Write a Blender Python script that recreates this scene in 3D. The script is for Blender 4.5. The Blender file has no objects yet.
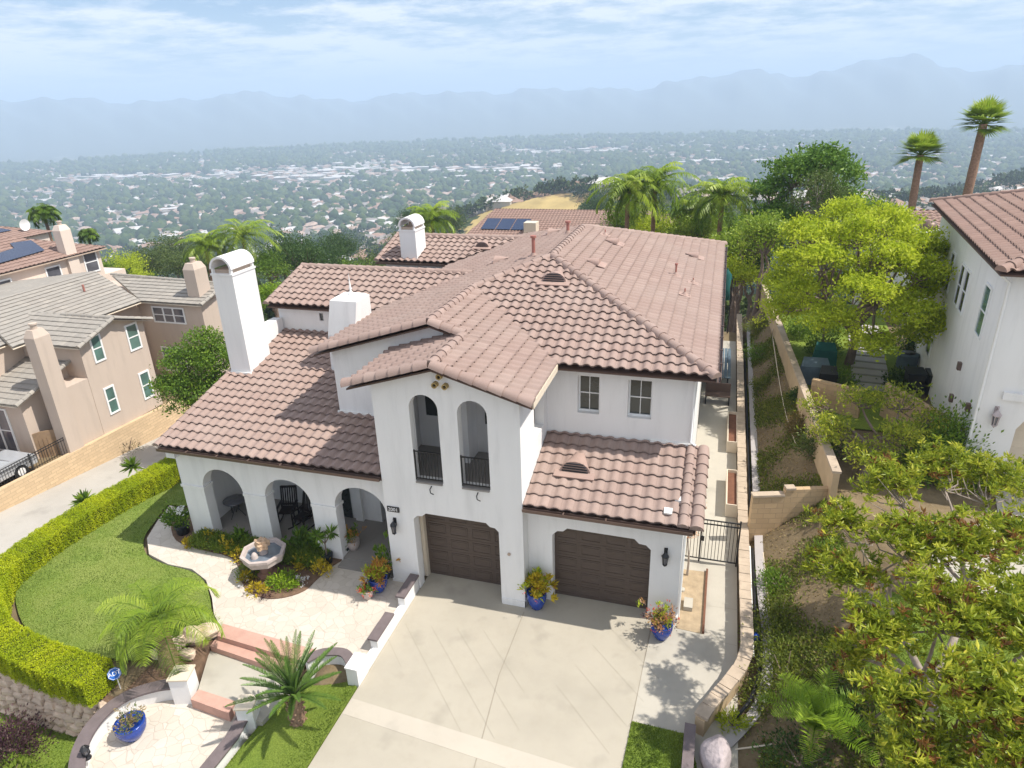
import bpy, bmesh, math, random
import numpy as np
from mathutils import Vector, Matrix
from mathutils.geometry import tessellate_polygon
random.seed(7); RNG = np.random.default_rng(7)
PI = math.pi; R_ = math.radians
scene = bpy.context.scene
COL = scene.collection

# ------------------------------------------------------------------ camera
FPX = 680.11
def cam_basis(p, y, r):
    cy, sy, cp, sp = math.cos(y), math.sin(y), math.cos(p), math.sin(p)
    f = Vector((sy*cp, cy*cp, sp)); ri = Vector((cy, -sy, 0)); up = ri.cross(f)
    c, s = math.cos(r), math.sin(r)
    return c*ri + s*up, -s*ri + c*up, f
CR, CU, CW = cam_basis(R_(-23.0323), R_(-17.4541), R_(-1.9389))
CC = Vector((0, 0, 14.5))
cam = bpy.data.cameras.new('camera'); camo = bpy.data.objects.new('camera', cam); COL.objects.link(camo)
camo.matrix_world = Matrix(((CR.x, CU.x, -CW.x, CC.x), (CR.y, CU.y, -CW.y, CC.y), (CR.z, CU.z, -CW.z, CC.z), (0, 0, 0, 1)))
cam.sensor_width = 36; cam.lens = FPX/1024*36; cam.clip_start = .1; cam.clip_end = 90000
scene.camera = camo
# survey helpers: where the sight line of a photo point meets a world plane of known height / distance
def ray(px, py): return (px-512)/FPX*CR - (py-384)/FPX*CU + CW
def az(px, py, z=0.0): d = ray(px, py); return CC + d*((z-CC.z)/d.z)
def ay(px, py, y): d = ray(px, py); return CC + d*((y-CC.y)/d.y)
def ax(px, py, x): d = ray(px, py); return CC + d*((x-CC.x)/d.x)
def xy(p): return (p[0], p[1])

# ------------------------------------------------------------------ materials
def new_mat(name):
    m = bpy.data.materials.new(name); m.use_nodes = True
    nt = m.node_tree; nt.nodes.clear()
    out = nt.nodes.new('ShaderNodeOutputMaterial')
    return m, nt, out
def N(nt, t, **kw):
    n = nt.nodes.new(t)
    for k, v in kw.items():
        if k.startswith('i_'): n.inputs[k[2:].replace('_', ' ')].default_value = v
        else: setattr(n, k, v)
    return n
def ramp(nt, fac, stops):
    r = nt.nodes.new('ShaderNodeValToRGB'); cr = r.color_ramp
    while len(cr.elements) < len(stops): cr.elements.new(.5)
    for e, (p, c) in zip(cr.elements, stops): e.position = p; e.color = (*c, 1)
    nt.links.new(fac, r.inputs[0]); return r.outputs[0]
def mixc(nt, fac, a, b, mode='MIX'):
    m = nt.nodes.new('ShaderNodeMix'); m.data_type = 'RGBA'; m.blend_type = mode
    for s, v in ((m.inputs[0], fac), (m.inputs[6], a), (m.inputs[7], b)):
        if isinstance(v, (int, float)): s.default_value = v
        elif isinstance(v, tuple): s.default_value = (*v, 1)
        else: nt.links.new(v, s)
    return m.outputs[2]
def coords(nt, kind='Object'):
    return nt.nodes.new('ShaderNodeTexCoord').outputs[kind] if kind != 'World' else nt.nodes.new('ShaderNodeNewGeometry').outputs['Position']
def noise(nt, vec, scale, detail=4, rough=.6):
    n = N(nt, 'ShaderNodeTexNoise', i_Scale=scale, i_Detail=detail, i_Roughness=rough); nt.links.new(vec, n.inputs['Vector']); return n.outputs['Fac']
def bump(nt, h, strength, dist):
    b = N(nt, 'ShaderNodeBump', i_Strength=strength, i_Distance=dist); nt.links.new(h, b.inputs['Height']); return b.outputs[0]
def princ(nt, out, col, rough=.7, normal=None, metal=0., spec=.3, **kw):
    p = nt.nodes.new('ShaderNodeBsdfPrincipled')
    if isinstance(col, tuple): p.inputs['Base Color'].default_value = (*col, 1)
    else: nt.links.new(col, p.inputs['Base Color'])
    if isinstance(rough, (int, float)): p.inputs['Roughness'].default_value = rough
    else: nt.links.new(rough, p.inputs['Roughness'])
    p.inputs['Metallic'].default_value = metal; p.inputs['Specular IOR Level'].default_value = spec
    if normal: nt.links.new(normal, p.inputs['Normal'])
    nt.links.new(p.outputs[0], out.inputs[0]); return p
def simple(name, c, rough=.7, var=.12, scale=3., bs=.25, bd=.01, bscale=40., metal=0., spec=.3, c2=None, stain=0):
    m, nt, out = new_mat(name); v = coords(nt, 'World')
    n1 = noise(nt, v, scale, 5)
    a = tuple(x*(1-var) for x in c); b = tuple(min(1, x*(1+var)) for x in (c2 or c))
    col = ramp(nt, n1, [(.3, a), (.7, b)])
    n2 = noise(nt, v, bscale, 3)
    col = mixc(nt, .25, col, mixc(nt, n2, tuple(x*.8 for x in c), tuple(min(1, x*1.2) for x in c)))
    princ(nt, out, col, rough, bump(nt, n2, bs, bd) if bs else None, metal, spec)
    return m
M = {}
# stucco with faint vertical streaks and trowel texture
def stucco(name, c):
    m, nt, out = new_mat(name); v = coords(nt, 'World')
    mp = N(nt, 'ShaderNodeMapping'); mp.inputs['Scale'].default_value = (2.5, 2.5, .35); nt.links.new(v, mp.inputs[0])
    st = noise(nt, mp.outputs[0], 1.0, 6, .65); pt = noise(nt, v, .6, 4)
    col = ramp(nt, st, [(.25, tuple(x*.86 for x in c)), (.50, c), (.8, tuple(min(1, x*1.03) for x in c))])
    col = mixc(nt, ramp(nt, pt, [(.35, (0, 0, 0)), (.75, (.5, .5, .5))]), col, tuple(x*.93 for x in c))
    bn = noise(nt, v, 55, 4)
    princ(nt, out, col, .9, bump(nt, bn, .35, .012), spec=.15); return m
M['white'] = stucco('white_stucco', (.79, .78, .765))
M['tan'] = stucco('tan_stucco', (.54, .445, .37))
M['pink'] = stucco('pink_stucco', (.68, .575, .49))
M['trimwhite'] = simple('white_trim', (.8, .8, .79), .5, .03, bs=.05)
# roof tiles: one tint per tile (uv counts tiles), darker along its lower and side edges, patchy weathering over that
def tiles(name, base, base2, lich):
    m, nt, out = new_mat(name)
    uv = coords(nt, 'UV')
    fl = N(nt, 'ShaderNodeVectorMath', operation='FLOOR'); nt.links.new(uv, fl.inputs[0])
    wn = N(nt, 'ShaderNodeTexWhiteNoise', noise_dimensions='2D'); nt.links.new(fl.outputs[0], wn.inputs[0])
    col = ramp(nt, wn.outputs[0], [(0, tuple(x*.93 for x in base)), (.5, base), (.9, tuple((x+y)/2 for x, y in zip(base, base2))), (1, base2)])
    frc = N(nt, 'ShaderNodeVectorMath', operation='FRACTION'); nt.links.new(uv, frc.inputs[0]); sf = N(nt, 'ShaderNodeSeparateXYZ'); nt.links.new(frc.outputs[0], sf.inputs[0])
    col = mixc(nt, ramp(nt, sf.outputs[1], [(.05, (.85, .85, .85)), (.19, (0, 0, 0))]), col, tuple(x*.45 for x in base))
    col = mixc(nt, ramp(nt, sf.outputs[0], [(.03, (.5, .5, .5)), (.12, (0, 0, 0))]), col, tuple(x*.5 for x in base))
    v = coords(nt, 'World')
    w = noise(nt, v, .45, 5); col = mixc(nt, ramp(nt, w, [(.4, (0, 0, 0)), (.75, (.6, .6, .6))]), col, lich)
    g = noise(nt, v, 30, 4); col = mixc(nt, .3, col, mixc(nt, g, tuple(x*.6 for x in base), tuple(min(1, x*1.4) for x in base2)))
    princ(nt, out, col, .8, bump(nt, g, .3, .008), spec=.25); return m
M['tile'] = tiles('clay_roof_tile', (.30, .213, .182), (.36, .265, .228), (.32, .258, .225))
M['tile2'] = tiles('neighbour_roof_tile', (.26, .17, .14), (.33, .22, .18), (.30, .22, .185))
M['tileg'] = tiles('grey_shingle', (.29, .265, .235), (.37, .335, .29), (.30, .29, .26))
M['fascia'] = simple('brown_fascia', (.10, .06, .045), .6, .15)
M['soffit'] = simple('soffit_board', (.42, .33, .26), .8, .1)
M['gutter'] = simple('gutter_metal', (.16, .11, .09), .45, .1, metal=.3)
M['cream'] = simple('cream_paint', (.66, .57, .45), .6, .06)
M['flash'] = simple('white_flashing', (.8, .79, .76), .5, .05)
M['pipe'] = simple('painted_vent_pipe', (.36, .15, .12), .6, .15)
M['ventpaint'] = simple('vent_paint', (.37, .26, .22), .7, .1)
M['black'] = simple('black_metal', (.015, .015, .017), .4, .1, bs=0, spec=.5)
M['dark'] = simple('dark_void', (.03, .03, .035), .8, .1, bs=0)
M['glassdark'] = None
def glassy(name, c):
    m, nt, out = new_mat(name); v = coords(nt, 'World')
    n = noise(nt, v, 1.3, 3); col = ramp(nt, n, [(.35, tuple(x*.6 for x in c)), (.65, c)])
    princ(nt, out, col, .08, None, 0, .8); return m
M['glass'] = glassy('window_glass', (.03, .036, .034))
M['glassg'] = glassy('green_window_glass', (.12, .22, .19))
M['glassb'] = glassy('grey_window_glass', (.13, .13, .15))
M['solar'] = None
def solar():
    m, nt, out = new_mat('solar_cells'); uv = coords(nt, 'World')
    b = N(nt, 'ShaderNodeTexBrick', i_Scale=3.0); b.offset = 0
    b.inputs['Color1'].default_value = (.018, .03, .07, 1); b.inputs['Color2'].default_value = (.022, .036, .08, 1); b.inputs['Mortar'].default_value = (.12, .15, .2, 1)
    b.inputs['Mortar Size'].default_value = .012; nt.links.new(uv, b.inputs[0])
    princ(nt, out, b.outputs[0], .15, None, 0, .7); return m
M['solar'] = solar()
def garage():
    m, nt, out = new_mat('garage_door_paint'); v = coords(nt, 'World')
    mp = N(nt, 'ShaderNodeMapping'); mp.inputs['Scale'].default_value = (3, 3, 40); nt.links.new(v, mp.inputs[0])
    n = noise(nt, mp.outputs[0], 1, 4); col = ramp(nt, n, [(.3, (.08, .058, .046)), (.7, (.115, .085, .068))])
    princ(nt, out, col, .5, bump(nt, n, .15, .004)); return m
M['gdoor'] = garage()
def concrete(name, c, s=1.0):
    m, nt, out = new_mat(name); v = coords(nt, 'World')
    big = noise(nt, v, .35*s, 6, .6); mid = noise(nt, v, 2.2*s, 6, .7); fine = noise(nt, v, 60, 3)
    col = ramp(nt, big, [(.3, tuple(x*.86 for x in c)), (.5, c), (.7, tuple(min(1, x*1.08) for x in c))])
    col = mixc(nt, ramp(nt, mid, [(.5, (0, 0, 0)), (.8, (.45, .45, .45))]), col, tuple(x*f for x, f in zip(c, (.82, .8, .76))))
    st = noise(nt, v, .9*s, 3, .5); col = mixc(nt, ramp(nt, st, [(.60, (0, 0, 0)), (.72, (.5, .5, .5))]), col, tuple(x*f for x, f in zip(c, (.66, .66, .66))))
    col = mixc(nt, .16, col, mixc(nt, fine, tuple(x*.6 for x in c), tuple(min(1, x*1.3) for x in c)))
    princ(nt, out, col, .85, bump(nt, fine, .15, .004), spec=.2); return m
M['drive'] = concrete('driveway_concrete', (.405, .368, .30))
M['path'] = concrete('path_concrete', (.43, .40, .34))
M['roadc'] = concrete('pale_road_concrete', (.42, .395, .355))
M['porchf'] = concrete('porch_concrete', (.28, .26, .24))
M['joint'] = simple('joint_sand', (.30, .265, .21), .9, .1)
M['band'] = concrete('exposed_band', (.47, .425, .355))
def stamped():
    m, nt, out = new_mat('stamped_concrete'); v = coords(nt, 'World')
    d = N(nt, 'ShaderNodeTexNoise', i_Scale=1.5, i_Detail=2); nt.links.new(v, d.inputs[0])
    mv = N(nt, 'ShaderNodeVectorMath', operation='MULTIPLY_ADD'); nt.links.new(d.outputs[1], mv.inputs[0]); mv.inputs[1].default_value = (.35, .35, 0); nt.links.new(v, mv.inputs[2])
    fz = N(nt, 'ShaderNodeVectorMath', operation='MULTIPLY'); nt.links.new(mv.outputs[0], fz.inputs[0]); fz.inputs[1].default_value = (1, 1, 0)
    e = N(nt, 'ShaderNodeTexVoronoi', feature='DISTANCE_TO_EDGE', i_Scale=3.3); nt.links.new(fz.outputs[0], e.inputs[0])
    c = N(nt, 'ShaderNodeTexVoronoi', i_Scale=3.3); nt.links.new(fz.outputs[0], c.inputs[0])
    sep = N(nt, 'ShaderNodeSeparateColor'); nt.links.new(c.outputs['Color'], sep.inputs[0])
    col = ramp(nt, sep.outputs[0], [(0, (.52, .465, .395)), (.5, (.56, .50, .43)), (1, (.59, .53, .46))])
    n = noise(nt, v, 2.5, 5); col = mixc(nt, ramp(nt, n, [(.45, (0, 0, 0)), (.8, (.5, .5, .5))]), col, (.46, .40, .34))
    edge = ramp(nt, e.outputs[0], [(0, (0, 0, 0)), (.03, (1, 1, 1))])
    col = mixc(nt, edge, (.44, .375, .31), col)
    princ(nt, out, col, .75, bump(nt, edge, .5, .01), spec=.25); return m
M['stamp'] = stamped()
M['pinkstep'] = simple('pink_paving', (.50, .30, .24), .85, .12, scale=4)
M['cap'] = simple('dark_cap_stone', (.155, .125, .125), .7, .15, scale=5)
M['soil'] = simple('brown_soil', (.16, .10, .065), .95, .35, scale=6, bs=.6, bd=.03, bscale=25)
def block(name, c, mort, sc=(1, 1, 1), bw=.42, rh=.2, rot=0):
    m, nt, out = new_mat(name); uv = coords(nt, 'UV')
    b = N(nt, 'ShaderNodeTexBrick', i_Scale=1.0); b.inputs['Brick Width'].default_value = bw; b.inputs['Row Height'].default_value = rh
    b.inputs['Color1'].default_value = (*[x*.88 for x in c], 1); b.inputs['Color2'].default_value = (*[min(1, x*1.1) for x in c], 1)
    b.inputs['Mortar'].default_value = (*mort, 1); b.inputs['Mortar Size'].default_value = .012; b.inputs['Mortar Smooth'].default_value = .3
    nt.links.new(uv, b.inputs[0]); v = coords(nt, 'World')
    n = noise(nt, v, 1.1, 5); col = mixc(nt, ramp(nt, n, [(.4, (0, 0, 0)), (.8, (.5, .5, .5))]), b.outputs[0], tuple(x*.75 for x in c))
    f = noise(nt, v, 30, 4); col = mixc(nt, .22, col, mixc(nt, f, tuple(x*.6 for x in c), tuple(min(1, x*1.4) for x in c)))
    inv = N(nt, 'ShaderNodeMath', operation='SUBTRACT'); inv.inputs[0].default_value = 1; nt.links.new(b.outputs['Fac'], inv.inputs[1])
    princ(nt, out, col, .9, bump(nt, inv.outputs[0], .6, .012), spec=.15); return m
M['block'] = block('tan_block', (.52, .37, .22), (.36, .27, .17))
M['block2'] = block('garden_block', (.62, .46, .29), (.45, .34, .22), bw=.45, rh=.16)
M['tanwall'] = simple('tan_wall_render', (.47, .35, .22), .9, .15, scale=1.5)
M['capt'] = simple('tan_cap_block', (.43, .345, .26), .9, .2, scale=3)
M['rock'] = simple('split_rock', (.60, .47, .36), .9, .3, scale=3, bs=.7, bd=.04, bscale=9)
M['boulder'] = simple('granite_boulder', (.42, .36, .36), .85, .25, scale=3, bs=.6, bd=.03, bscale=12)
M['blue'] = simple('cobalt_glaze', (.012, .05, .30), .15, .3, scale=6, bs=0, spec=.6)
M['bluesign'] = simple('blue_sign_enamel', (.02, .12, .45), .3, .05, bs=0)
M['terracotta'] = simple('terracotta', (.45, .24, .13), .8, .2)
M['brass'] = simple('yellow_clay_tube', (.42, .30, .12), .7, .2)
M['blackpot'] = simple('black_plastic_pot', (.02, .025, .03), .4, .1, bs=0)
M['rust'] = simple('corten_rust', (.16, .07, .04), .8, .3, scale=5)
M['wooddark'] = simple('dark_stained_wood', (.018, .012, .012), .45, .2, bs=.1)
M['wood'] = simple('weathered_wood', (.30, .20, .12), .8, .25, scale=3)
M['teal'] = simple('teal_canvas', (.015, .10, .09), .8, .2)
M['bluecover'] = simple('slate_blue_cover', (.10, .14, .17), .7, .2)
M['stonef'] = simple('cast_stone_fountain', (.47, .40, .37), .8, .2, scale=6, bs=.4, bd=.01)
M['stonet'] = simple('rough_fountain_stone', (.55, .38, .25), .9, .3, scale=10, bs=.8, bd=.03, bscale=18)
M['fired'] = simple('fountain_pedestal', (.27, .15, .115), .85, .2, scale=6)
M['water'] = glassy('fountain_water', (.19, .23, .28))
M['carw'] = simple('silver_car_paint', (.55, .57, .60), .25, .03, bs=0, metal=.4, spec=.6)
M['carr'] = simple('dark_red_car_paint', (.14, .03, .03), .2, .03, bs=0, spec=.6)
M['rubber'] = simple('tyre_rubber', (.02, .02, .02), .8, .1)
M['pathslab'] = concrete('grey_step_slab', (.40, .37, .36))
M['bark'] = simple('tree_bark', (.20, .15, .12), .9, .3, scale=5, bs=.7, bd=.03, bscale=15)
M['barkpale'] = simple('pale_bark', (.30, .25, .21), .9, .3, scale=6, bs=.6, bd=.02, bscale=15)
M['barkpalm'] = simple('palm_trunk_bark', (.30, .19, .13), .95, .35, scale=8, bs=.8, bd=.05, bscale=12)
def lawn(name, a, b, c):
    m, nt, out = new_mat(name); v = coords(nt, 'World')
    n0 = noise(nt, v, .75, 5); n1 = noise(nt, v, 2.6, 6, .75); n2 = noise(nt, v, 26, 5, .8)
    col = ramp(nt, n1, [(.3, a), (.55, b), (.8, c)])
    col = mixc(nt, ramp(nt, n0, [(.42, (0, 0, 0)), (.62, (.8, .8, .8))]), col, c)
    col = mixc(nt, .55, col, mixc(nt, ramp(nt, n2, [(.35, (0, 0, 0)), (.65, (1, 1, 1))]), tuple(x*.45 for x in a), tuple(x*1.35 for x in c)))
    princ(nt, out, col, .9, bump(nt, n2, .9, .04), spec=.1); return m
M['lawn'] = lawn('mown_lawn', (.09, .17, .02), (.14, .23, .03), (.26, .30, .08))
M['lawn2'] = lawn('green_lawn', (.09, .16, .022), (.14, .22, .028), (.22, .28, .05))
def leafmat(name, stops, trans=.35, gloss=.5):
    m, nt, out = new_mat(name)
    at = N(nt, 'ShaderNodeAttribute', attribute_name='tint')
    col = ramp(nt, at.outputs['Fac'], stops)
    p = nt.nodes.new('ShaderNodeBsdfPrincipled'); nt.links.new(col, p.inputs['Base Color']); p.inputs['Roughness'].default_value = gloss; p.inputs['Specular IOR Level'].default_value = .3
    t = nt.nodes.new('ShaderNodeBsdfTranslucent'); tc = mixc(nt, .5, col, (.5, .6, .05), 'MULTIPLY')
    tc = mixc(nt, .6, col, tc); nt.links.new(col, t.inputs[0])
    mx = nt.nodes.new('ShaderNodeMixShader'); mx.inputs[0].default_value = trans
    nt.links.new(p.outputs[0], mx.inputs[1]); nt.links.new(t.outputs[0], mx.inputs[2]); nt.links.new(mx.outputs[0], out.inputs[0]); return m
def lm(key, a, b, c, **k): M[key] = leafmat(key.replace('_', ' ')+'_leaves', [(0, a), (.5, b), (1, c)], **k)
lm('l_hedge', (.24, .33, .010), (.42, .50, .012), (.58, .61, .02), trans=.35)
lm('l_yellow', (.20, .28, .018), (.46, .55, .03), (.70, .74, .08), trans=.5)
lm('l_mid', (.06, .13, .014), (.13, .23, .022), (.25, .35, .035))
lm('l_dark', (.028, .065, .014), (.055, .11, .022), (.11, .18, .035))
lm('l_olive', (.05, .085, .022), (.10, .145, .035), (.18, .23, .06))
lm('l_mag', (.08, .14, .014), (.32, .38, .028), (.68, .64, .08), gloss=.4, trans=.4)
lm('l_red', (.12, .05, .015), (.25, .11, .03), (.36, .20, .06))
lm('l_palm', (.10, .19, .015), (.27, .38, .035), (.52, .60, .10), gloss=.4, trans=.4)
lm('l_fan', (.12, .20, .02), (.26, .38, .035), (.45, .52, .08), gloss=.4, trans=.45)
lm('l_cycad', (.05, .11, .02), (.11, .20, .035), (.20, .30, .06), gloss=.35)
lm('l_grassy', (.09, .15, .015), (.17, .25, .025), (.29, .36, .06))
lm('l_lime', (.12, .22, .01), (.22, .35, .02), (.38, .50, .04))
lm('l_gold', (.35, .28, .015), (.55, .42, .02), (.68, .55, .05))
lm('l_purple', (.05, .02, .03), (.10, .05, .06), (.18, .10, .10))
lm('l_croton', (.45, .30, .03), (.45, .17, .06), (.60, .42, .06))
lm('l_orange', (.40, .30, .05), (.55, .25, .12), (.65, .45, .30))
lm('l_white', (.7, .7, .68), (.8, .8, .8), (.85, .85, .85))
lm('l_redfl', (.5, .03, .03), (.6, .08, .06), (.65, .2, .1))
lm('l_dry', (.25, .19, .09), (.35, .27, .12), (.45, .36, .17))
lm('l_cover', (.08, .12, .015), (.16, .20, .025), (.28, .30, .05))

# ------------------------------------------------------------------ mesh helpers
ORG = {}
def org(o): return ORG.get(o.name, Vector((0, 0, 0))) if o else Vector((0, 0, 0))
def props(o, label=None, cat=None, group=None, kind=None):
    if label: o['label'] = label
    if cat: o['category'] = cat
    if group: o['group'] = group
    if kind: o['kind'] = kind
    return o
def thing(name, label, cat, loc=(0, 0, 0), rot=0, group=None, scale=1):
    o = bpy.data.objects.new(name, None); COL.objects.link(o); o.empty_display_size = .2
    o.location = loc; o.rotation_euler = (0, 0, rot); o.scale = (scale,)*3; ORG[o.name] = Vector(loc)
    return props(o, label, cat, group)
class MB:
    def __init__(s): s.v = []; s.f = []; s.mi = []; s.uv = {}; s.sm = []
    def add(s, vs, fs, mi=0, smooth=False, uvs=None):
        b = len(s.v); s.v += [tuple(v) for v in vs]
        for k, f in enumerate(fs):
            if uvs: s.uv[len(s.f)] = uvs[k]
            s.f.append(tuple(b+i for i in f)); s.mi.append(mi); s.sm.append(smooth)
        return s
    def box(s, x0, y0, z0, x1, y1, z1, mi=0):
        v = [(x0, y0, z0), (x1, y0, z0), (x1, y1, z0), (x0, y1, z0), (x0, y0, z1), (x1, y0, z1), (x1, y1, z1), (x0, y1, z1)]
        return s.add(v, [(0, 3, 2, 1), (4, 5, 6, 7), (0, 1, 5, 4), (1, 2, 6, 5), (2, 3, 7, 6), (3, 0, 4, 7)], mi)
    def obox(s, c, h, rz=0, rx=0, ry=0, mi=0):
        m = Matrix.Rotation(rz, 3, 'Z') @ Matrix.Rotation(ry, 3, 'Y') @ Matrix.Rotation(rx, 3, 'X')
        v = [Vector(c) + m @ Vector((a*h[0], b*h[1], d*h[2])) for d in (-1, 1) for a, b in ((-1, -1), (1, -1), (1, 1), (-1, 1))]
        return s.add(v, [(0, 3, 2, 1), (4, 5, 6, 7), (0, 1, 5, 4), (1, 2, 6, 5), (2, 3, 7, 6), (3, 0, 4, 7)], mi)
    def beam(s, a, b, w, h=None, mi=0):
        a, b = Vector(a), Vector(b); d = (b-a).normalized(); h = h or w
        u = Vector((0, 0, 1)) if abs(d.z) < .95 else Vector((0, 1, 0))
        x = d.cross(u).normalized(); y = x.cross(d)
        v = [p + x*i*w/2 + y*j*h/2 for p in (a, b) for i, j in ((-1, -1), (1, -1), (1, 1), (-1, 1))]
        return s.add(v, [(0, 3, 2, 1), (4, 5, 6, 7), (0, 1, 5, 4), (1, 2, 6, 5), (2, 3, 7, 6), (3, 0, 4, 7)], mi)
    def tube(s, pts, rs, n=8, mi=0, caps=True):
        pts = [Vector(p) for p in pts]; rs = rs if isinstance(rs, (list, tuple)) else [rs]*len(pts)
        vs = []; fs = []; ref = None
        for i, p in enumerate(pts):
            d = (pts[min(i+1, len(pts)-1)] - pts[max(i-1, 0)]).normalized()
            if ref is None: ref = Vector((1, 0, 0)) if abs(d.x) < .9 else Vector((0, 1, 0))
            x = (ref - d*ref.dot(d)).normalized(); ref = x; y = d.cross(x)
            vs += [p + (x*math.cos(2*PI*k/n) + y*math.sin(2*PI*k/n))*rs[i] for k in range(n)]
        for i in range(len(pts)-1):
            for k in range(n):
                fs.append((i*n+k, i*n+(k+1) % n, (i+1)*n+(k+1) % n, (i+1)*n+k))
        s.add(vs, fs, mi, True)
        if caps:
            s.add(vs[:n], [tuple(range(n))[::-1]], mi); s.add(vs[-n:], [tuple(range(n))], mi)
        return s
    def lathe(s, prof, c=(0, 0, 0), n=20, mi=0, smooth=True):
        vs = []; fs = []
        for r, z in prof: vs += [(c[0]+r*math.cos(2*PI*k/n), c[1]+r*math.sin(2*PI*k/n), c[2]+z) for k in range(n)]
        for i in range(len(prof)-1):
            for k in range(n): fs.append((i*n+k, i*n+(k+1) % n, (i+1)*n+(k+1) % n, (i+1)*n+k))
        return s.add(vs, fs, mi, smooth)
    def prism(s, poly, z0, z1, mi=0, holes=()):
        """poly: 2-D points; z0,z1 numbers or functions of (x,y)"""
        f0 = z0 if callable(z0) else (lambda x, y: z0); f1 = z1 if callable(z1) else (lambda x, y: z1)
        if sum(poly[i][0]*poly[(i+1) % len(poly)][1]-poly[(i+1) % len(poly)][0]*poly[i][1] for i in range(len(poly))) < 0: poly = poly[::-1]
        loops = [poly]+list(holes); allp = [p for l in loops for p in l]
        tri = tessellate_polygon([[Vector((p[0], p[1], 0)) for p in l] for l in loops]); n = len(allp)
        def ccw(t):
            a, b, c = (allp[i] for i in t)
            return t if (b[0]-a[0])*(c[1]-a[1])-(b[1]-a[1])*(c[0]-a[0]) > 0 else t[::-1]
        tri = [ccw(tuple(t)) for t in tri]
        vs = [(x, y, f1(x, y)) for x, y in allp] + [(x, y, f0(x, y)) for x, y in allp]
        fs = tri + [tuple(i+n for i in t[::-1]) for t in tri]; b = 0
        for l in loops:
            k = len(l)
            for i in range(k): fs.append((b+i, b+i+n, b+(i+1) % k+n, b+(i+1) % k))
            b += k
        return s.add(vs, fs, mi)
    def pieces(s):
        par = list(range(len(s.v)))
        def fd(i):
            while par[i] != i: par[i] = par[par[i]]; i = par[i]
            return i
        for f in s.f:
            for k in f[1:]: par[fd(k)] = fd(f[0])
        g = {}
        for i, p in enumerate(s.v): g.setdefault(fd(i), []).append(p)
        bb = [[r, [min(p[k] for p in ps)-.06 for k in range(3)], [max(p[k] for p in ps)+.06 for k in range(3)], {r}] for r, ps in g.items()]
        ch_ = True
        while ch_:
            ch_ = False; out = []
            for b in bb:
                for o in out:
                    if all(b[1][k] <= o[2][k] and o[1][k] <= b[2][k] for k in range(3)):
                        o[1] = [min(x, y) for x, y in zip(o[1], b[1])]; o[2] = [max(x, y) for x, y in zip(o[2], b[2])]; o[3] |= b[3]; ch_ = True; break
                else: out.append(b)
            bb = out
        if len(bb) < 2: return [s]
        res = []
        for b in bb:
            q = MB(); mp = {}
            for n_, f in enumerate(s.f):
                if fd(f[0]) in b[3]:
                    for k in f:
                        if k not in mp: mp[k] = len(q.v); q.v.append(s.v[k])
                    if n_ in s.uv: q.uv[len(q.f)] = s.uv[n_]
                    q.f.append(tuple(mp[k] for k in f)); q.mi.append(s.mi[n_]); q.sm.append(s.sm[n_])
            res.append(q)
        return res
    SPLIT = {'ridge_tile', 'wall', 'downspout', 'impost_moulding', 'plinth', 'door_frame', 'jamb', 'flashing', 'wing_wall', 'gable_infill', 'balcony_wall', 'balcony_window', 'wall_fitting', 'roof_deck', 'fascia', 'cap_block', 'porch_wall', 'wall_end', 'gutter', 'box', 'board'}
    def build(s, name, mat, parent=None, at=None, label=None, recalc=True, **pr):
        if name in MB.SPLIT and parent is not None:
            ps = s.pieces()
            if len(ps) > 1:
                for q in ps: o = q._build(name, mat, parent, at, label, recalc, **pr)
                return o
        return s._build(name, mat, parent, at, label, recalc, **pr)
    def _build(s, name, mat, parent=None, at=None, label=None, recalc=True, **pr):
        """vertices are world coordinates unless the parent is local (then already local)"""
        o0 = Vector(at) if at is not None else (org(parent) if parent else Vector((0, 0, 0)))
        me = bpy.data.meshes.new(name); me.from_pydata([(v[0]-o0[0], v[1]-o0[1], v[2]-o0[2]) for v in s.v], [], s.f)
        for m in (mat if isinstance(mat, (list, tuple)) else [mat]): me.materials.append(m)
        me.polygons.foreach_set('material_index', s.mi); me.polygons.foreach_set('use_smooth', s.sm)
        if s.uv:
            uvl = me.uv_layers.new(name='UVMap')
            for p in me.polygons:
                if p.index in s.uv:
                    for li, c in zip(p.loop_indices, s.uv[p.index]): uvl.data[li].uv = c
        if recalc:
            bm = bmesh.new(); bm.from_mesh(me); bmesh.ops.recalc_face_normals(bm, faces=bm.faces); bm.to_mesh(me); bm.free()
        me.update()
        o = bpy.data.objects.new(name, me); COL.objects.link(o)
        if parent: o.parent = parent; ORG[o.name] = org(parent)
        else: o.location = o0; ORG[o.name] = o0
        if label: o['label'] = label
        if pr: props(o, **pr)
        return o
def fix_props(o, label, cat=None, group=None, kind=None): return props(o, label, cat, group, kind)
def structure(name, mb, mat, at=None, **k):
    o = mb.build(name, mat, None, at, **k); o['kind'] = 'structure'; return o
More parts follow.
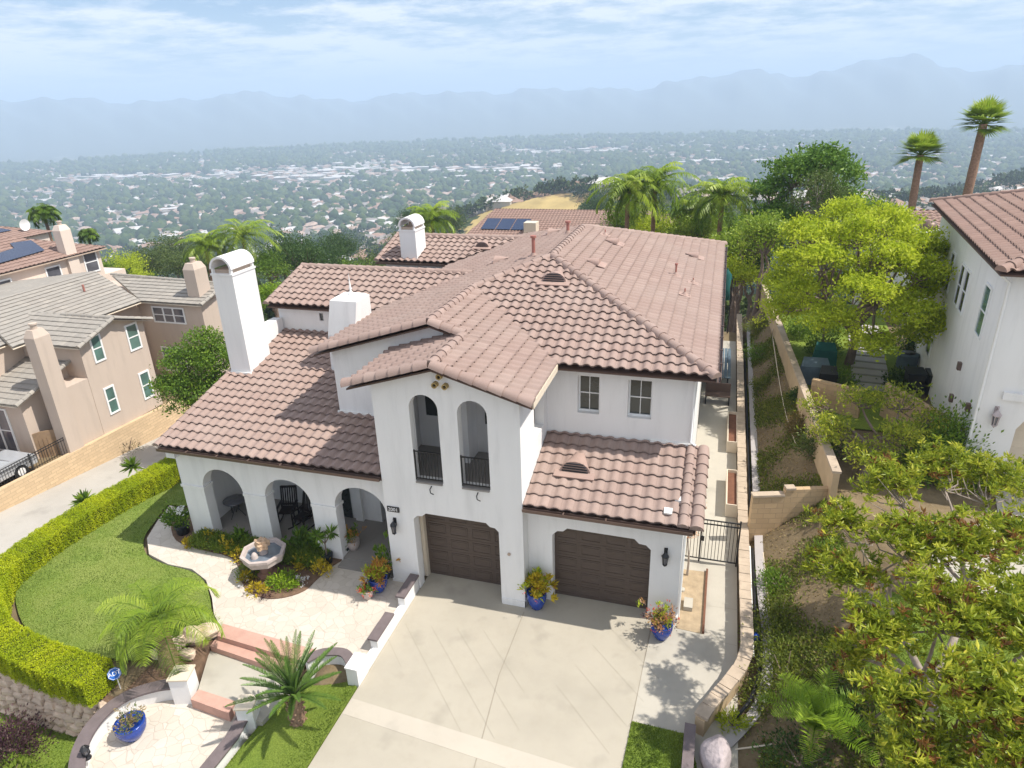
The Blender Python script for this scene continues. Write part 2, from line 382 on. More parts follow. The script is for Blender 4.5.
def np_obj(name, V, F, mat, parent=None, at=None, tint=None, smooth=False, mi=None, mats=None):
    V = np.asarray(V, np.float32); F = np.asarray(F, np.int32)
    o0 = np.array(at if at is not None else (org(parent) if parent else (0, 0, 0)), np.float32)
    me = bpy.data.meshes.new(name); k = F.shape[1]
    me.vertices.add(len(V)); me.vertices.foreach_set('co', (V-o0).ravel())
    me.loops.add(F.size); me.loops.foreach_set('vertex_index', F.ravel())
    me.polygons.add(len(F)); me.polygons.foreach_set('loop_start', np.arange(0, F.size, k, dtype=np.int32))
    me.polygons.foreach_set('use_smooth', np.full(len(F), smooth))
    for m in (mats or [mat]): me.materials.append(m)
    if mi is not None: me.polygons.foreach_set('material_index', np.asarray(mi, np.int32))
    if tint is not None:
        a = me.attributes.new('tint', 'FLOAT', 'FACE'); a.data.foreach_set('value', np.asarray(tint, np.float32))
    me.update(calc_edges=True)
    o = bpy.data.objects.new(name, me); COL.objects.link(o)
    if parent: o.parent = parent; ORG[o.name] = org(parent)
    else: o.location = tuple(float(x) for x in o0); ORG[o.name] = Vector([float(x) for x in o0])
    return o
def copy_tree(o, parent=None):
    c = o.copy(); COL.objects.link(c); c.parent = parent; ORG[c.name] = org(o)
    for ch in [k for k in o.children]: copy_tree(ch, c)
    return c
def sheet(name, poly, z, mat, kind='structure', label=None, thick=.0, holes=()):
    mb = MB(); mb.prism([xy(p) for p in poly], (z-thick) if thick else z-.03, z, holes=[[xy(q) for q in h] for h in holes])
    o = mb.build(name, mat); o['kind'] = kind
    if label: o['label'] = label
    return o
def smooth_poly(pts, n=6):
    """closed Catmull-Rom through 2-D points"""
    out = []; k = len(pts)
    for i in range(k):
        p0, p1, p2, p3 = (Vector(xy(pts[(i+j-1) % k])) for j in range(4))
        for t in np.linspace(0, 1, n, endpoint=False):
            out.append(tuple(.5*((2*p1)+(-p0+p2)*t+(2*p0-5*p1+4*p2-p3)*t*t+(-p0+3*p1-3*p2+p3)*t**3)))
    return out
def smooth_line(pts, n=6):
    pts = [Vector(p) for p in pts]; out = []; k = len(pts)
    for i in range(k-1):
        p0, p1, p2, p3 = (pts[min(max(i+j-1, 0), k-1)] for j in range(4))
        for t in np.linspace(0, 1, n, endpoint=False):
            out.append(.5*((2*p1)+(-p0+p2)*t+(2*p0-5*p1+4*p2-p3)*t*t+(-p0+3*p1-3*p2+p3)*t**3))
    return out+[pts[-1]]

# wall slab with openings: plane through o, axis u (horizontal), z up; thickness t along n
def holed_wall(mb, o, u, n, outer, holes, t, mi=0):
    u = Vector(u).normalized(); n = Vector(n).normalized(); o = Vector(o)
    loops = [outer]+holes; allp = [p for l in loops for p in l]
    tri = tessellate_polygon([[Vector((p[0], p[1], 0)) for p in l] for l in loops]); N_ = len(allp)
    P = lambda p, d: o+u*p[0]+Vector((0, 0, p[1]))+n*d
    vs = [P(p, 0) for p in allp]+[P(p, t) for p in allp]
    fs = [tuple(tr) for tr in tri]+[tuple(i+N_ for i in tr[::-1]) for tr in tri]; b = 0
    for l in loops:
        k = len(l)
        for i in range(k): fs.append((b+i, b+(i+1) % k, b+(i+1) % k+N_, b+i+N_))
        b += k
    return mb.add(vs, fs, mi)
def arch(x0, x1, zb, zs, zt, n=14):
    """round-headed opening; springing zs, crown zt"""
    c = (x0+x1)/2; r = (x1-x0)/2
    return [(x0, zb)]+[(c-r*math.cos(PI*i/n), zs+(zt-zs)*math.sin(PI*i/n)) for i in range(n+1)]+[(x1, zb)]

# ------------------------------------------------------------------ roof tiles
def tile_roof(name, poly, eave, mat, parent, tw=.34, ch=.40, amp=.075, butt=.055, origin=None, ns=8, flat=False):
    """poly: convex 3-D polygon in one plane; eave: direction of the tile rows"""
    P = [Vector(p) for p in poly]; nrm = Vector((0, 0, 0))
    for i in range(len(P)): nrm += P[i].cross(P[(i+1) % len(P)])
    nrm.normalize(); nrm = nrm if nrm.z > 0 else -nrm
    U = Vector(eave).normalized(); V = nrm.cross(U).normalized()
    if V.z < 0: V = -V; U = -U
    O = Vector(origin) if origin else P[0]
    if origin: O = O - nrm*(O-P[0]).dot(nrm)
    uv = [((p-O).dot(U), (p-O).dot(V)) for p in P]
    u0, u1 = min(a for a, b in uv), max(a for a, b in uv); v0, v1 = min(b for a, b in uv), max(b for a, b in uv)
    i0, i1 = math.floor(u0/tw*ns), math.ceil(u1/tw*ns); k0, k1 = math.floor(v0/ch-.001), math.ceil(v1/ch)
    us = np.arange(i0, i1+1)/ns*tw; ph = (us/tw) % 1
    w = np.zeros_like(us) if flat else amp*np.where(ph > .3, np.sin(PI*np.clip((ph-.3)/.7, 0, 1))**.8, 0)
    nu = len(us); VV = []; FF = []; UV = []; b = 0
    O_, U_, V_, N_ = (np.array(x) for x in (O, U, V, nrm)); rr = np.random.default_rng(len(name)+nu)
    for k in range(k0, k1):
        jit = rr.normal(0, .004, nu//ns+2)[np.arange(nu)//ns]
        lo = O_+np.outer(us, U_)+V_*(k*ch)+np.outer(w+butt+jit, N_)
        hi = O_+np.outer(us, U_)+V_*((k+1)*ch+.075)+np.outer(w*.92+.002, N_)
        ri = O_+np.outer(us, U_)+V_*(k*ch+.065)+np.outer(w*.9-.03, N_)
        VV += [lo, hi, lo, ri]
        a = np.arange(nu-1)
        f1 = np.stack([b+a, b+a+1, b+nu+a+1, b+nu+a], 1); f2 = np.stack([b+3*nu+a, b+3*nu+a+1, b+2*nu+a+1, b+2*nu+a], 1)
        FF += [f1, f2]
        uu = us/tw; vlo = np.full(nu-1, k+.05); vhi = np.full(nu-1, k+.95)
        # keep each face inside its own tile cell
        cell = np.floor((uu[:-1]+uu[1:])/2); c0 = cell+np.clip(uu[:-1]-cell, .02, .98); c1 = cell+np.clip(uu[1:]-cell, .02, .98)
        q = np.stack([np.stack([c0, vlo], 1), np.stack([c1, vlo], 1), np.stack([c1, vhi], 1), np.stack([c0, vhi], 1)], 1)
        q2 = q.copy(); q2[:, :, 1] = k+.02
        UV += [q, q2]; b += 4*nu
    VV = np.concatenate(VV); FF = np.concatenate(FF); UV = np.concatenate(UV)
    me = bpy.data.meshes.new(name); me.vertices.add(len(VV)); me.vertices.foreach_set('co', VV.astype(np.float32).ravel())
    me.loops.add(FF.size); me.loops.foreach_set('vertex_index', FF.astype(np.int32).ravel())
    me.polygons.add(len(FF)); me.polygons.foreach_set('loop_start', np.arange(0, FF.size, 4, dtype=np.int32))
    me.polygons.foreach_set('use_smooth', np.full(len(FF), not flat))
    uvl = me.uv_layers.new(name='UVMap'); uvl.data.foreach_set('uv', UV.astype(np.float32).ravel()); me.update(calc_edges=True)
    bm = bmesh.new(); bm.from_mesh(me)
    cen = sum(P, Vector())/len(P)
    for i in range(len(P)):
        a, c = P[i], P[(i+1) % len(P)]; e = (c-a).normalized(); pn = e.cross(nrm)
        if pn.dot(cen-a) > 0: pn = -pn
        bmesh.ops.bisect_plane(bm, geom=bm.verts[:]+bm.edges[:]+bm.faces[:], plane_co=a, plane_no=pn, clear_outer=True)
    bm.to_mesh(me); bm.free(); me.materials.append(mat)
    o0 = org(parent)
    me.transform(Matrix.Translation(-o0)); me.update()
    o = bpy.data.objects.new(name, me); COL.objects.link(o); o.parent = parent; ORG[o.name] = o0
    return o
def caps(mb, a, b, r=.13, seg=.40, n=8, lift=.03):
    """row of overlapping barrel ridge tiles from a (low / near) to b"""
    a, b = Vector(a), Vector(b); L = (b-a).length; k = max(1, round(L/seg)); d = (b-a)/L
    side = d.cross(Vector((0, 0, 1))).normalized(); up = side.cross(d)
    for i in range(k):
        p0 = a+d*(L*i/k)-d*.03; p1 = a+d*(L*(i+1)/k); r0, r1 = r*1.16, r*.92; vs = []
        for p, r_ in ((p0, r0), (p1, r1)):
            vs += [p+up*lift+side*(math.cos(PI*j/n)*r_)+up*(math.sin(PI*j/n)*r_-.03) for j in range(n+1)]
        m = n+1; c = (i*7) % 13
        uvc = [(c+.3, .3)]*4
        mb.add(vs, [(j, j+1, m+j+1, m+j) for j in range(n)], 0, True, [uvc]*n)
        mb.add([p0+up*(lift-.03)]+vs[:m], [(0, j+2, j+1) for j in range(n)], 0, False, [[(c+.3, .3)]*3]*n)
def slab(mb, poly, drop=.12, t=.1, mi=0):
    """roof deck under the tiles: the 3-D polygon moved down, with vertical edges"""
    P = [Vector(p) for p in poly]; n = len(P)
    vs = [p-Vector((0, 0, drop-t+.06)) for p in P]+[p-Vector((0, 0, drop+.06)) for p in P]
    mb.add(vs, [tuple(range(n)), tuple(range(n, 2*n))[::-1]]+[(i, i+n, (i+1) % n+n, (i+1) % n) for i in range(n)], mi)
# ================================================================== MAIN HOUSE
ZE, S = 7.07, .30            # upper eave height, roof pitch
XE, YE, YB = .2, 18.35, 36.7 # right eave, front eave, rear eave
XT, XL, XR = -4.35, -12.45, -5.98
YH = YE+(XE-XR); ZR = ZE+S*(XE-XR); KG = (XE-XR+XT-XR)/2-0; 
KG = (6.18+XR-XT)/2 if False else 2.275
XG, YV = XR-KG, YH-KG; ZG = ZR-S*KG
YRB = 30.52; YG2 = 18.05; YF = 15.5; XF = -7.15; XFL = -9.8
pl = lambda x: ZR-S*(XR-x)           # left slope
pr = lambda x: ZE+S*(XT-x)           # gable right slope
ZF = pr(XF); pfl = lambda x: ZF-S*(XF-x)
H = thing('house', 'large white stucco two storey house with pinkish brown clay tile roofs in the centre', 'house', (-6, 16.4, 0))
roof_parts = []
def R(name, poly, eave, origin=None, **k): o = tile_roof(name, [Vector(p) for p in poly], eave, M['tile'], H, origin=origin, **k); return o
X_, Y_ = (1, 0, 0), (0, 1, 0)
pz = lambda P, f: [(x, y, f(x, y)) for x, y in P]
main_right = [(XE, YE, ZE), (XE, YB, ZE), (XR, YRB, ZR), (XR, YH, ZR)]
r0 = R('roof', main_right, Y_)
main_front = [(XT, YE, ZE), (XE, YE, ZE), (XR, YH, ZR), (XG, YV, ZG)]
R('roof', main_front, X_)
LA = [(XL, YG2, pl(XL)), (XG, YG2, ZG), (XG, YV, ZG), (XL, YV, pl(XL))]
LB = [(XL, YV, pl(XL)), (XG, YV, ZG), (XR, YH, ZR), (XR, YRB, ZR), (XL, YRB+(XR-XL)*.95, pl(XL))]
R('roof', LA, Y_, origin=(XL, YG2, pl(XL))); R('roof', LB, Y_, origin=(XL, YG2, pl(XL)))
BK = [(XL, YRB+(XR-XL)*.95, pl(XL)), (XR, YRB, ZR), (XE, YB, ZE)]
R('roof', BK, (XE-XL, YB-YRB-(XR-XL)*.95, ZE-pl(XL)))
GC = [(XT, YF, ZE), (XT, YG2, ZE), (XF, YG2, ZF), (XF, YF, ZF)]
GD = [(XT, YG2, ZE), (XT, YE, ZE), (XG, YV, ZG), (XG, YG2, ZG)]
R('tower_roof', GC, Y_, origin=(XT, YF, ZE)); R('tower_roof', GD, Y_, origin=(XT, YF, ZE))
GL = [(XFL, YF, pfl(XFL)), (XF, YF, ZF), (XF, 18.46, ZF), (XFL, 18.46, pfl(XFL))]
R('tower_roof', GL, Y_)
# garage roof
GZ, GS = 3.66, .30; gy = lambda y: GZ+GS*(y-15.86)
GR = [(-4.79, 15.86, GZ), (.02, 15.86, GZ), (.02, 18.84, gy(18.84)), (-4.79, 18.84, gy(18.84))]
R('garage_roof', GR, X_, tw=.36, ch=.43, amp=.06)
# porch roof: long shed
PZ, PS = 4.02, .245; py_ = lambda y: PZ+PS*(y-15.85)
PA = [(-17.57, 15.85, PZ), (-9.23, 15.85, PZ), (-9.23, 18.44, py_(18.44)), (-17.57, 18.44, py_(18.44))]
PB = [(-17.57, 18.44, py_(18.44)), (-11.9, 18.44, py_(18.44)), (-11.9, 23.05, py_(23.05)), (-17.57, 23.05, py_(23.05))]
po = (-17.57, 15.85, PZ)
R('porch_roof', PA, X_, origin=po); R('porch_roof', PB, X_, origin=po)
# left wing and rear wing
WZ, WY, WR = 6.98, 22.7, 25.6; wz = lambda y: WZ+S*(y-WY)
wxr = XR-(ZR-wz(WR))/S
W1 = [(-17.5, WY, WZ), (XL, WY, WZ), (XL-0, WY, WZ), (wxr, WR, wz(WR)), (-17.5, WR, wz(WR))]
W1 = [(-17.5, WY, WZ), (XL-.1, WY, WZ), (wxr, WR, wz(WR)), (-17.5, WR, wz(WR))]
R('wing_roof', W1, X_); W1b = [(-17.5, 28.5, WZ), (-17.5, WR, wz(WR)), (wxr, WR, wz(WR)), (XL-.1, 28.5, WZ)]
R('wing_roof', W1b, X_)
VZ, VY, VR = 7.12, 30.1, 32.7; vz = lambda y: VZ+S*(y-VY); vxr = XR-(ZR-vz(VR))/S
W2 = [(-16.3, VY, VZ), (XL, VY, VZ), (vxr, VR, vz(VR)), (-16.3, VR, vz(VR))]
R('wing_roof', W2, X_); W2b = [(-16.3, 35.3, VZ), (-16.3, VR, vz(VR)), (vxr, VR, vz(VR)), (XL, 35.3, VZ)]
R('wing_roof', W2b, X_)
# decks / soffits / fascia
dk = MB()
for p in (main_right, main_front, LA, LB, BK, GC, GD, GL, GR, PA, PB, W1, W1b, W2, W2b): slab(dk, p, .11, .05)
dk.build('roof_deck', M['fascia'], H)
# ridge, hip and rake caps
cp = MB()
for a, b, r in [((XR, YH, ZR), (XR, YRB, ZR), .15), ((XE, YE, ZE), (XR, YH, ZR), .16), ((XG, YV, ZG), (XR, YH, ZR), .13), ((XE, YB, ZE), (XR, YRB, ZR), .15),
                ((XG, YG2, ZG), (XG, YV, ZG), .14), ((XL, YG2, pl(XL)), (XG, YG2, ZG), .17), ((XF, YG2, ZF), (XG, YG2, ZG), .17), ((XF, YF, ZF), (XF, YG2, ZF), .15),
                ((XFL, YF, pfl(XFL)), (XF, YF, ZF), .18), ((XT, YF, ZE), (XF, YF, ZF), .18),
                ((-17.5, WR, wz(WR)), (wxr, WR, wz(WR)), .14), ((-17.5, WY, WZ), (-17.5, WR, wz(WR)), .13), ((-16.3, VR, vz(VR)), (vxr, VR, vz(VR)), .14), ((-16.3, VY, VZ), (-16.3, VR, vz(VR)), .13),
                ((-17.57, 15.85, PZ), (-17.57, 23.0, py_(23.0)), .12), ((.04, 15.86, GZ), (.04, 18.84, gy(18.84)), .17), ((-.32, 15.86, GZ+.03), (-.32, 18.8, gy(18.8)+.03), .13)]:
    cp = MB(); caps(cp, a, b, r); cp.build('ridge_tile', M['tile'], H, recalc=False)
# cream verge boards and gutters
vb = MB(); vb.box(XT+.0, YF+.05, ZE-.18, XT+.035, YE, ZE+.02)
vb.build('verge_board', M['cream'], H)
def gutter(a, b, name='gutter'):
    g = MB(); a, b = Vector(a), Vector(b); d = (b-a).normalized(); s = d.cross(Vector((0, 0, 1)))
    pr_ = [(.0, .0), (.0, -.11), (.11, -.11), (.13, .0), (.115, .0), (.10, -.095), (.015, -.095), (.015, 0)]
    vs = [p+s*x+Vector((0, 0, z)) for p in (a, b) for x, z in pr_]; n = len(pr_)
    g.add(vs, [(i, (i+1) % n, n+(i+1) % n, n+i) for i in range(n)]+[tuple(range(n)), tuple(range(n, 2*n))])
    for t in range(1, int((b-a).length/1.2)): q = a+d*t*1.2; g.obox(q+s*.07+Vector((0, 0, .01)), (.02, .07, .012), math.atan2(s.y, s.x)-PI/2)
    return g.build(name, M['gutter'], H)
gutter((-17.5, 15.83, PZ-.03), (-9.25, 15.83, PZ-.03)); gutter((-4.78, 15.84, GZ-.03), (-.05, 15.84, GZ-.03))
gutter((XE+.02, YE, ZE-.05), (XE+.02, YB, ZE-.05)); gutter((-16.3, VY-.02, VZ-.03), (XL-.2, VY-.02, VZ-.03))

# ---- walls
T = .3
w = MB()   # main block: front, right, left, rear
holed_wall(w, (-4.8, 18.85, 0), X_, Y_, [(0, 3.6), (4.49, 3.6), (4.49, 6.95), (0, 6.95)],
           [[(.98, 5.33), (1.66, 5.33), (1.66, 6.58), (.98, 6.58)], [(2.52, 5.33), (3.24, 5.33), (3.24, 6.58), (2.52, 6.58)]], T)
w.box(-.61, 19.15, 0, -.31, 36.2, 6.93); w.box(-12.0, 18.46, 0, -11.7, 22.7, 6.99); w.box(-12.0, 35.9, 0, -.62, 36.19, 6.85)
w.box(-12.0, 28.2, 0, -11.7, 35.88, 6.9)
w.build('wall', M['white'], H)
w = MB()   # rear gable wall beside the tower
holed_wall(w, (-12.0, 18.42, 0), X_, Y_, [(.0, 4.3), (2.8, 4.3), (2.8, 7.1), (3.74, 8.1), (4.9, 7.8), (4.9, pfl(-7.1)-.2), (4.9, 8.0), (3.745, pl(XG)-.14), (0, pl(-12.0)-.14)][:1]+[(2.8, 4.3), (2.8, 7.0), (4.9, 7.7), (3.745, pl(XG)-.14), (0, pl(-12.0)-.14)], [], T)
w.build('gable_wall', M['white'], H)
tw = MB()  # tower front
ua = -9.22
holed_wall(tw, (ua, 15.85, 0), X_, Y_,
           [(0, 0), (0, pfl(ua)-.13), (XF-ua, ZF-.13), (4.42, pr(-4.8)-.13), (4.42, 0), (4.42-.75, 0), (4.42-.75, 2.62), (4.42-.86, 2.74), (4.42-1.02, 2.76), (4.42-1.14, 2.88), (1.36, 2.9), (1.22, 2.78), (1.05, 2.76), (.93, 2.64), (.93, 0)],
           [arch(1.14, 2.02, 4.03, 6.42, 6.86), arch(2.6, 3.48, 4.03, 6.38, 6.82)], .32)
tw.box(ua, 16.17, 0, ua+.3, 18.42, pfl(ua)-.14)
holed_wall(tw, (-5.1, 16.17, 0), Y_, (1, 0, 0), [(0, 0), (2.68, 0), (2.68, 6.95), (0, 6.95)], [[(1.15, 5.0), (2.3, 5.0), (2.3, 6.55), (1.15, 6.55)]], .298)
tw.build('tower_wall', M['white'], H)
# base plinths
pb = MB(); pb.box(-9.25, 15.82, 0, -8.32, 15.848, .22); pb.box(-5.52, 15.82, 0, -4.77, 15.848, .22); pb.box(-4.798, 15.82, 0, -4.77, 16.33, .22); pb.box(-1.13, 16.33, 0, -.28, 16.358, .2); pb.box(-.308, 16.36, 0, -.28, 19, .2)
pb.build('plinth', M['white'], H)
# balcony interior
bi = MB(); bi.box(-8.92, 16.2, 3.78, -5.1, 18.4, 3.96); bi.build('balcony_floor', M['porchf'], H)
bi = MB(); bi.box(-8.9, 18.1, 3.96, -5.12, 18.3, 7.05); bi.box(-7.1, 17.3, 3.962, -6.9, 18.1, 7.04); bi.build('balcony_wall', M['white'], H)
bd = MB(); bd.box(-6.6, 18.06, 5.0, -5.5, 18.098, 6.6); bd.box(-8.6, 18.06, 5.1, -7.9, 18.098, 6.5); bd.build('balcony_window', M['glass'], H)
for x0, x1 in ((-8.08, -7.2), (-6.62, -5.74)):
    rl = MB(); rl.beam((x0, 15.87, 5.02), (x1, 15.87, 5.02), .045, .03); rl.beam((x0, 15.87, 4.12), (x1, 15.87, 4.12), .03)
    for i in range(9): x = x0+.04+(x1-x0-.08)*i/8; rl.beam((x, 15.87, 4.1), (x, 15.87, 5.02), .018)
    rl.beam((x0+.02, 15.87, 4.06), (x0+.02, 15.87, 5.06), .035); rl.build('balcony_railing', M['black'], H)
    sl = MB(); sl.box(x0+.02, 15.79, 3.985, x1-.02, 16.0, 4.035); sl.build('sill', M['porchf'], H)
    sp = MB(); c = (x0+x1)/2+.05; sp.tube([(c, 15.85, 3.9), (c, 15.72, 3.86), (c+.02, 15.7, 3.76), (c+.12, 15.7, 3.72)], .018, 6); sp.build('drain_spout', M['black'], H)
tb = [(-7.03, 7.5), (-7.18, 7.24), (-6.88, 7.22)]
for x, z in tb:
    q = MB(); q.tube([(x, 15.70, z), (x, 15.86, z)], .085, 14, caps=False); q.tube([(x, 15.86, z), (x, 15.70, z)], .055, 14, caps=False)
    ring = [(x+r*math.cos(2*PI*k/14), 15.70, z+r*math.sin(2*PI*k/14)) for r in (.085, .055) for k in range(14)]
    q.add(ring, [(k, (k+1) % 14, 14+(k+1) % 14, 14+k) for k in range(14)])
    o = q.build('clay_vent_tube', M['brass'], H)
    q = MB(); q.tube([(x, 15.80, z), (x, 15.83, z)], .056, 12); q.build('tube_void', M['dark'], o)
# garage wall
gw = MB()
holed_wall(gw, (-4.8, 16.36, 0), X_, Y_, [(0, 0), (0, 3.6), (4.49, 3.6), (4.49, 0), (3.64, 0), (3.64, 2.42), (3.5, 2.56), (3.3, 2.58), (3.16, 2.72), (1.2, 2.74), (1.08, 2.62), (.9, 2.6), (.75, 2.44), (.75, 0)], [], .3)
gw.box(-.61, 16.66, 0, -.31, 19.14, 4.0); gw.build('garage_wall', M['white'], H)
# upper part of the garage side wall follows the roof
gs = MB(); gs.prism([(-.60, 15.95), (-.33, 15.95), (-.33, 18.84), (-.60, 18.84)], 3.4, lambda x, y: gy(y)-.12); gs.prism([(-4.79, 15.93), (-4.6, 15.93), (-4.6, 18.84), (-4.79, 18.84)], 3.4, lambda x, y: gy(y)-.12); gs.build('gable_infill', M['white'], H)
def garage_door(x0, x1, y, z1):
    d = MB(); d.box(x0, y, .02, x1, y+.05, z1); wd = x1-x0; nr = 5; nc = 4
    for r in range(nr):
        h = (z1-.02)/nr; z = .02+r*h
        d.box(x0, y-.006, z+h-.02, x1, y-.0005, z+h-.004)
        for c in range(nc):
            pw = wd/nc; a = x0+c*pw+.07; b = x0+(c+1)*pw-.07; zb, zt = z+.08, z+h-.09
            for q in ((a, zb, b, zb+.025), (a, zt-.025, b, zt), (a, zb+.026, a+.025, zt-.026), (b-.025, zb+.026, b, zt-.026)): d.box(q[0], y-.014, q[1], q[2], y-.001, q[3])
            d.box(a+.06, y-.009, zb+.06, b-.06, y-.001, zt-.06)
    o = d.build('garage_door', M['gdoor'], H); return o
garage_door(-8.27, -5.3, 16.62, 2.62); garage_door(-4.05, -1.1, 16.68, 2.6)
dj = MB(); dj.box(-8.40, 16.45, 0, -8.28, 16.7, 2.95); dj.box(-8.4, 16.45, 2.63, -5.1, 16.7, 3.0)
dj.box(-4.17, 16.67, 0, -4.06, 16.9, 2.8); dj.box(-4.05, 16.672, 2.61, -1.1, 16.9, 2.9); dj.build('door_frame', M['cream'], H)
jb = MB(); jb.box(-8.9, 16.171, 0, -8.41, 16.9, 3.2); jb.box(-5.29, 16.171, 0, -5.12, 16.9, 3.2); jb.box(-8.4, 16.4, 3.01, -5.3, 16.9, 3.4); jb.build('jamb', M['white'], H)
# windows over the garage
for x0, x1 in ((-3.82, -3.14), (-2.28, -1.56)):
    fr = MB(); y = 19.03; z0, z1 = 5.34, 6.57
    for q in ((x0, z0, x1, z0+.05), (x0, z1-.05, x1, z1), (x0, z0+.05, x0+.05, z1-.05), (x1-.05, z0+.05, x1, z1-.05)): fr.box(q[0], y, q[1], q[2], y+.06, q[3])
    cx = (x0+x1)/2; cz = (z0+z1)/2; fr.box(cx-.011, y+.01, z0+.05, cx+.011, y+.03, z1-.05); fr.box(x0+.05, y+.008, cz-.016, x1-.05, y+.035, cz+.016)
    wo = fr.build('window', M['trimwhite'], H); g = MB(); g.box(x0+.04, y+.036, z0+.04, x1-.04, y+.05, z1-.04); g.build('pane', M['glass'], wo)
    sl = MB(); sl.add([(x0, 18.85, 5.24), (x1, 18.85, 5.24), (x1, 19.03, 5.345), (x0, 19.03, 5.345), (x0, 18.87, 5.2), (x1, 18.87, 5.2), (x1, 19.1, 5.2), (x0, 19.1, 5.2)], [(0, 1, 2, 3), (0, 4, 5, 1), (1, 5, 6, 2), (2, 6, 7, 3), (3, 7, 4, 0), (4, 7, 6, 5)])
    sl.build('sill', M['white'], wo)
# downspout at the right corner
ds = MB(); ds.tube([(-.1, 18.6, 6.95), (-.1, 18.7, 6.9), (-.36, 18.78, 6.7), (-.36, 18.78, 4.75), (-.2, 18.7, 4.68)], .04, 8); ds.tube([(-.25, 16.5, 3.5), (-.27, 16.5, 0.1)], .04, 8); ds.build('downspout', M['trimwhite'], H)
fl = MB(); fl.box(-1.55, 18.80, gy(18.8)+.04, -.3, 18.848, gy(18.8)+.11); fl.box(-12.06, 18.37, py_(18.4)+.03, -9.23, 18.419, py_(18.4)+.10); fl.build('flashing', M['flash'], H)
# ---- porch
pw = MB()
holed_wall(pw, (-17.45, 16.35, 0), X_, Y_, [(0, 0), (0, 3.62), (8.2, 3.62), (8.2, 0), (7.95, 0), (7.95, 2.35)]+arch(6.1, 7.95, 0, 2.3, 3.12)[::-1][2:-1]+[(6.1, 0), (5.2, 0)]+arch(3.42, 5.2, 0, 2.2, 3.03)[::-1][1:-1]+[(3.42, 0), (2.55, 0)]+arch(.90, 2.55, 0, 2.2, 3.06)[::-1][1:-1]+[(.90, 0)], [], .42)
pw.box(-17.45, 16.77, 0, -17.1, 22.9, 3.7)
pw.prism([(-17.45, 16.0), (-17.1, 16.0), (-17.1, 23.0), (-17.45, 23.0)], 3.5, lambda x, y: py_(y)-.13)
pw.box(-17.05, 19.0, 0, -14.0, 19.2, 3.6); pw.box(-13.9, 18.6, 0, -11.2, 18.8, 3.6); pw.box(-14.1, 18.6, 0, -13.9, 19.0, 3.6); pw.box(-11.2, 18.6, 0, -11.0, 20.5, 3.6); pw.box(-11.0, 20.4, 0, -9.2, 20.6, 3.6)
pw.build('porch_wall', M['white'], H)
pc = MB(); pc.box(-17.0, 16.8, 3.62, -9.25, 20.4, 3.68); pc.build('porch_ceiling', M['white'], H)
im = MB()
for x0, x1 in ((-17.5, -16.55), (-14.9, -14.03), (-12.25, -11.35)):
    im.box(max(x0, -17.48)-.0, 16.31, 2.16, x1+.05, 16.348, 2.26); im.box(x1+.001, 16.35, 2.16, x1+.05, 16.78, 2.26)
im.build('impost_moulding', M['white'], H)
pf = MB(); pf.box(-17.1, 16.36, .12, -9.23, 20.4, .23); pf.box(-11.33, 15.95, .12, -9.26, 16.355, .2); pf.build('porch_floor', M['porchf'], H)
dd = MB(); dd.box(-13.3, 18.55, .24, -12.2, 18.598, 2.5); dd.build('porch_window', M['glass'], H)
# ---- wing walls
ww = MB()
holed_wall(ww, (-17.25, 23.05, 0), X_, Y_, [(0, 3), (5.5, 3), (5.5, wz(23.05)-.12), (0, wz(23.05)-.12)], [[(1.9, 6.28), (2.08, 6.28), (2.08, 6.6), (1.9, 6.6)]], .2)
ww.prism([(-17.25, 23.25), (-17.0, 23.25), (-17.0, 25.6), (-17.25, 25.6)], 0, lambda x, y: wz(y)-.13); ww.prism([(-17.25, 25.601), (-17.0, 25.601), (-17.0, 28.2), (-17.25, 28.2)], 0, lambda x, y: WZ+S*(28.5-y)-.13)
ww.box(-17.25, 28.0, 0, -12, 28.19, 6.95)
ww.box(-16.0, 30.5, 0, -12.01, 30.7, 7.1); ww.prism([(-16.0, 30.71), (-15.8, 30.71), (-15.8, 32.7), (-16.0, 32.7)], 0, lambda x, y: vz(y)-.13); ww.box(-16.0, 32.71, 0, -15.8, 34.9, 7.1); ww.box(-15.79, 34.7, 0, -12.01, 34.9, 7.1)
ww.build('wing_wall', M['white'], H)
g = MB(); g.box(-15.37, 23.12, 6.26, -15.15, 23.16, 6.62); g.build('small_window', M['glass'], H)
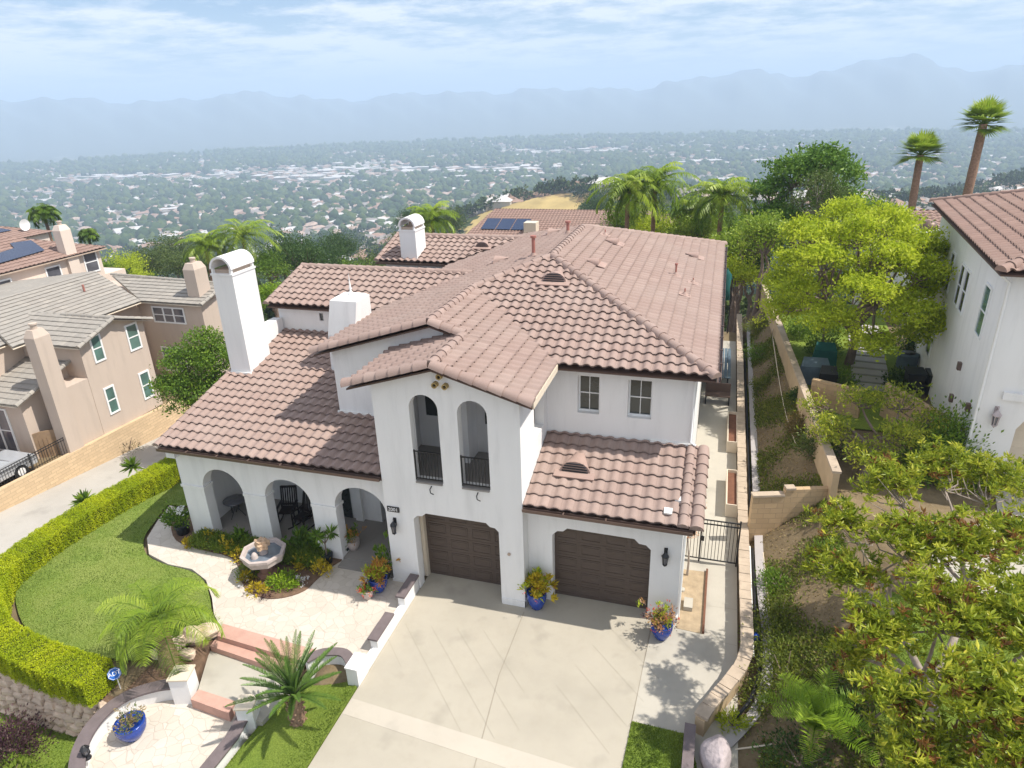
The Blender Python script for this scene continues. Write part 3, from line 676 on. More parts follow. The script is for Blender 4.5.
# ---- chimneys
def arched_chimney(x0, x1, y0, y1, zb, zt, r, name='chimney', zup=.16):
    c = MB(); c.box(x0, y0, zb, x1, y1, zt); c.box(x0-.03, y0-.03, zt-.0, x1+.03, y1+.03, zt+.07)
    o = c.build(name, M['white'], H)
    k = MB(); cx = (x0+x1)/2; n = 16; w2 = (x1-x0)/2+.02; z0 = zt+.07
    prof = [(cx-w2*math.cos(PI*i/n), z0+zup+r*math.sin(PI*i/n)) for i in range(n+1)]; prof2 = [(cx-(w2-.08)*math.cos(PI*i/n), z0+zup+(r-.08)*math.sin(PI*i/n)) for i in range(n+1)]
    vs = [(x, y, z) for y in (y0-.02, y1+.02) for x, z in prof+prof2]; m = n+1
    fs = []
    for i in range(n):
        fs += [(i, i+1, 2*m+i+1, 2*m+i), (m+i, 3*m+i, 3*m+i+1, m+i+1), (i, m+i, m+i+1, i+1), (2*m+i, 2*m+i+1, 3*m+i+1, 3*m+i)]
    fs += [(0, 2*m, 3*m, m), (n, m+n, 3*m+n, 2*m+n)]
    k.add(vs, fs)
    for x in (x0+.02, x1-.1):
        for y in (y0, y1-.1): k.box(x, y, z0, x+.08, y+.1, z0+zup)
    k.build('chimney_cap', M['white'], o)
    g = MB(); g.box(x0+.1, y0+.1, z0, x1-.1, y1-.1, z0+.12); g.lathe([(.13, .12), (.13, .3), (0, .32)], (cx, (y0+y1)/2, z0), 12); g.build('flue', M['soffit'], o)
    return o
ch = arched_chimney(-17.5, -16.62, 19.95, 21.25, 4.9, 8.84, .46)
q = MB(); q.box(-17.48, 21.26, 5.0, -17.08, 22.98, 6.32); q.build('chimney_shoulder', M['white'], ch)
q = MB(); q.box(-17.52, 19.88, 5.06, -16.58, 19.948, 5.13); q.build('chimney_flashing', M['flash'], ch)
arched_chimney(-15.05, -14.2, 30.35, 31.5, 6.6, 8.55, .44)
q = MB()   # tapered chimney with a finial
vs = []
for (z, x0, x1, y0, y1) in ((4.8, -13.55, -12.38, 20.6, 22.1), (6.6, -13.5, -12.4, 20.65, 22.05), (7.86, -13.36, -12.28, 20.85, 21.85), (7.96, -13.2, -12.42, 21.0, 21.7)):
    vs += [(x0, y0, z), (x1, y0, z), (x1, y1, z), (x0, y1, z)]
q.add(vs, [(4*i+k, 4*i+(k+1) % 4, 4*i+4+(k+1) % 4, 4*i+4+k) for i in range(3) for k in range(4)]+[(12, 13, 14, 15), (0, 3, 2, 1)])
c3 = q.build('chimney', M['white'], H)
q = MB(); q.lathe([(.0, .9), (.02, .6), (.035, .35), (.06, .3), (.03, .25), (.05, .2), (.11, .12), (.13, 0)], (-12.75, 21.35, 7.9), 12); q.build('finial', M['white'], c3)
# ---- roof fittings
def dormer_vent(c, u, up, s=1.):
    u = Vector(u); up = Vector(up).normalized(); c = Vector(c); n = u.cross(up).normalized(); n = n if n.z > 0 else -n
    q = MB(); k = 10; vs = []
    f = [c+u*(.42*s*math.cos(PI*i/k))+n*.03+Vector((0, 0, .34*s*math.sin(PI*i/k))) for i in range(k+1)]
    bk = [c+u*(.12*s*math.cos(PI*i/k))+up*.75*s+n*.05 for i in range(k+1)]
    q.add([*f, *bk], [(i, i+1, k+2+i, k+1+i) for i in range(k)], 0, True)
    q.add([*f], [tuple(range(k+1))]); q.obox(c-up*.09*s+n*.05, (.55*s, .12*s, .02), math.atan2(u.y, u.x), math.asin(max(-1, min(1, up.z))) if abs(u.x) > .5 else 0)
    o = q.build('roof_vent', M['ventpaint'], H)
    l = MB(); fr = -n.cross(u) if False else Vector((-up.x, -up.y, 0)).normalized()
    for i in range(4):
        hh = (.05+i*.075)*s; ww = .36*s*math.sqrt(max(.05, 1-(hh/(.36*s))**2))
        l.beam(c-u*ww+fr*.012+Vector((0, 0, hh))+n*.03, c+u*ww+fr*.012+Vector((0, 0, hh))+n*.03, .03*s)
    l.build('vent_louvre', M['dark'], o); return o
dormer_vent((-3.55, 17.2, gy(17.2)+.06), (1, 0, 0), (0, 1, .3), 1.1)
mf = lambda y: ZE+S*(y-YE)
dormer_vent((-5.45, 22.6, mf(22.6)+.06), (1, 0, 0), (0, 1, .3), 1.05)
dormer_vent((-11.2, 31.5, vz(31.5)+.06), (1, 0, 0), (0, 1, .3), .85)
def low_vent(c, side):   # small hood on the right/left slope
    q = MB(); c = Vector(c); up = Vector((-1, 0, .3)).normalized() if side > 0 else Vector((1, 0, .3)).normalized(); u = Vector((0, 1, 0)); k = 8
    f = [c+u*(.3*math.cos(PI*i/k))+Vector((0, 0, .04+.25*math.sin(PI*i/k))) for i in range(k+1)]; b = [c+u*(.1*math.cos(PI*i/k))+up*.6+Vector((0, 0, .06)) for i in range(k+1)]
    q.add([*f, *b], [(i, i+1, k+2+i, k+1+i) for i in range(k)], 0, True); q.add([*f], [tuple(range(k+1))])
    q.obox(c-up*.12+Vector((0, 0, .06)), (.14, .36, .015), 0, 0, .29*side); q.build('roof_vent', M['ventpaint'], H)
mr = lambda x: ZE+S*(XE-x)
for x, y in ((-4.3, 25.2), (-4.2, 29.2), (-.9, 31.5)): low_vent((x, y, mr(x)+.05), 1)
for x, y in ((-8.9, 26.6), (-7.7, 31.0)): low_vent((x, y, pl(x)+.05), -1)
def vpipe(x, y, z, h, r=.05, cap=True):
    q = MB(); q.tube([(x, y, z-.1), (x, y, z+h)], r, 10)
    if cap: q.tube([(x, y, z+h), (x, y, z+h+.08)], r*1.7, 10)
    o = q.build('vent_pipe', M['pipe'], H); f = MB(); f.obox((x, y, z+.06), (.22, .2, .012), 0, 0, .29 if x > XR else -.29); f.lathe([(.14, 0), (r+.01, .14)], (x, y, z+.04), 10); f.build('pipe_flashing', M['ventpaint'], o)
vpipe(-6.9, 25.3, pl(-6.9)+.03, .75, .07); vpipe(-6.4, 29.2, pl(-6.4)+.03, .5, .07)
vpipe(-1.6, 27.3, mr(-1.6)+.03, .45, .035); vpipe(-1.1, 25.0, mr(-1.1)+.03, .3, .025, False); vpipe(-.9, 27.0, mr(-.9)+.03, .25, .02, False); vpipe(-4.9, 30.0, mr(-4.9)+.03, .3, .025, False)
q = MB(); c = Vector((-.75, 16.25, gy(16.25)+.1)); q.obox(c, (.11, .1, .03), 0, .29); q.build('roof_jack', M['flash'], H)
# ---- wall lanterns
def lantern(x, y, z, parent=H, s=1., mat='black', fdir=-1, glow='glassb'):
    q = MB(); Y = y+fdir*.14*s
    q.box(x-.05*s, min(y, y+fdir*.02), z-.05*s, x+.05*s, max(y, y+fdir*.02), z+.22*s); q.tube([(x, y+fdir*.02, z+.12*s), (x, y+fdir*.1*s, z+.26*s), (x, Y, z+.2*s)], .012*s, 6)
    q.lathe([(.0, .2*s), (.02*s, .16*s), (.11*s, .04*s), (.115*s, .02*s), (.095*s, .0)], (x, Y, z), 6, smooth=False)
    for k in range(6): a = 2*PI*k/6; q.beam((x+.085*s*math.cos(a), Y+.085*s*math.sin(a), z), (x+.06*s*math.cos(a), Y+.06*s*math.sin(a), z-.24*s), .014*s)
    q.lathe([(.07*s, -.24*s), (.075*s, -.26*s), (.03*s, -.3*s), (0, -.34*s)], (x, Y, z), 6, smooth=False)
    o = q.build('wall_lantern', M[mat], parent); g = MB(); g.lathe([(.075*s, -.005*s), (.052*s, -.235*s)], (x, Y, z), 6, smooth=False); g.build('lantern_glass', M[glow], o); return o
lantern(-8.93, 15.85, 2.36); lantern(-.74, 16.36, 2.36)
# doorbell / hose fitting by the tower
q = MB(); q.tube([(-5.25, 15.85, 1.9), (-5.25, 15.81, 1.9)], .05, 10); q.build('wall_fitting', M['soffit'], H)
q = MB(); q.box(-9.14, 15.815, 2.80, -8.74, 15.849, 2.98); npq = q.build('house_number', M['black'], H)
def text_obj(txt, size, loc, rot, mat, parent=None, name='lettering', ext=.003):
    cu = bpy.data.curves.new(name, 'FONT'); cu.body = txt; cu.size = size; cu.extrude = ext; cu.align_x = 'CENTER'; cu.align_y = 'CENTER'
    t = bpy.data.objects.new('tmp_text', cu); COL.objects.link(t); bpy.context.view_layer.update()
    me = bpy.data.meshes.new_from_object(t.evaluated_get(bpy.context.evaluated_depsgraph_get())); bpy.data.objects.remove(t); bpy.data.curves.remove(cu)
    me.materials.clear(); me.materials.append(mat); me.name = name
    me.transform(Matrix.Translation(Vector(loc)-org(parent)) @ rot.to_4x4())
    o = bpy.data.objects.new(name, me); COL.objects.link(o); o.parent = parent; ORG[o.name] = org(parent); return o
text_obj('2001', .17, (-8.94, 15.81, 2.89), Matrix.Rotation(PI/2, 3, 'X'), M['trimwhite'], npq, 'digits')
# ================================================================== PLANTS
def unit(a): return a/np.maximum(1e-9, np.linalg.norm(a, axis=1, keepdims=True))
def rand_dirs(n, rng, up=0.): d = unit(rng.normal(size=(n, 3))); d[:, 2] += up; return unit(d)
def leaf_arrays(c, d, L, W, rng):
    """rhombic leaves starting at c, pointing along d"""
    n = len(c); L = np.broadcast_to(L, n)[:, None]; W = np.broadcast_to(W, n)[:, None]
    s = unit(np.cross(d, rng.normal(size=(n, 3)))); up = np.cross(s, d)
    V = np.stack([c, c+d*L*.45+s*W/2+up*L*.06, c+d*L, c+d*L*.45-s*W/2+up*L*.06], 1).reshape(-1, 3)
    return V, np.arange(4*n).reshape(n, 4)
def leaves_obj(name, c, d, L, W, mat, tint, parent=None, at=None, rng=RNG):
    V, F = leaf_arrays(c, d, L, W, rng)
    return np_obj(name, V, F, mat, parent, at, tint=np.clip(tint, 0, 1))
def lobes_points(lobes, n_clump, rng, shell=.55):
    w = np.array([l[3]*l[4]*l[5] for l in lobes])**.7; w /= w.sum()
    idx = rng.choice(len(lobes), n_clump, p=w); A = np.array(lobes)[idx]
    d = unit(rng.normal(size=(n_clump, 3))); d[:, 2] = np.where(d[:, 2] < -.5, -d[:, 2]*.6, d[:, 2]); r = shell+(1-shell)*rng.random(n_clump)**.6
    r *= 1+.12*rng.normal(size=n_clump)
    return A[:, :3]+d*r[:, None]*A[:, 3:6], d
def broad_tree(name, label, base, lobes, nclump, per, leaf, mat, bark='bark', r0=.18, group=None, cat='tree', clump_r=.35, seed=1, up=.3, rosette=False, W=.45, limbs=True, second=None, shell=.55, parts=True):
    """lobes: absolute (x,y,z,rx,ry,rz)"""
    rng = np.random.default_rng(seed); base = Vector(base)
    t = thing(name, label, cat, base, 0, group)
    top = Vector((sum(l[0] for l in lobes)/len(lobes), sum(l[1] for l in lobes)/len(lobes), sum(l[2] for l in lobes)/len(lobes)))
    q = MB(); fork = base.lerp(top, .45); fork.x = fork.x*.6+base.x*.4
    q.tube([base-Vector((0, 0, .2)), base+(fork-base)*.5+Vector((r0*.4, 0, 0)), fork], [r0*1.25, r0*.95, r0*.8], 9)
    cp_, cd = lobes_points(lobes, nclump, rng, shell)
    if limbs:
        ang = [math.atan2(l[1]-fork.y, l[0]-fork.x) for l in lobes]; ng = max(1, min(5, len(lobes)//3)); a0_ = rng.random()*6; grp = [int(((a-a0_) % (2*PI))/(2*PI)*ng) % ng for a in ang]; prim = {}
        for g_ in set(grp):
            mem = [Vector(l[:3]) for l, k in zip(lobes, grp) if k == g_]; cen = sum(mem, Vector())/len(mem); st_ = base.lerp(fork, .75+.35*rng.random()) if len(mem) > 0 else fork
            e = fork.lerp(cen, .5)+Vector(rng.normal(0, r0*.8, 3)); e.z = min(e.z, cen.z-.3*lobes[0][5]); mid_ = st_.lerp(e, .5)+Vector((*rng.normal(0, r0*.9, 2), -r0*.8)); q.tube(smooth_line([st_, mid_, e], 3), list(np.linspace(r0*.72, r0*.45, 7)), 8); prim[g_] = e
        for l, g_ in zip(lobes, grp):
            c = Vector(l[:3]); e0 = prim[g_]; m = e0.lerp(c, .5)+Vector((*rng.normal(0, .1*l[3]+.05, 2), -.12*l[5])); q.tube(smooth_line([e0, m, c], 3), list(np.linspace(r0*.42, r0*.13, 7)), 6)
            own = [k for k in range(nclump) if (Vector(cp_[k])-c).length < max(l[3:6])*1.25][:12]
            for k in own: e = Vector(cp_[k]); q.tube([m.lerp(c, .6), m.lerp(e, .6)+Vector((0, 0, .05)), e], [r0*.2, r0*.12, r0*.05], 5, caps=False)
    q.build('trunk', M[bark], t)
    n = nclump*per; ci = np.repeat(np.arange(nclump), per); ctint = rng.random(nclump)
    if rosette:
        d = rand_dirs(n, rng, .55); d[:, 2] = np.abs(d[:, 2])*.9+.02*0; c = cp_[ci]+rng.normal(0, clump_r*.12, (n, 3)); 
    else:
        c = cp_[ci]+rng.normal(0, 1, (n, 3))*clump_r*np.array([1, 1, .6]); d = rand_dirs(n, rng, up)
    L = leaf*(.7+.6*rng.random(n)); tint = .25+.5*(ctint[ci])+rng.normal(0, .14, n)-.12*0
    if second:
        m2 = ctint[ci] > second[1]; k1 = ~m2
        leaves_obj('crown', c[k1], d[k1], L[k1], L[k1]*W, M[mat], tint[k1], t, rng=rng)
        leaves_obj('new_growth', c[m2], d[m2], L[m2]*.9, L[m2]*W*.9, M[second[0]], rng.random(m2.sum()), t, rng=rng)
    else: leaves_obj('crown', c, d, L, L*W, M[mat], tint, t, rng=rng)
    return t
def shrub(name, label, c, r, n, leaf, mat, group=None, cat='shrub', seed=1, W=.45, up=.4, gauss=False, parent=None, W2=None):
    rng = np.random.default_rng(seed); c = np.array(c, float); r = np.array(r if hasattr(r, '__len__') else (r, r, r), float)
    k = max(6, n//14); cl, _ = lobes_points([(0, 0, 0, 1, 1, 1)], k, rng, .35); ci = rng.integers(0, k, n)
    p = cl[ci]+rng.normal(0, .16, (n, 3)); p[:, 2] = np.abs(p[:, 2]); d = unit(p*np.array([1, 1, 1])+rng.normal(0, .6, (n, 3))+np.array([0, 0, up]))
    L = leaf*(.7+.6*rng.random(n)); tint = .2+.6*rng.random(k)[ci]+rng.normal(0, .12, n)
    base = (c[0], c[1], c[2])
    stem = None
    if parent is None:
        t = thing(name, label, cat, base, 0, group)
        q = MB()
        for j in range(5): a = 2*PI*j/5; q.tube([base, (base[0]+.5*r[0]*math.cos(a), base[1]+.5*r[1]*math.sin(a), base[2]+.7*r[2])], [.03*r[0]+.01, .008], 5)
        q.build('stem', M['bark'], t)
    else: t = parent
    leaves_obj('foliage', c+p*r, d, L, L*W, M[mat], tint, t, rng=rng); return t
def frond_arrays(root, az_, el, length, rng, nleaf=26, ll=.45, lw=.035, droop=1.1, vee=.35, taper=True, fwd=.45, tuft=0.):
    """feather frond: returns rachis points and leaflet arrays"""
    pts = []; p = Vector(root); e = el; seg = 12
    for i in range(seg+1):
        pts.append(p.copy()); e2 = e-droop*(i/seg)**1.3; p = p+Vector((math.cos(az_)*math.cos(e2), math.sin(az_)*math.cos(e2), math.sin(e2)))*(length/seg)
    P = np.array(pts); t = np.linspace(.1, 1, nleaf); idx = np.minimum((t*seg).astype(int), seg-1); fr = t*seg-idx
    C = P[idx]*(1-fr[:, None])+P[idx+1]*fr[:, None]; T_ = unit(P[idx+1]-P[idx]); side = unit(np.cross(T_, np.array([0, 0, 1.])+.001)); upv = np.cross(side, T_)
    c = []; d = []; L = []
    for s in (-1, 1):
        dd = unit(side*s+T_*fwd+upv*vee+rng.normal(0, .07+tuft, (nleaf, 3))); c.append(C); d.append(dd)
        L.append(ll*(np.sin(PI*np.clip(t*.92+.06, 0, 1))**.6 if taper else np.ones(nleaf))*(.85+.3*rng.random(nleaf)))
    return pts, np.concatenate(c), np.concatenate(d), np.concatenate(L), np.concatenate([side, -side])
def blade_arrays(c, d, L, W, nrm, sag=.25):
    """long narrow leaflet in two quads, sagging at the tip"""
    n = len(c); L = np.broadcast_to(L, n)[:, None]; W = np.broadcast_to(W, n)[:, None]
    s = unit(np.cross(d, nrm)); m = c+d*L*.5; tip = c+d*L-np.array([0, 0, 1.])*L*sag
    V = np.stack([c-s*W*.35, c+s*W*.35, m+s*W*.5, m-s*W*.5, tip+s*W*.08, tip-s*W*.08], 1).reshape(-1, 3)
    b = 6*np.arange(n)[:, None]; F = np.concatenate([b+np.array([[0, 1, 2, 3]]), b+np.array([[3, 2, 4, 5]])])
    return V, F
def feather_palm(name, label, base, h, nf, fl, mat='l_palm', group=None, seed=1, r0=.16, nleaf=28, ll=.5, lw=.04, droop=1.3, el=(.1, 1.3), lean=(0, 0), bark='barkpalm', sag=.35, vee=.2, cat='palm', dry=0):
    rng = np.random.default_rng(seed); base = Vector(base); t = thing(name, label, cat, base, 0, group)
    top = base+Vector((lean[0], lean[1], h)); q = MB(); ps = [base-Vector((0, 0, .2)), base.lerp(top, .33)+Vector((lean[0]*-.08, 0, 0)), base.lerp(top, .66), top]
    q.tube(ps, [r0*1.3, r0, r0*.85, r0*.95], 10); q.build('trunk', M[bark], t)
    Vs = []; Fs = []; ti = []; b = 0; rq = MB()
    for i in range(nf):
        a = i*2.39996+rng.normal(0, .1); u = i/max(1, nf-1); e = el[1]+(el[0]-el[1])*u+rng.normal(0, .08)
        L_ = fl*(.8+.3*rng.random())*(.75+.25*min(1, u*2))
        pts, c, d, L, s = frond_arrays(top, a, e, L_, rng, nleaf, ll, lw, droop*(.8+.4*rng.random()), vee)
        rq.tube(pts[::2], list(np.linspace(.022, .005, len(pts[::2]))), 4, caps=False)
        V, F = blade_arrays(c, d, L, lw, np.tile([0, 0, 1.], (len(c), 1)), sag); Vs.append(V); Fs.append(F+b); b += len(V); x = rng.random()*.5+.25-.25*(u > .85); ti.append(np.full(len(F), x)+rng.normal(0, .1, len(F)))
    rq.build('frond_stalk', M[mat], t)
    np_obj('crown', np.concatenate(Vs), np.concatenate(Fs), M[mat], t, tint=np.clip(np.concatenate(ti), 0, 1)); return t
def fan_palm(name, label, base, h, nf, r, group=None, seed=1, r0=.3, lean=(0, 0), skirt=True):
    rng = np.random.default_rng(seed); base = Vector(base); t = thing(name, label, 'palm', base, 0, group)
    top = base+Vector((lean[0], lean[1], h)); q = MB(); n = 14
    q.tube([base.lerp(top, i/n)+Vector((lean[0]*.15*math.sin(PI*i/n), 0, 0)) for i in range(n+1)], [r0*(1.25-.45*i/n)*(1+.06*(i % 2)) for i in range(n+1)], 12); q.build('trunk', M['barkpalm'], t)
    Vs = []; Fs = []; ti = []; b = 0; st = MB()
    for i in range(nf):
        a = i*2.39996; u = i/nf; e = 1.45-1.75*u**.85+rng.normal(0, .12); dd = Vector((math.cos(a)*math.cos(e), math.sin(a)*math.cos(e), math.sin(e)))
        c = top+dd*r*.4; st.tube([top, c], [.03, .02], 4, caps=False); side = dd.cross(Vector((0, 0, 1))).normalized(); up = side.cross(dd); k = 17
        dirs = np.array([dd*math.cos(x)+side*math.sin(x)+up*.15*abs(math.sin(x)) for x in np.linspace(-1.25, 1.25, k)]); dirs = unit(dirs)
        V, F = blade_arrays(np.tile(np.array(c), (k, 1)), dirs, r*.62*(.85+.2*rng.random(k))*(1-.25*np.abs(np.linspace(-1, 1, k))), .085*r/1.6, np.tile(np.array(up), (k, 1)), .10)
        Vs.append(V); Fs.append(F+b); b += len(V); ti.append(np.full(len(F), .75-.55*u)+rng.normal(0, .12, len(F)))
    st.build('frond_stalk', M['l_fan'], t); np_obj('crown', np.concatenate(Vs), np.concatenate(Fs), M['l_fan'], t, tint=np.clip(np.concatenate(ti), 0, 1)); return t
def cycad(name, label, base, h, nf, fl, seed=1, group=None):
    rng = np.random.default_rng(seed); base = Vector(base); t = thing(name, label, 'palm', base, 0, group); top = base+Vector((.05, 0, h))
    q = MB(); q.tube([base-Vector((0, 0, .1)), base.lerp(top, .5), top], [.19, .17, .14], 10)
    for i in range(60): a = i*2.4; z = h*i/60; p = base+Vector((math.cos(a)*.16, math.sin(a)*.16, z)); q.beam(p, p+Vector((math.cos(a)*.07, math.sin(a)*.07, .05)), .035)
    q.build('trunk', M['barkpalm'], t); Vs = []; Fs = []; ti = []; b = 0; rq = MB()
    for i in range(nf):
        a = i*2.39996; u = i/nf; e = 1.45-1.15*u+rng.normal(0, .06)
        pts, c, d, L, s = frond_arrays(top, a, e, fl*(.85+.25*rng.random()), rng, 54, .135, .02, .45, .5, True, .75)
        rq.tube(pts[::2], list(np.linspace(.014, .004, len(pts[::2]))), 4, caps=False)
        V, F = blade_arrays(c, d, L, .022, np.tile([0, 0, 1.], (len(c), 1)), .02); Vs.append(V); Fs.append(F+b); b += len(V); ti.append(np.full(len(F), .35+.3*rng.random())+rng.normal(0, .12, len(F)))
    rq.build('frond_stalk', M['l_cycad'], t); np_obj('crown', np.concatenate(Vs), np.concatenate(Fs), M['l_cycad'], t, tint=np.clip(np.concatenate(ti), 0, 1)); return t
def grass(name, poly, z, n, h, mat, seed=1, label=None, zf=None):
    rng = np.random.default_rng(seed); P = np.array([xy(p) for p in poly]); x0, y0 = P.min(0); x1, y1 = P.max(0)
    q = rng.random((n, 2))*[x1-x0, y1-y0]+[x0, y0]; ins = np.zeros(n, bool); j = len(P)-1
    for i in range(len(P)):
        c = ((P[i, 1] > q[:, 1]) != (P[j, 1] > q[:, 1])) & (q[:, 0] < (P[j, 0]-P[i, 0])*(q[:, 1]-P[i, 1])/(P[j, 1]-P[i, 1]+1e-12)+P[i, 0]); ins ^= c; j = i
    q = q[ins]; m = len(q); zz = zf(q[:, 0], q[:, 1]) if zf else np.full(m, z); c = np.column_stack([q, zz-.005]); d = unit(np.column_stack([rng.normal(0, .45, (m, 2)), np.ones(m)]))
    o = leaves_obj(name, c, d, h*(.6+.8*rng.random(m)), .014, M[mat], .25+.3*rng.random(m)+.22*np.sin(q[:, 0]*1.3+q[:, 1]*.9)*np.sin(q[:, 1]*1.9)+.28*np.sin(np.hypot(q[:, 0]+18.3, q[:, 1]-12.6)*4.2), None, (0, 0, 0), rng); o['kind'] = 'stuff'
    if label: o['label'] = label
    return o
# ================================================================== TERRAIN
def sst(a, b, x): t = np.clip((x-a)/(b-a), 0, 1); return t*t*(3-2*t)
def gauss(x, y, cx, cy, rx, ry, h): return h*np.exp(-((x-cx)/rx)**2-((y-cy)/ry)**2)
def wob(x, y, s, seed): return np.sin(x/s+seed)*np.cos(y/s*1.3+seed*2)+.5*np.sin(x/s*2.3+y/s*1.7+seed*3)
_A, _B = az(0, 672, -.1), az(101, 700, -.1)
def terrain(x, y):
    x = np.asarray(x, float); y = np.asarray(y, float); z = np.full(np.broadcast(x, y).shape, -.06)
    # right bank and the neighbour's higher lot
    yc = np.minimum(y, 46); nearm = 1-sst(60, 110, y); xr = 1.75+0*y; top = 3.0+(y-43)*-.058; top = np.clip(top, 2.6, 5.2)
    bank = 1.85*np.clip((x-xr)/(np.where(y < 20.5, 3.6, top-xr)), 0, 1)*sst(8, 13, y)+.9*np.clip((x-xr)/3.6, 0, 1)*(1-sst(8, 13, y))
    z = np.where(x > xr, z+bank*nearm, z)
    # left: bank down to the lower road, then the neighbour's lot behind the block wall
    z = z-3.25*sst(-23.0, -24.6, -(-x))*0
    z = np.where(x < -22.9, z+(-1.78-.1*(yc-17.7))*sst(22.9, 24.2, -x)*nearm, z)
    z = np.where(x < -29.62, -.06-.94*nearm, z)
    # front left: lower lawn below the rock wall
    yl = _A.y+(_B.y-_A.y)/(_B.x-_A.x)*(x-_A.x)
    z = np.where((x < -14.2) & (x > -40) & (y < yl), -1.45, z)
    z = np.where((x >= -14.3) & (x < -9.9) & (y < 12.35), -1.0, z)
    z = np.where((x >= -9.9) & (x < -8.35) & (y < 11.6), -.42*(-8.35-x)/1.55-.06, z)
    # backyard edge and the long fall to the valley
    d = np.maximum(0, y-44+.12*np.maximum(0, -x-20)+.05*np.maximum(0, x)); d = np.hypot(d, np.maximum(0, -x-62)*.8); d = np.hypot(d, np.maximum(0, x-60)*.3)
    fall = -185*(1-np.exp(-d/520.)); far = sst(0, 60, d)
    hills = gauss(x, y, -135, 485, 110, 85, 48)+gauss(x, y, 40, 560, 160, 120, 46)+gauss(x, y, 330, 720, 220, 200, 62)+gauss(x, y, 620, 900, 260, 260, 90)+gauss(x, y, -20, 1150, 400, 150, 30)
    z = z+fall+far*(hills+wob(x, y, 60., 1.)*4*sst(100, 400, d)*np.exp(-d/2500))
    # mountains
    r = np.hypot(x, y); th = np.arctan2(x, y)
    ridge = 22+60*np.exp(-((th-.172)/.13)**2)+95*np.exp(-((th-.172)/.045)**2)+75*np.exp(-((th-.0)/.11)**2)+70*np.exp(-((th-.345)/.09)**2)+62*np.exp(-((th+.66)/.10)**2)+75*np.exp(-((th+.90)/.10)**2)+30*np.exp(-((th+.33)/.1)**2)+16*np.sin(th*31+2)+11*np.sin(th*67)+8*np.sin(th*131+1)+5*np.sin(th*263)
    z = z+np.where(r > 3300, sst(3300, 6500, r)*(ridge+185)*(1+.16*np.sin(th*85+r/500.)*np.sin(r/450.+th*20)*sst(3600, 4800, r)*(1-sst(5900, 6400, r)))*(1-sst(7200, 11000, r)*.6), 0)
    return z
def axis(fine, growth, lo, hi):
    a = list(fine)
    s = fine[1]-fine[0]
    while a[-1] < hi: s *= growth; a.append(a[-1]+s)
    s = fine[1]-fine[0]
    while a[0] > lo: s *= growth; a.insert(0, a[0]-s)
    return np.array(a)
gx = axis(np.arange(-34, 14, .3), 1.06, -150, 150); gy_ = axis(np.arange(2, 50, .3), 1.06, -60, 150)
GX, GY = np.meshgrid(gx, gy_); GZ_ = terrain(GX, GY)
nx, ny = len(gx), len(gy_); ii = (np.arange(ny-1)[:, None]*nx+np.arange(nx-1)[None, :]).ravel()
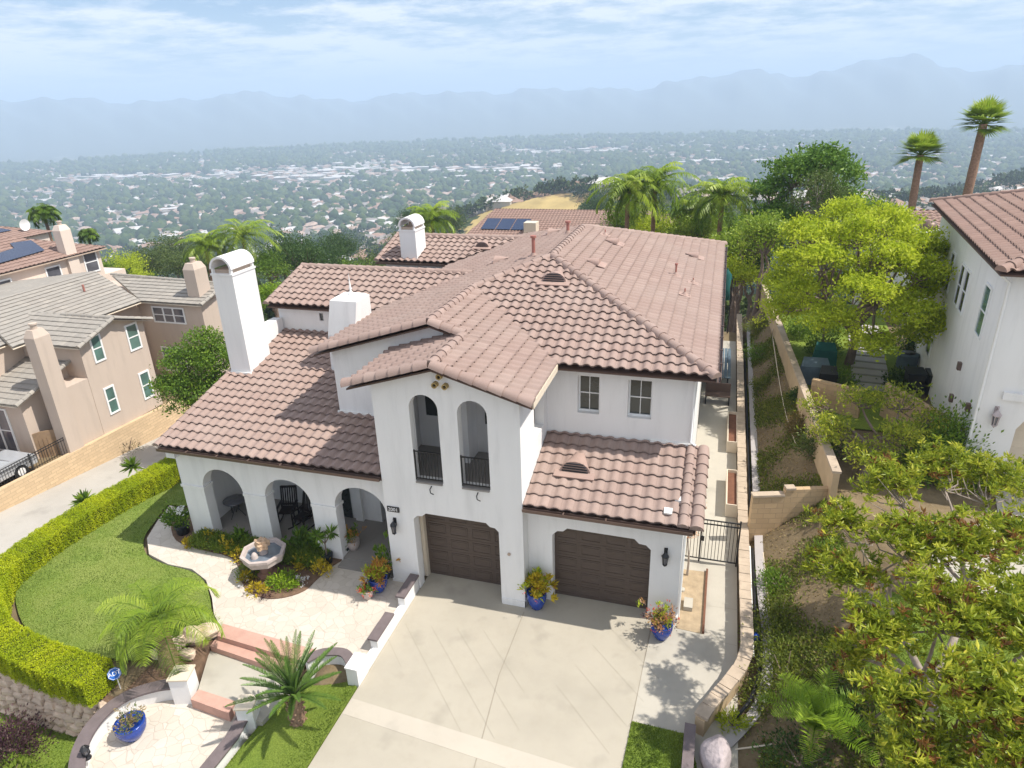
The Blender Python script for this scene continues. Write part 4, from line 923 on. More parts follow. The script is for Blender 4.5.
def ground_mat():
    m, nt, out = new_mat('hillside_ground'); v = coords(nt, 'World')
    n1 = noise(nt, v, .9, 6, .7); n2 = noise(nt, v, .018, 5, .65); n3 = noise(nt, v, 14, 4)
    near = ramp(nt, n1, [(.3, (.09, .065, .035)), (.5, (.16, .12, .065)), (.72, (.25, .19, .11))])
    near = mixc(nt, .3, near, mixc(nt, n3, (.08, .05, .03), (.42, .33, .22)))
    far = ramp(nt, n2, [(.42, (.045, .065, .025)), (.54, (.09, .10, .04)), (.60, (.30, .21, .10)), (.75, (.38, .27, .13))])
    sx = N(nt, 'ShaderNodeSeparateXYZ'); nt.links.new(v, sx.inputs[0])
    f = N(nt, 'ShaderNodeMapRange'); nt.links.new(sx.outputs[1], f.inputs[0]); f.inputs[1].default_value = 50; f.inputs[2].default_value = 75
    col = mixc(nt, f.outputs[0], near, far)
    # valley floor: tree cover with pale lots, roofs and streets
    vor = N(nt, 'ShaderNodeTexVoronoi', i_Scale=.03); nt.links.new(v, vor.inputs[0]); s2 = N(nt, 'ShaderNodeSeparateColor'); nt.links.new(vor.outputs['Color'], s2.inputs[0])
    big = noise(nt, v, .0016, 4, .6)
    addn = N(nt, 'ShaderNodeMath', operation='MULTIPLY_ADD'); nt.links.new(big, addn.inputs[0]); addn.inputs[1].default_value = 1.3; nt.links.new(s2.outputs[0], addn.inputs[2])
    city = ramp(nt, addn.outputs[0], [(.95, (.035, .055, .03)), (1.25/1.0 if False else .99, (.05, .07, .035)), (1.0, (.3, .27, .24))])
    mask = ramp(nt, addn.outputs[0], [(0, (0, 0, 0)), (1, (1, 1, 1))])
    g2 = N(nt, 'ShaderNodeMath', operation='GREATER_THAN'); nt.links.new(addn.outputs[0], g2.inputs[0]); g2.inputs[1].default_value = 1.40
    tr = noise(nt, v, .02, 4); green = ramp(nt, tr, [(.35, (.02, .045, .022)), (.65, (.05, .085, .035))])
    roofc = ramp(nt, s2.outputs[1], [(0, (.28, .20, .16)), (.4, (.40, .36, .32)), (.8, (.62, .60, .57))])
    city = mixc(nt, g2.outputs[0], green, roofc)
    f2 = N(nt, 'ShaderNodeMapRange'); nt.links.new(sx.outputs[1], f2.inputs[0]); f2.inputs[1].default_value = 900; f2.inputs[2].default_value = 1300
    col = mixc(nt, f2.outputs[0], col, city)
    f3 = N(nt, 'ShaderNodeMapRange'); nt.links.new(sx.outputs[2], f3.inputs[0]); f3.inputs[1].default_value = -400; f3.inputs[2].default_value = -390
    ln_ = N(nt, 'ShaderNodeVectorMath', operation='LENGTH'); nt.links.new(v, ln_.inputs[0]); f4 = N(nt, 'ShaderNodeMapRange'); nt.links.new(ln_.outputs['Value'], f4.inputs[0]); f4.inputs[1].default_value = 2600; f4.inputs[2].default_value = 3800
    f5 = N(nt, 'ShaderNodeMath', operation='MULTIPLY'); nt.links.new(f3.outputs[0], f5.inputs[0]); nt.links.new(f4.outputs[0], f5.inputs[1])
    col = mixc(nt, f5.outputs[0], col, (.14, .17, .17))  # far slopes fade to one flat pale tone, haze put into the ground colour
    princ(nt, out, col, .95, bump(nt, n3, .5, .03), spec=.1); return m
M['ground'] = ground_mat()
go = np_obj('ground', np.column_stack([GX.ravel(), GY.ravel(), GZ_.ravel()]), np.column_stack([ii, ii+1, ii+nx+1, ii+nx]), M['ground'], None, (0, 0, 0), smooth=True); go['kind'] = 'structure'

rr_ = np.concatenate([np.geomspace(125, 3300, 140), np.geomspace(3360, 24000, 130)]); tt_ = np.linspace(R_(-100), R_(70), 620); RR, TT = np.meshgrid(rr_, tt_); VX, VY_ = RR*np.sin(TT), RR*np.cos(TT); VZ_ = terrain(VX, VY_)-1.5*(RR < 160)
nx, ny = len(rr_), len(tt_); ii = (np.arange(ny-1)[:, None]*nx+np.arange(nx-1)[None, :]).ravel()
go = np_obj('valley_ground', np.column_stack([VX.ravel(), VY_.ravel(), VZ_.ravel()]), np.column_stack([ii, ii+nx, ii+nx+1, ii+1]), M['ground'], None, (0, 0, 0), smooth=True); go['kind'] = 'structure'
# ================================================================== FRONT OF THE LOT
# driveway slabs, joints and the paler cross band
P_ = lambda *pts, z=0.: [xy(az(px, py, z)) for px, py in pts]
dl = -8.3
m = MB()
def slabp(poly, z, mat, name='driveway'): return sheet(name, poly, z, mat)
jx = az(500, 672)[0]
def lineat(x0, x1, y): return [(x0, y), (x1, y)]
# oblique saw cuts are modelled as thin grooves of joint sand between slabs
slabp([(-8.3, 4), (-1.2, 4), (-1.12, 12.6), (-.95, 16.9), (-8.3, 16.9)], .0, M['drive'])
slabp([(-1.19, 4), (1.42, 4), (1.42, 16.9), (-.94, 16.9), (-1.11, 12.6)], .001, M['path'], 'driveway_apron')
grooves = MB()
def groove(a, b, w=.018, z=.004): 
    a = Vector((*a[:2], 0)); b = Vector((*b[:2], 0)); s = (b-a).normalized().cross(Vector((0, 0, 1)))*w/2
    grooves.add([(a-s).to_tuple()[:2]+(z,), (a+s).to_tuple()[:2]+(z,), (b+s).to_tuple()[:2]+(z,), (b-s).to_tuple()[:2]+(z,)], [(0, 1, 2, 3)])
groove(az(524, 612), az(499, 675), .03); groove(az(499, 675), az(474, 768), .03); groove(az(632, 722), az(652, 620), .02)
_g0, _g1 = az(405.5, 624), az(442, 695); _gd = (_g1-_g0).normalized()
for k in range(-1, 4):
    a = _g0+Vector((.78*k, .12*k, 0)); L_ = (2.0, 4.6, 4.4, 4.0, 2.6)[k+1]; groove(a, a+_gd*L_, .006)
_h0, _h1 = az(560, 690), az(611, 756); _hd = (_h1-_h0).normalized()
for k in range(4):
    a = _h0+Vector((.62*k, .55*k, 0)); groove(a-_hd*(.2+.4*k), a+_hd*(2.2-.45*k), .006)
for a, b in (((738, 610), (709, 606)), ((709, 632), (720, 642)), ((720, 642), (738, 646))): groove(az(*a), az(*b), .009)
structure('driveway_joints', grooves, M['joint'], recalc=False)
b1, b2, b3, b4 = az(360, 697), az(345, 713), az(632, 768), az(632, 760); 
bnd = [xy(az(350, 709)), xy(az(356, 716, 0)), xy(az(520, 760)), xy(az(560, 786)), xy(az(560, 775))]
slabp([(-8.28, az(352, 716)[1]), (-1.2, az(352, 716)[1]-.55), (-1.2, az(352, 716)[1]-.0), (-8.28, az(352, 716)[1]+.5)], .006, M['band'], 'driveway_band')
# front lawn patch (bottom centre) and kerb
lp = P_((632, 721), (690, 735), (697, 768), (703, 800), (612, 800), (622, 768), z=.03); sheet('lawn', lp, .03, M['lawn2']); grass('grass', lp, .03, 12000, .05, 'l_grassy', 2, 'short green grass patch at the bottom end of the driveway')
# terracotta/dirt bed beside the side path
bed = P_((682, 569), (707, 572), (703, 634), (676, 628), z=.01); sheet('soil_bed', bed, .012, simple('sandy_soil', (.37, .285, .185), .95, .25, scale=4, bs=.5, bd=.02))
kb = MB(); p1, p2 = az(707, 571), az(703, 634); kb.beam((p1.x, p1.y, .04), (p2.x, p2.y, .04), .06, .12); structure('kerb', kb, M['rust'])
# side path past the gate
sheet('side_path', [(-.3, 16.9), (1.42, 16.9), (1.42, 42), (-.3, 42)], .002, M['path'])
# low retaining wall, right of the path
wall_pts = [(1.60, 46), (1.58, 30), (1.57, 22), (1.6, 17.5), (1.62, 15.6), (1.5, 14.7), (1.15, 13.9), (.72, 13.1), (.5, 12.6)]
sl_ = smooth_line([(*p, 0) for p in wall_pts[3:]], 5); core = [Vector((*p, 0)) for p in wall_pts[:3]]+sl_
rt = thing('retaining_wall', 'low tan block retaining wall curving along the side path and driveway', 'wall', (1.6, 15, 0))
wb = MB(); wc = MB(); L_ = 0
for a, b in zip(core, core[1:]):
    d = (b-a).normalized(); s = d.cross(Vector((0, 0, 1)))*.12; wb.add([a-s, a+s, b+s, b-s]+[p+Vector((0, 0, .5)) for p in (a-s, a+s, b+s, b-s)], [(4, 5, 6, 7), (0, 1, 5, 4), (1, 2, 6, 5), (2, 3, 7, 6), (3, 0, 4, 7)])
wb.build('wall_body', M['tanwall'], rt)
dist = 0.; pos = 0; k = 0; tot = sum((b-a).length for a, b in zip(core, core[1:]))
def along(pts, s):
    for a, b in zip(pts, pts[1:]):
        l = (b-a).length
        if s <= l: return a+(b-a)*(s/l), (b-a).normalized()
        s -= l
    return pts[-1], (pts[-1]-pts[-2]).normalized()
s_ = 0.
while s_ < tot-.2:
    p, d = along(core, s_+.2); wc.obox((p.x, p.y, .535+.004*(k % 3)), (.192, .165+.008*(k % 2), .04), math.atan2(d.y, d.x)); s_ += .4; k += 1
wc.build('cap_block', M['capt'], rt)
q = MB(); e = az(690, 740, .3); q.box(.16, 10.2, -.1, .42, 12.5, .42); q.build('wall_end', M['cap'], rt)
# rolled drain channel and black pipe behind the wall
def strip(name, pts, w, z, mat, kind='structure', h=.03):
    q = MB(); pts = [Vector(p) for p in pts]
    for i in range(len(pts)-1):
        a, b = pts[i], pts[i+1]; sa = ((pts[min(i+1, len(pts)-1)]-pts[max(i-1, 0)]).normalized().cross(Vector((0, 0, 1))))*w/2; sb = ((pts[min(i+2, len(pts)-1)]-pts[i]).normalized().cross(Vector((0, 0, 1))))*w/2
        Z = lambda p: Vector((0, 0, z+float(terrain(p.x, p.y))))
        q.add([a-sa+Z(a), a+sa+Z(a), b+sb+Z(b), b-sb+Z(b), a-sa+Z(a)-Vector((0, 0, h)), a+sa+Z(a)-Vector((0, 0, h)), b+sb+Z(b)-Vector((0, 0, h)), b-sb+Z(b)-Vector((0, 0, h))], [(0, 1, 2, 3), (0, 4, 5, 1), (3, 2, 6, 7), (1, 5, 6, 2), (0, 3, 7, 4)])
    o = q.build(name, mat)
    o['kind'] = kind; return o
dp = smooth_line([(2.15, 44, 0), (2.12, 30, 0), (2.1, 21, 0), (2.12, 18, 0), (2.2, 15.6, 0), (2.0, 14.0, 0), (1.5, 13.0, 0), (1.1, 12.4, 0)], 5)
strip('drain_channel', dp, .27, .12, M['pathslab'])
q = MB(); q.tube(smooth_line([(1.86, 40, .22), (1.88, 30, .2), (1.87, 21.6, .2), (1.87, 21.5, .2)], 3), .055, 8); fix_props(q.build('drain_pipe', M['black']), 'long black drain pipe lying behind the side yard wall beyond the block wall', 'pipe')
q = MB(); q.tube(smooth_line([(1.88, 20.2, .25), (1.9, 17, .22), (1.95, 15.0, .22), (1.7, 13.8, .22), (1.3, 13.1, .2)], 4), .05, 8); fix_props(q.build('drain_pipe', M['black']), 'short black drain pipe curving round the end of the low wall by the driveway', 'pipe')
q = MB(); q.tube([(1.80, 20.2, .34), (1.8, 15.2, .32)], .025, 6); fix_props(q.build('white_pipe', M['trimwhite']), 'thin white water pipe running straight behind the low tan wall', 'pipe')
q = MB(); q.lathe([(.0, .18), (.1, .16), (.13, .08), (.1, 0)], (1.86, 15.9, .3), 10); q.beam((1.86, 15.9, .25), (1.86, 15.9, .42), .05); fix_props(q.build('pipe_valve', M['blue']), 'blue plastic valve cap on the pipes behind the low wall', 'valve')
# garden hose / irrigation line up the bank
q = MB(); hp = [az(829, 700-0, .0)]*0
pts = [(790, 300), (806, 330), (820, 370)]
def bankpt(px, py):
    z = .8
    for _ in range(12): p = az(px, py, z); z = .5*z+.5*(float(terrain(p.x, p.y))+.03)
    return az(px, py, z)
def gline(pix, r, name, label, mat='cream', cat='pipe'):
    q = MB(); q.tube(smooth_line([bankpt(*p)+Vector((0, 0, r)) for p in pix], 4), r, 6, caps=False); fix_props(q.build(name, M[mat]), label, cat)
gline([(762, 278), (768, 305), (773, 340), (779, 380), (786, 415), (796, 445)], .022, 'irrigation_hose', 'pale irrigation line snaking up the bank below the long tan wall')
gline([(748, 385), (752, 420), (755, 460), (757, 486)], .018, 'irrigation_hose', 'short pale irrigation line close behind the low side yard wall')
gline([(763, 553), (766, 580), (771, 625)], .018, 'irrigation_hose', 'curved pale irrigation line on the bare bank in front of the block wall')
gline([(735, 750), (772, 745)], .02, 'pvc_pipe', 'short white pipe lying on the soil beside the pale boulder')

# ---- walkway, patio, porch bed
WKZ = .12
def A(*pts, z=WKZ): return [xy(az(px, py, z)) for px, py in pts]
walk = A((163, 522), (147, 540), (150, 556), (172, 566), (196, 572), (210, 588), (213, 612), (221, 629), (262, 641), (313, 652), (343, 657), (358, 652), (368, 640), (384, 617), (400, 600), (398, 580), (390, 577), (343, 559), (300, 560), (230, 545), (200, 520))
dpw = [(-8.46, 12.4), (-8.46, 15.84), (-9.2, 15.84)]
walk = A((170, 505), (158, 520), (147, 538), (149, 554), (168, 564), (192, 569), (206, 580), (212, 598), (214, 614), (221, 628), (262, 640), (313, 651), (334, 656))+[(-8.52, 12.4), (-8.52, 15.9), (-9.2, 15.9), (-9.2, 15.9), (-11.2, 16.3), (-12.0, 16.3)]+A((300, 560), (230, 545), (205, 520))
dedup = []
for p in walk:
    if not dedup or (Vector(p)-Vector(dedup[-1])).length > .05: dedup.append(p)
sheet('patio', dedup, WKZ, M['stamp'], thick=.25)
pbed = smooth_poly(A((176, 511), (171, 524), (176, 540), (200, 549), (228, 556), (238, 566), (241, 580), (248, 591), (265, 598), (285, 597), (305, 590), (318, 578), (332, 566), (343, 558), (330, 552), (280, 545), (228, 532), (200, 515), z=.15), 3)
sheet('flower_bed', pbed, .155, M['soil'])
lw = P_((186, 478), (172, 488), (120, 512), (60, 545), (30, 568), (17, 590), (17, 608), (28, 630), (60, 646), (100, 656), (135, 660), (170, 650), (200, 640), (219, 628), (212, 612), (210, 598), (204, 581), (190, 571), (167, 565), (147, 555), (144, 538), (156, 520), (168, 505), (188, 505), z=.06)
lw = smooth_poly(lw, 3); sheet('lawn', lw, .07, M['lawn']); grass('grass', lw, .07, 45000, .045, 'l_grassy', 3, 'mown lawn grass between the hedge and the curving walk')
# ---- low white wall with two capped benches beside the driveway
t = thing('garden_wall', 'low white wall with dark caps along the left edge of the driveway', 'wall', (-8.42, 13.5, 0))
q = MB(); q.box(-8.51, 12.3, -.05, -8.31, 15.8, .2); q.box(-8.53, 14.75, .2, -8.31, 15.75, .5); q.box(-8.53, 12.95, .2, -8.31, 13.98, .48); q.box(-8.62, 11.75, -.5, -8.29, 12.29, .55); q.build('wall_body', M['white'], t)
q = MB(); q.box(-8.58, 14.7, .502, -8.28, 15.8, .56); q.box(-8.58, 12.9, .482, -8.28, 14.02, .54); q.build('cap_stone', M['cap'], t)
q = MB(); q.box(-8.64, 11.72, .552, -8.27, 12.31, .6); q.build('pillar_cap', M['white'], t)
# curved part behind the cycad
arc = smooth_line([(-8.64, 12.1, 0), (-9.1, 12.45, 0), (-9.7, 12.3, 0), (-10.0, 11.95, 0)], 5)
def ribbon_wall(name, pts, w, z0, z1, mat, parent=None, over=0.):
    q = MB(); pts = [Vector(p) for p in pts]; n = len(pts); vs = []
    for i, p in enumerate(pts):
        d = (pts[min(i+1, n-1)]-pts[max(i-1, 0)]).normalized(); s = d.cross(Vector((0, 0, 1)))*(w/2+over); vs += [(p-s).to_tuple()[:2]+(z0,), (p+s).to_tuple()[:2]+(z0,), (p+s).to_tuple()[:2]+(z1,), (p-s).to_tuple()[:2]+(z1,)]
    fs = [(4*i+k, 4*i+(k+1) % 4, 4*i+4+(k+1) % 4, 4*i+4+k) for i in range(n-1) for k in range(4)]+[(0, 1, 2, 3), (4*n-4, 4*n-3, 4*n-2, 4*n-1)]
    q.add(vs, fs); return q.build(name, mat, parent)
ribbon_wall('wall_body', arc, .2, -.7, .28, M['white'], t); ribbon_wall('cap_stone', arc, .2, .282, .33, M['cap'], t, .04)
# ---- steps and landings
st = thing('front_steps', 'two wide pink paved steps leading up to the patio', 'steps', (-11.5, 12.4, -.4))
T1 = [xy(az(223, 624, .11)), xy(az(316, 650, .11)), xy(az(304, 662, .11)), xy(az(217, 636, .11))]
T2 = [xy(az(216, 638, -.05)), xy(az(303, 664, -.05)), xy(az(293, 674, -.05)), xy(az(210, 646, -.05))]
q = MB(); q.prism(T1, -.06, .125); q.build('step', M['pinkstep'], st); q = MB(); q.prism(T2, -.4, -.05); q.build('step', M['pinkstep'], st)
land = A((212, 643), (298, 671), (290, 690), (262, 722), (243, 718), (238, 704), (198, 690), z=-.24); sheet('landing', land, -.24, M['path'], thick=.3)
s2_ = thing('front_steps', 'single pink paved step between the white pillar and the lower round patio', 'steps', (-11.5, 10.5, -.5))
T3 = [xy(az(199, 691, -.30)), xy(az(236, 703, -.30)), xy(az(229, 715, -.30)), xy(az(191, 701, -.30))]
q = MB(); q.prism(T3, -.6, -.235); q.build('step', M['pinkstep'], s2_)
# lower round patio
lowp = [xy(az(px, py, -.1)) for px, py in ((182, 684), (160, 686), (128, 696), (102, 715), (84, 740), (77, 768), (82, 810), (120, 850))]+A((200, 800), (240, 728), (236, 712), (198, 698), z=-.55); sheet('lower_patio', lowp, -.55, M['stamp'], thick=.25)
t = thing('curved_seat_wall', 'curved low white seat wall with purple grey cap around the lower round patio', 'wall', (-14.5, 9.5, -.55))
arc = smooth_line([(*xy(az(px, py, -.1)), 0) for px, py in ((182, 684), (160, 686), (128, 696), (102, 715), (84, 740), (77, 768), (82, 810))], 6)
ribbon_wall('wall_body', arc, .22, -1.4, -.12, M['white'], t); ribbon_wall('cap_stone', arc, .24, -.118, -.06, M['cap'], t, .06)
t = thing('seat_wall', 'straight low white wall with dark cap beside the grass strip, right of the lower patio', 'wall', (-10.4, 9, -.55))
arc = [(*xy(az(px, py, -.15)), 0) for px, py in ((244, 716), (232, 738), (206, 770), (176, 812))]
ribbon_wall('wall_body', arc, .22, -1.0, -.17, M['white'], t); ribbon_wall('cap_stone', arc, .24, -.168, -.115, M['cap'], t, .05)
def pillar(px, py, z0, w, h, label, rz=.3):
    p = az(px, py, z0); t = thing('gate_pillar', label, 'pillar', p); q = MB(); q.obox((p.x, p.y, z0+h/2), (w/2, w/2, h/2), rz); q.build('shaft', M['white'], t)
    q = MB(); q.obox((p.x, p.y, z0+h+.025), (w/2+.03, w/2+.03, .024), rz); q.build('cap', M['cream'], t)
pillar(188, 697, -.55, .5, .85, 'white square pillar with cream cap left of the single pink step')
pillar(252, 727, -.6, .42, .85, 'short white pillar half hidden by the spiky cycad right of the pink step')
# grass strip with the cycad
gs_ = [(-8.33, 4), (-8.33, 11.7), (-8.6, 12.0), (-9.2, 12.3), (-9.9, 12.1), (-10.2, 11.2)]+[xy(az(px, py, -.4)) for px, py in ((262, 722), (240, 748), (215, 780), (190, 815))]
zst = lambda x, y: -.42*np.clip((-8.35-x)/1.6, 0, 1)+.02
q = MB(); q.prism(gs_, lambda x, y: float(zst(x, y))-.2, lambda x, y: float(zst(x, y))); structure('lawn', q, M['lawn2']); grass('grass', gs_, 0, 22000, .05, 'l_grassy', 5, 'grass strip under the cycad beside the driveway', zf=zst)
# lower lawn, bottom left
ll_ = P_((-60, 700), (38, 712), (82, 728), (84, 760), (90, 800), (-40, 830), z=-1.4); sheet('lawn', ll_, -1.38, M['lawn2']); grass('grass', ll_, -1.38, 20000, .05, 'l_grassy', 6, 'lower lawn grass beneath the rock wall at the bottom left')
# rock retaining wall
t = thing('rock_wall', 'split rock retaining wall below the clipped hedge at the bottom left', 'wall', (-17, 9.5, -1.4)); q = MB(); rr = random.Random(3)
a3 = Vector((*xy(az(-40, 655, -.1)), 0)); b3 = Vector((*xy(az(103, 699, -.1)), 0)); dw = (b3-a3).normalized(); nw = dw.cross(Vector((0, 0, 1))); Lw = (b3-a3).length
for r in range(6):
    s = -rr.random()*.3
    while s < Lw:
        w_ = .28+.2*rr.random(); p = a3+dw*(s+w_/2)+nw*(.05+.05*(5-r))+Vector((0, 0, -1.38+.23*r)); bm = []
        n1, n2 = 6, 5; vs = []
        for i in range(n2+1):
            ph = -PI/2+PI*i/n2
            for j in range(n1): th = 2*PI*j/n1+.3*r; k = 1+.18*rr.uniform(-1, 1); vs.append(p+dw*(w_*.56*math.copysign(abs(math.cos(th))**.6, math.cos(th))*math.cos(ph)*k)+nw*(.17*math.sin(th)*math.cos(ph)*k)+Vector((0, 0, .13*math.copysign(abs(math.sin(ph))**.7, math.sin(ph))*k)))
        q.add(vs, [(i*n1+j, i*n1+(j+1) % n1, (i+1)*n1+(j+1) % n1, (i+1)*n1+j) for i in range(n2) for j in range(n1)]); s += w_*.98
q.build('rock_face', M['rock'], t, recalc=False)
# gravel strip above it
sheet('gravel_strip', [xy(a3+Vector((0, .1, 0))), xy(b3+Vector((0, .1, 0))), xy(az(116, 690, -.05)), xy(az(60, 668, -.05)), xy(az(0, 640, -.05))], -.03, M['soil'])
sheet('shrub_bed', P_((100, 660), (135, 661), (190, 645), (214, 640), (209, 648), (194, 682), (160, 684), (130, 693), (110, 704), (100, 699), z=-.1), -.1, M['soil'], thick=1.2)
# rocks by the steps
for i, (px, py, r, lab) in enumerate(((208, 632, .30, 'square tan boulder touching the upper pink step'), (193, 637, .36, 'largest round tan boulder in the row beside the pink steps'), (182, 643, .22, 'small tan boulder between two bigger ones by the pink steps'), (170, 648, .3, 'brown boulder under the feathery palm'), (160, 656, .22, 'small brown rock at the foot of the feathery palm trunk'), (188, 655, .2, 'flat rock on the gravel below the row of boulders'))):
    p = az(px, py, 0); bm = bmesh.new(); bmesh.ops.create_icosphere(bm, subdivisions=3, radius=1); rs = random.Random(i)
    for v in bm.verts:
        k = 1+.12*math.sin(v.co.x*3+i)+.12*math.sin(v.co.y*4+i*2)+.08*math.sin(v.co.z*7+i); v.co = Vector((v.co.x*r*k*1.15, v.co.y*r*k*.85, v.co.z*r*.75*k))
    me = bpy.data.meshes.new('boulder'); bm.to_mesh(me); bm.free(); me.materials.append(M['rock']); o = bpy.data.objects.new('boulder', me); COL.objects.link(o); o.location = (p.x, p.y, .05); fix_props(o, lab, 'rock', 'boulders beside the front steps')
p = az(716, 757, .3); bm = bmesh.new(); bmesh.ops.create_icosphere(bm, subdivisions=3, radius=1)
for v in bm.verts: k = 1+.07*math.sin(v.co.x*4)+.07*math.sin(v.co.y*5+1); v.co = Vector((v.co.x*.34*k, v.co.y*.55*k, v.co.z*.45*k))
me = bpy.data.meshes.new('boulder'); bm.to_mesh(me); bm.free(); me.materials.append(M['boulder']); o = bpy.data.objects.new('boulder', me); COL.objects.link(o); o.location = (p.x, p.y, .3); fix_props(o, 'pale lilac grey boulder on the soil right of the driveway wall end', 'rock')

# ---- hedge
def hedge(pts, w, h, z0, n, seed=1, leaf=.055):
    rng = np.random.default_rng(seed); pts = smooth_line([(*p, 0) for p in pts], 5); t = thing('hedge', 'long clipped chartreuse hedge curving around the front lawn', 'hedge', (pts[0].x, pts[0].y, z0))
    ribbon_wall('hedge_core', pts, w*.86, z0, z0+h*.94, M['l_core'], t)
    P = np.array([tuple(p) for p in pts]); seg = np.linalg.norm(np.diff(P, axis=0), axis=1); cum = np.concatenate([[0], np.cumsum(seg)]); s = rng.random(n)*cum[-1]; i = np.clip(np.searchsorted(cum, s)-1, 0, len(seg)-1); f = (s-cum[i])/seg[i]
    C = P[i]*(1-f[:, None])+P[i+1]*f[:, None]; T_ = unit(P[i+1]-P[i]); sd = np.cross(T_, [0, 0, 1.])
    per = rng.random(n)*(w+2*h); top = per < w; a = np.where(top, per-w/2, np.where(per < w+h, w/2, -w/2)); z = np.where(top, h, np.where(per < w+h, per-w, per-w-h))
    nrm = np.where(top[:, None], np.array([0, 0, 1.]), sd*np.sign(a)[:, None]); wv = .02*np.sin(s*9)+.02*np.sin(s*23+a*8)
    c = C+sd*a[:, None]+np.column_stack([np.zeros(n), np.zeros(n), z0+z])+nrm*(rng.normal(0, .022, n)+wv-.03)[:, None]
    d = unit(nrm+rng.normal(0, .9, (n, 3))); tint = .55+.2*np.sin(s*3.1+z*4)+rng.normal(0, .18, n)
    # end caps
    m = n//60; e = np.column_stack([(rng.random(m)-.5)*w, rng.random(m)*h]); c2 = P[-1]+sd[np.argmax(s)]*e[:, :1]+np.column_stack([np.zeros(m), np.zeros(m), z0+e[:, 1]]); tl = unit((P[-1]-P[-2])[None])[0]
    c = np.concatenate([c, c2]); d = np.concatenate([d, unit(tl+rng.normal(0, .8, (m, 3)))]); tint = np.concatenate([tint, rng.random(m)*.4+.3])
    leaves_obj('foliage', c, d, leaf*(.7+.6*rng.random(len(c))), leaf*.55, M['l_hedge'], tint, t, rng=rng); return t
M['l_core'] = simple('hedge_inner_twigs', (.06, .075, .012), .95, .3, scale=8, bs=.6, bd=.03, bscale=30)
hp = [xy(az(px, py, .82)) for px, py in ((177, 458), (150, 473), (110, 494), (62, 522), (22, 549), (-6, 574), (-16, 600), (-10, 625), (22, 646), (60, 661), (97, 672))]
hedge(hp, .92, .85, 0.0, 170000, leaf=.042)
# ================================================================== NEIGHBOUR, LEFT (tan house)
XN = -29.5
def pt(px, py): return ax(px, py, XN)
NH = thing('tan_house', 'tan stucco house with grey tiled roof and white window trim on the left', 'house', (-31, 24, -.9))
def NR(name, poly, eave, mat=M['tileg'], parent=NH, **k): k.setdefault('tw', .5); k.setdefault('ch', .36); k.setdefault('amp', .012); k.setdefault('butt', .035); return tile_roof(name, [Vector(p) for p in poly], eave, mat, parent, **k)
yL, yR = 23.7, 27.75; zE = 4.05; yA = (yL+yR)/2; sN = .33; zA = zE+sN*(yR-yL)/2
w = MB()   # east gable body
w.add([(XN, yL, -1.0), (XN, yR, -1.0), (XN, yR, zE), (XN, yA, zA-.05), (XN, yL, zE)]+[(XN-3.3, yL, -1.0), (XN-3.3, yR, -1.0), (XN-3.3, yR, zE), (XN-3.3, yA, zA-.05), (XN-3.3, yL, zE)], [(0, 1, 2, 3, 4), (5, 9, 8, 7, 6), (0, 4, 9, 5), (1, 6, 7, 2)])
w.box(-46, 20.4+3.3, -1, XN-3.31, 34.5, zE-.02); w.box(XN-3.3, 30.9, -1, -28.3, 34.5, zE-.05)
w.box(-36, 20.9, -1.0, -30.7, yL-.002, 2.0)
w.add([(-30.7, 20.9, 2.0), (-30.7, yL-.002, 2.0), (-30.7, yL-.002, 2.85)]+[(-31, 20.9, 2.0), (-31, yL-.002, 2.0), (-31, yL-.002, 2.85)], [(0, 1, 2), (3, 5, 4), (0, 2, 5, 3)])
w.box(-40, 18.2, -1, -33.2, 23.69, zE)
w.build('wall', M['tan'], NH)
ov = .35
NR('roof', [(XN+ov, yL-.3, zE-.1), (XN-9, yL-.3, zE-.1), (XN-9, yA, zA), (XN+ov, yA, zA)], X_)
NR('roof', [(XN+ov, yR+.3, zE-.1), (XN-9, yR+.3, zE-.1), (XN-9, yA, zA), (XN+ov, yA, zA)], X_)
NR('roof', [(-30.35, 20.5, 2.05), (-36.2, 20.5, 2.05), (-36.2, yL-.01, 3.05), (-30.35, yL-.01, 3.05)], X_)
# main roof: east slope, ridge set back, wing to the right
NR('roof', [(-32.2, 22.5, zE), (-32.2, 30.6, zE), (-36.9, 32.2, 5.25), (-36.9, 24.5, 5.25)], Y_)
NR('roof', [(-32.2, 30.6, zE), (-28.0, 30.6, zE), (-28.0, 32.9, zE+.62), (-36.9, 32.2+.0, 5.25), (-36.9, 32.0, 5.25)][:3]+[(-36.9, 32.9+.4, zE+.62+.11)], X_)
NR('roof', [(-36.9, 24.5, 5.25), (-36.9, 32.2, 5.25), (-46, 32.2, 4.0), (-46, 24.5, 4.0)], Y_)
NR('roof', [(-40.2, 17.9, zE), (-36.6, 17.9, zE+.95), (-36.6, 24.5, zE+.95), (-40.2, 24.5, zE)], Y_); NR('roof', [(-33.0, 17.9, zE), (-36.6, 17.9, zE+.95), (-36.6, 24.5, zE+.95), (-33.0, 24.5, zE)], Y_)
w = MB(); w.add([(-40, 18.2, zE), (-33.2, 18.2, zE), (-36.6, 18.2, zE+.88), (-40, 18.4, zE), (-33.2, 18.4, zE), (-36.6, 18.4, zE+.88)], [(0, 1, 2), (3, 5, 4)]); w.build('gable_wall', M['tan'], NH)
dk = MB()
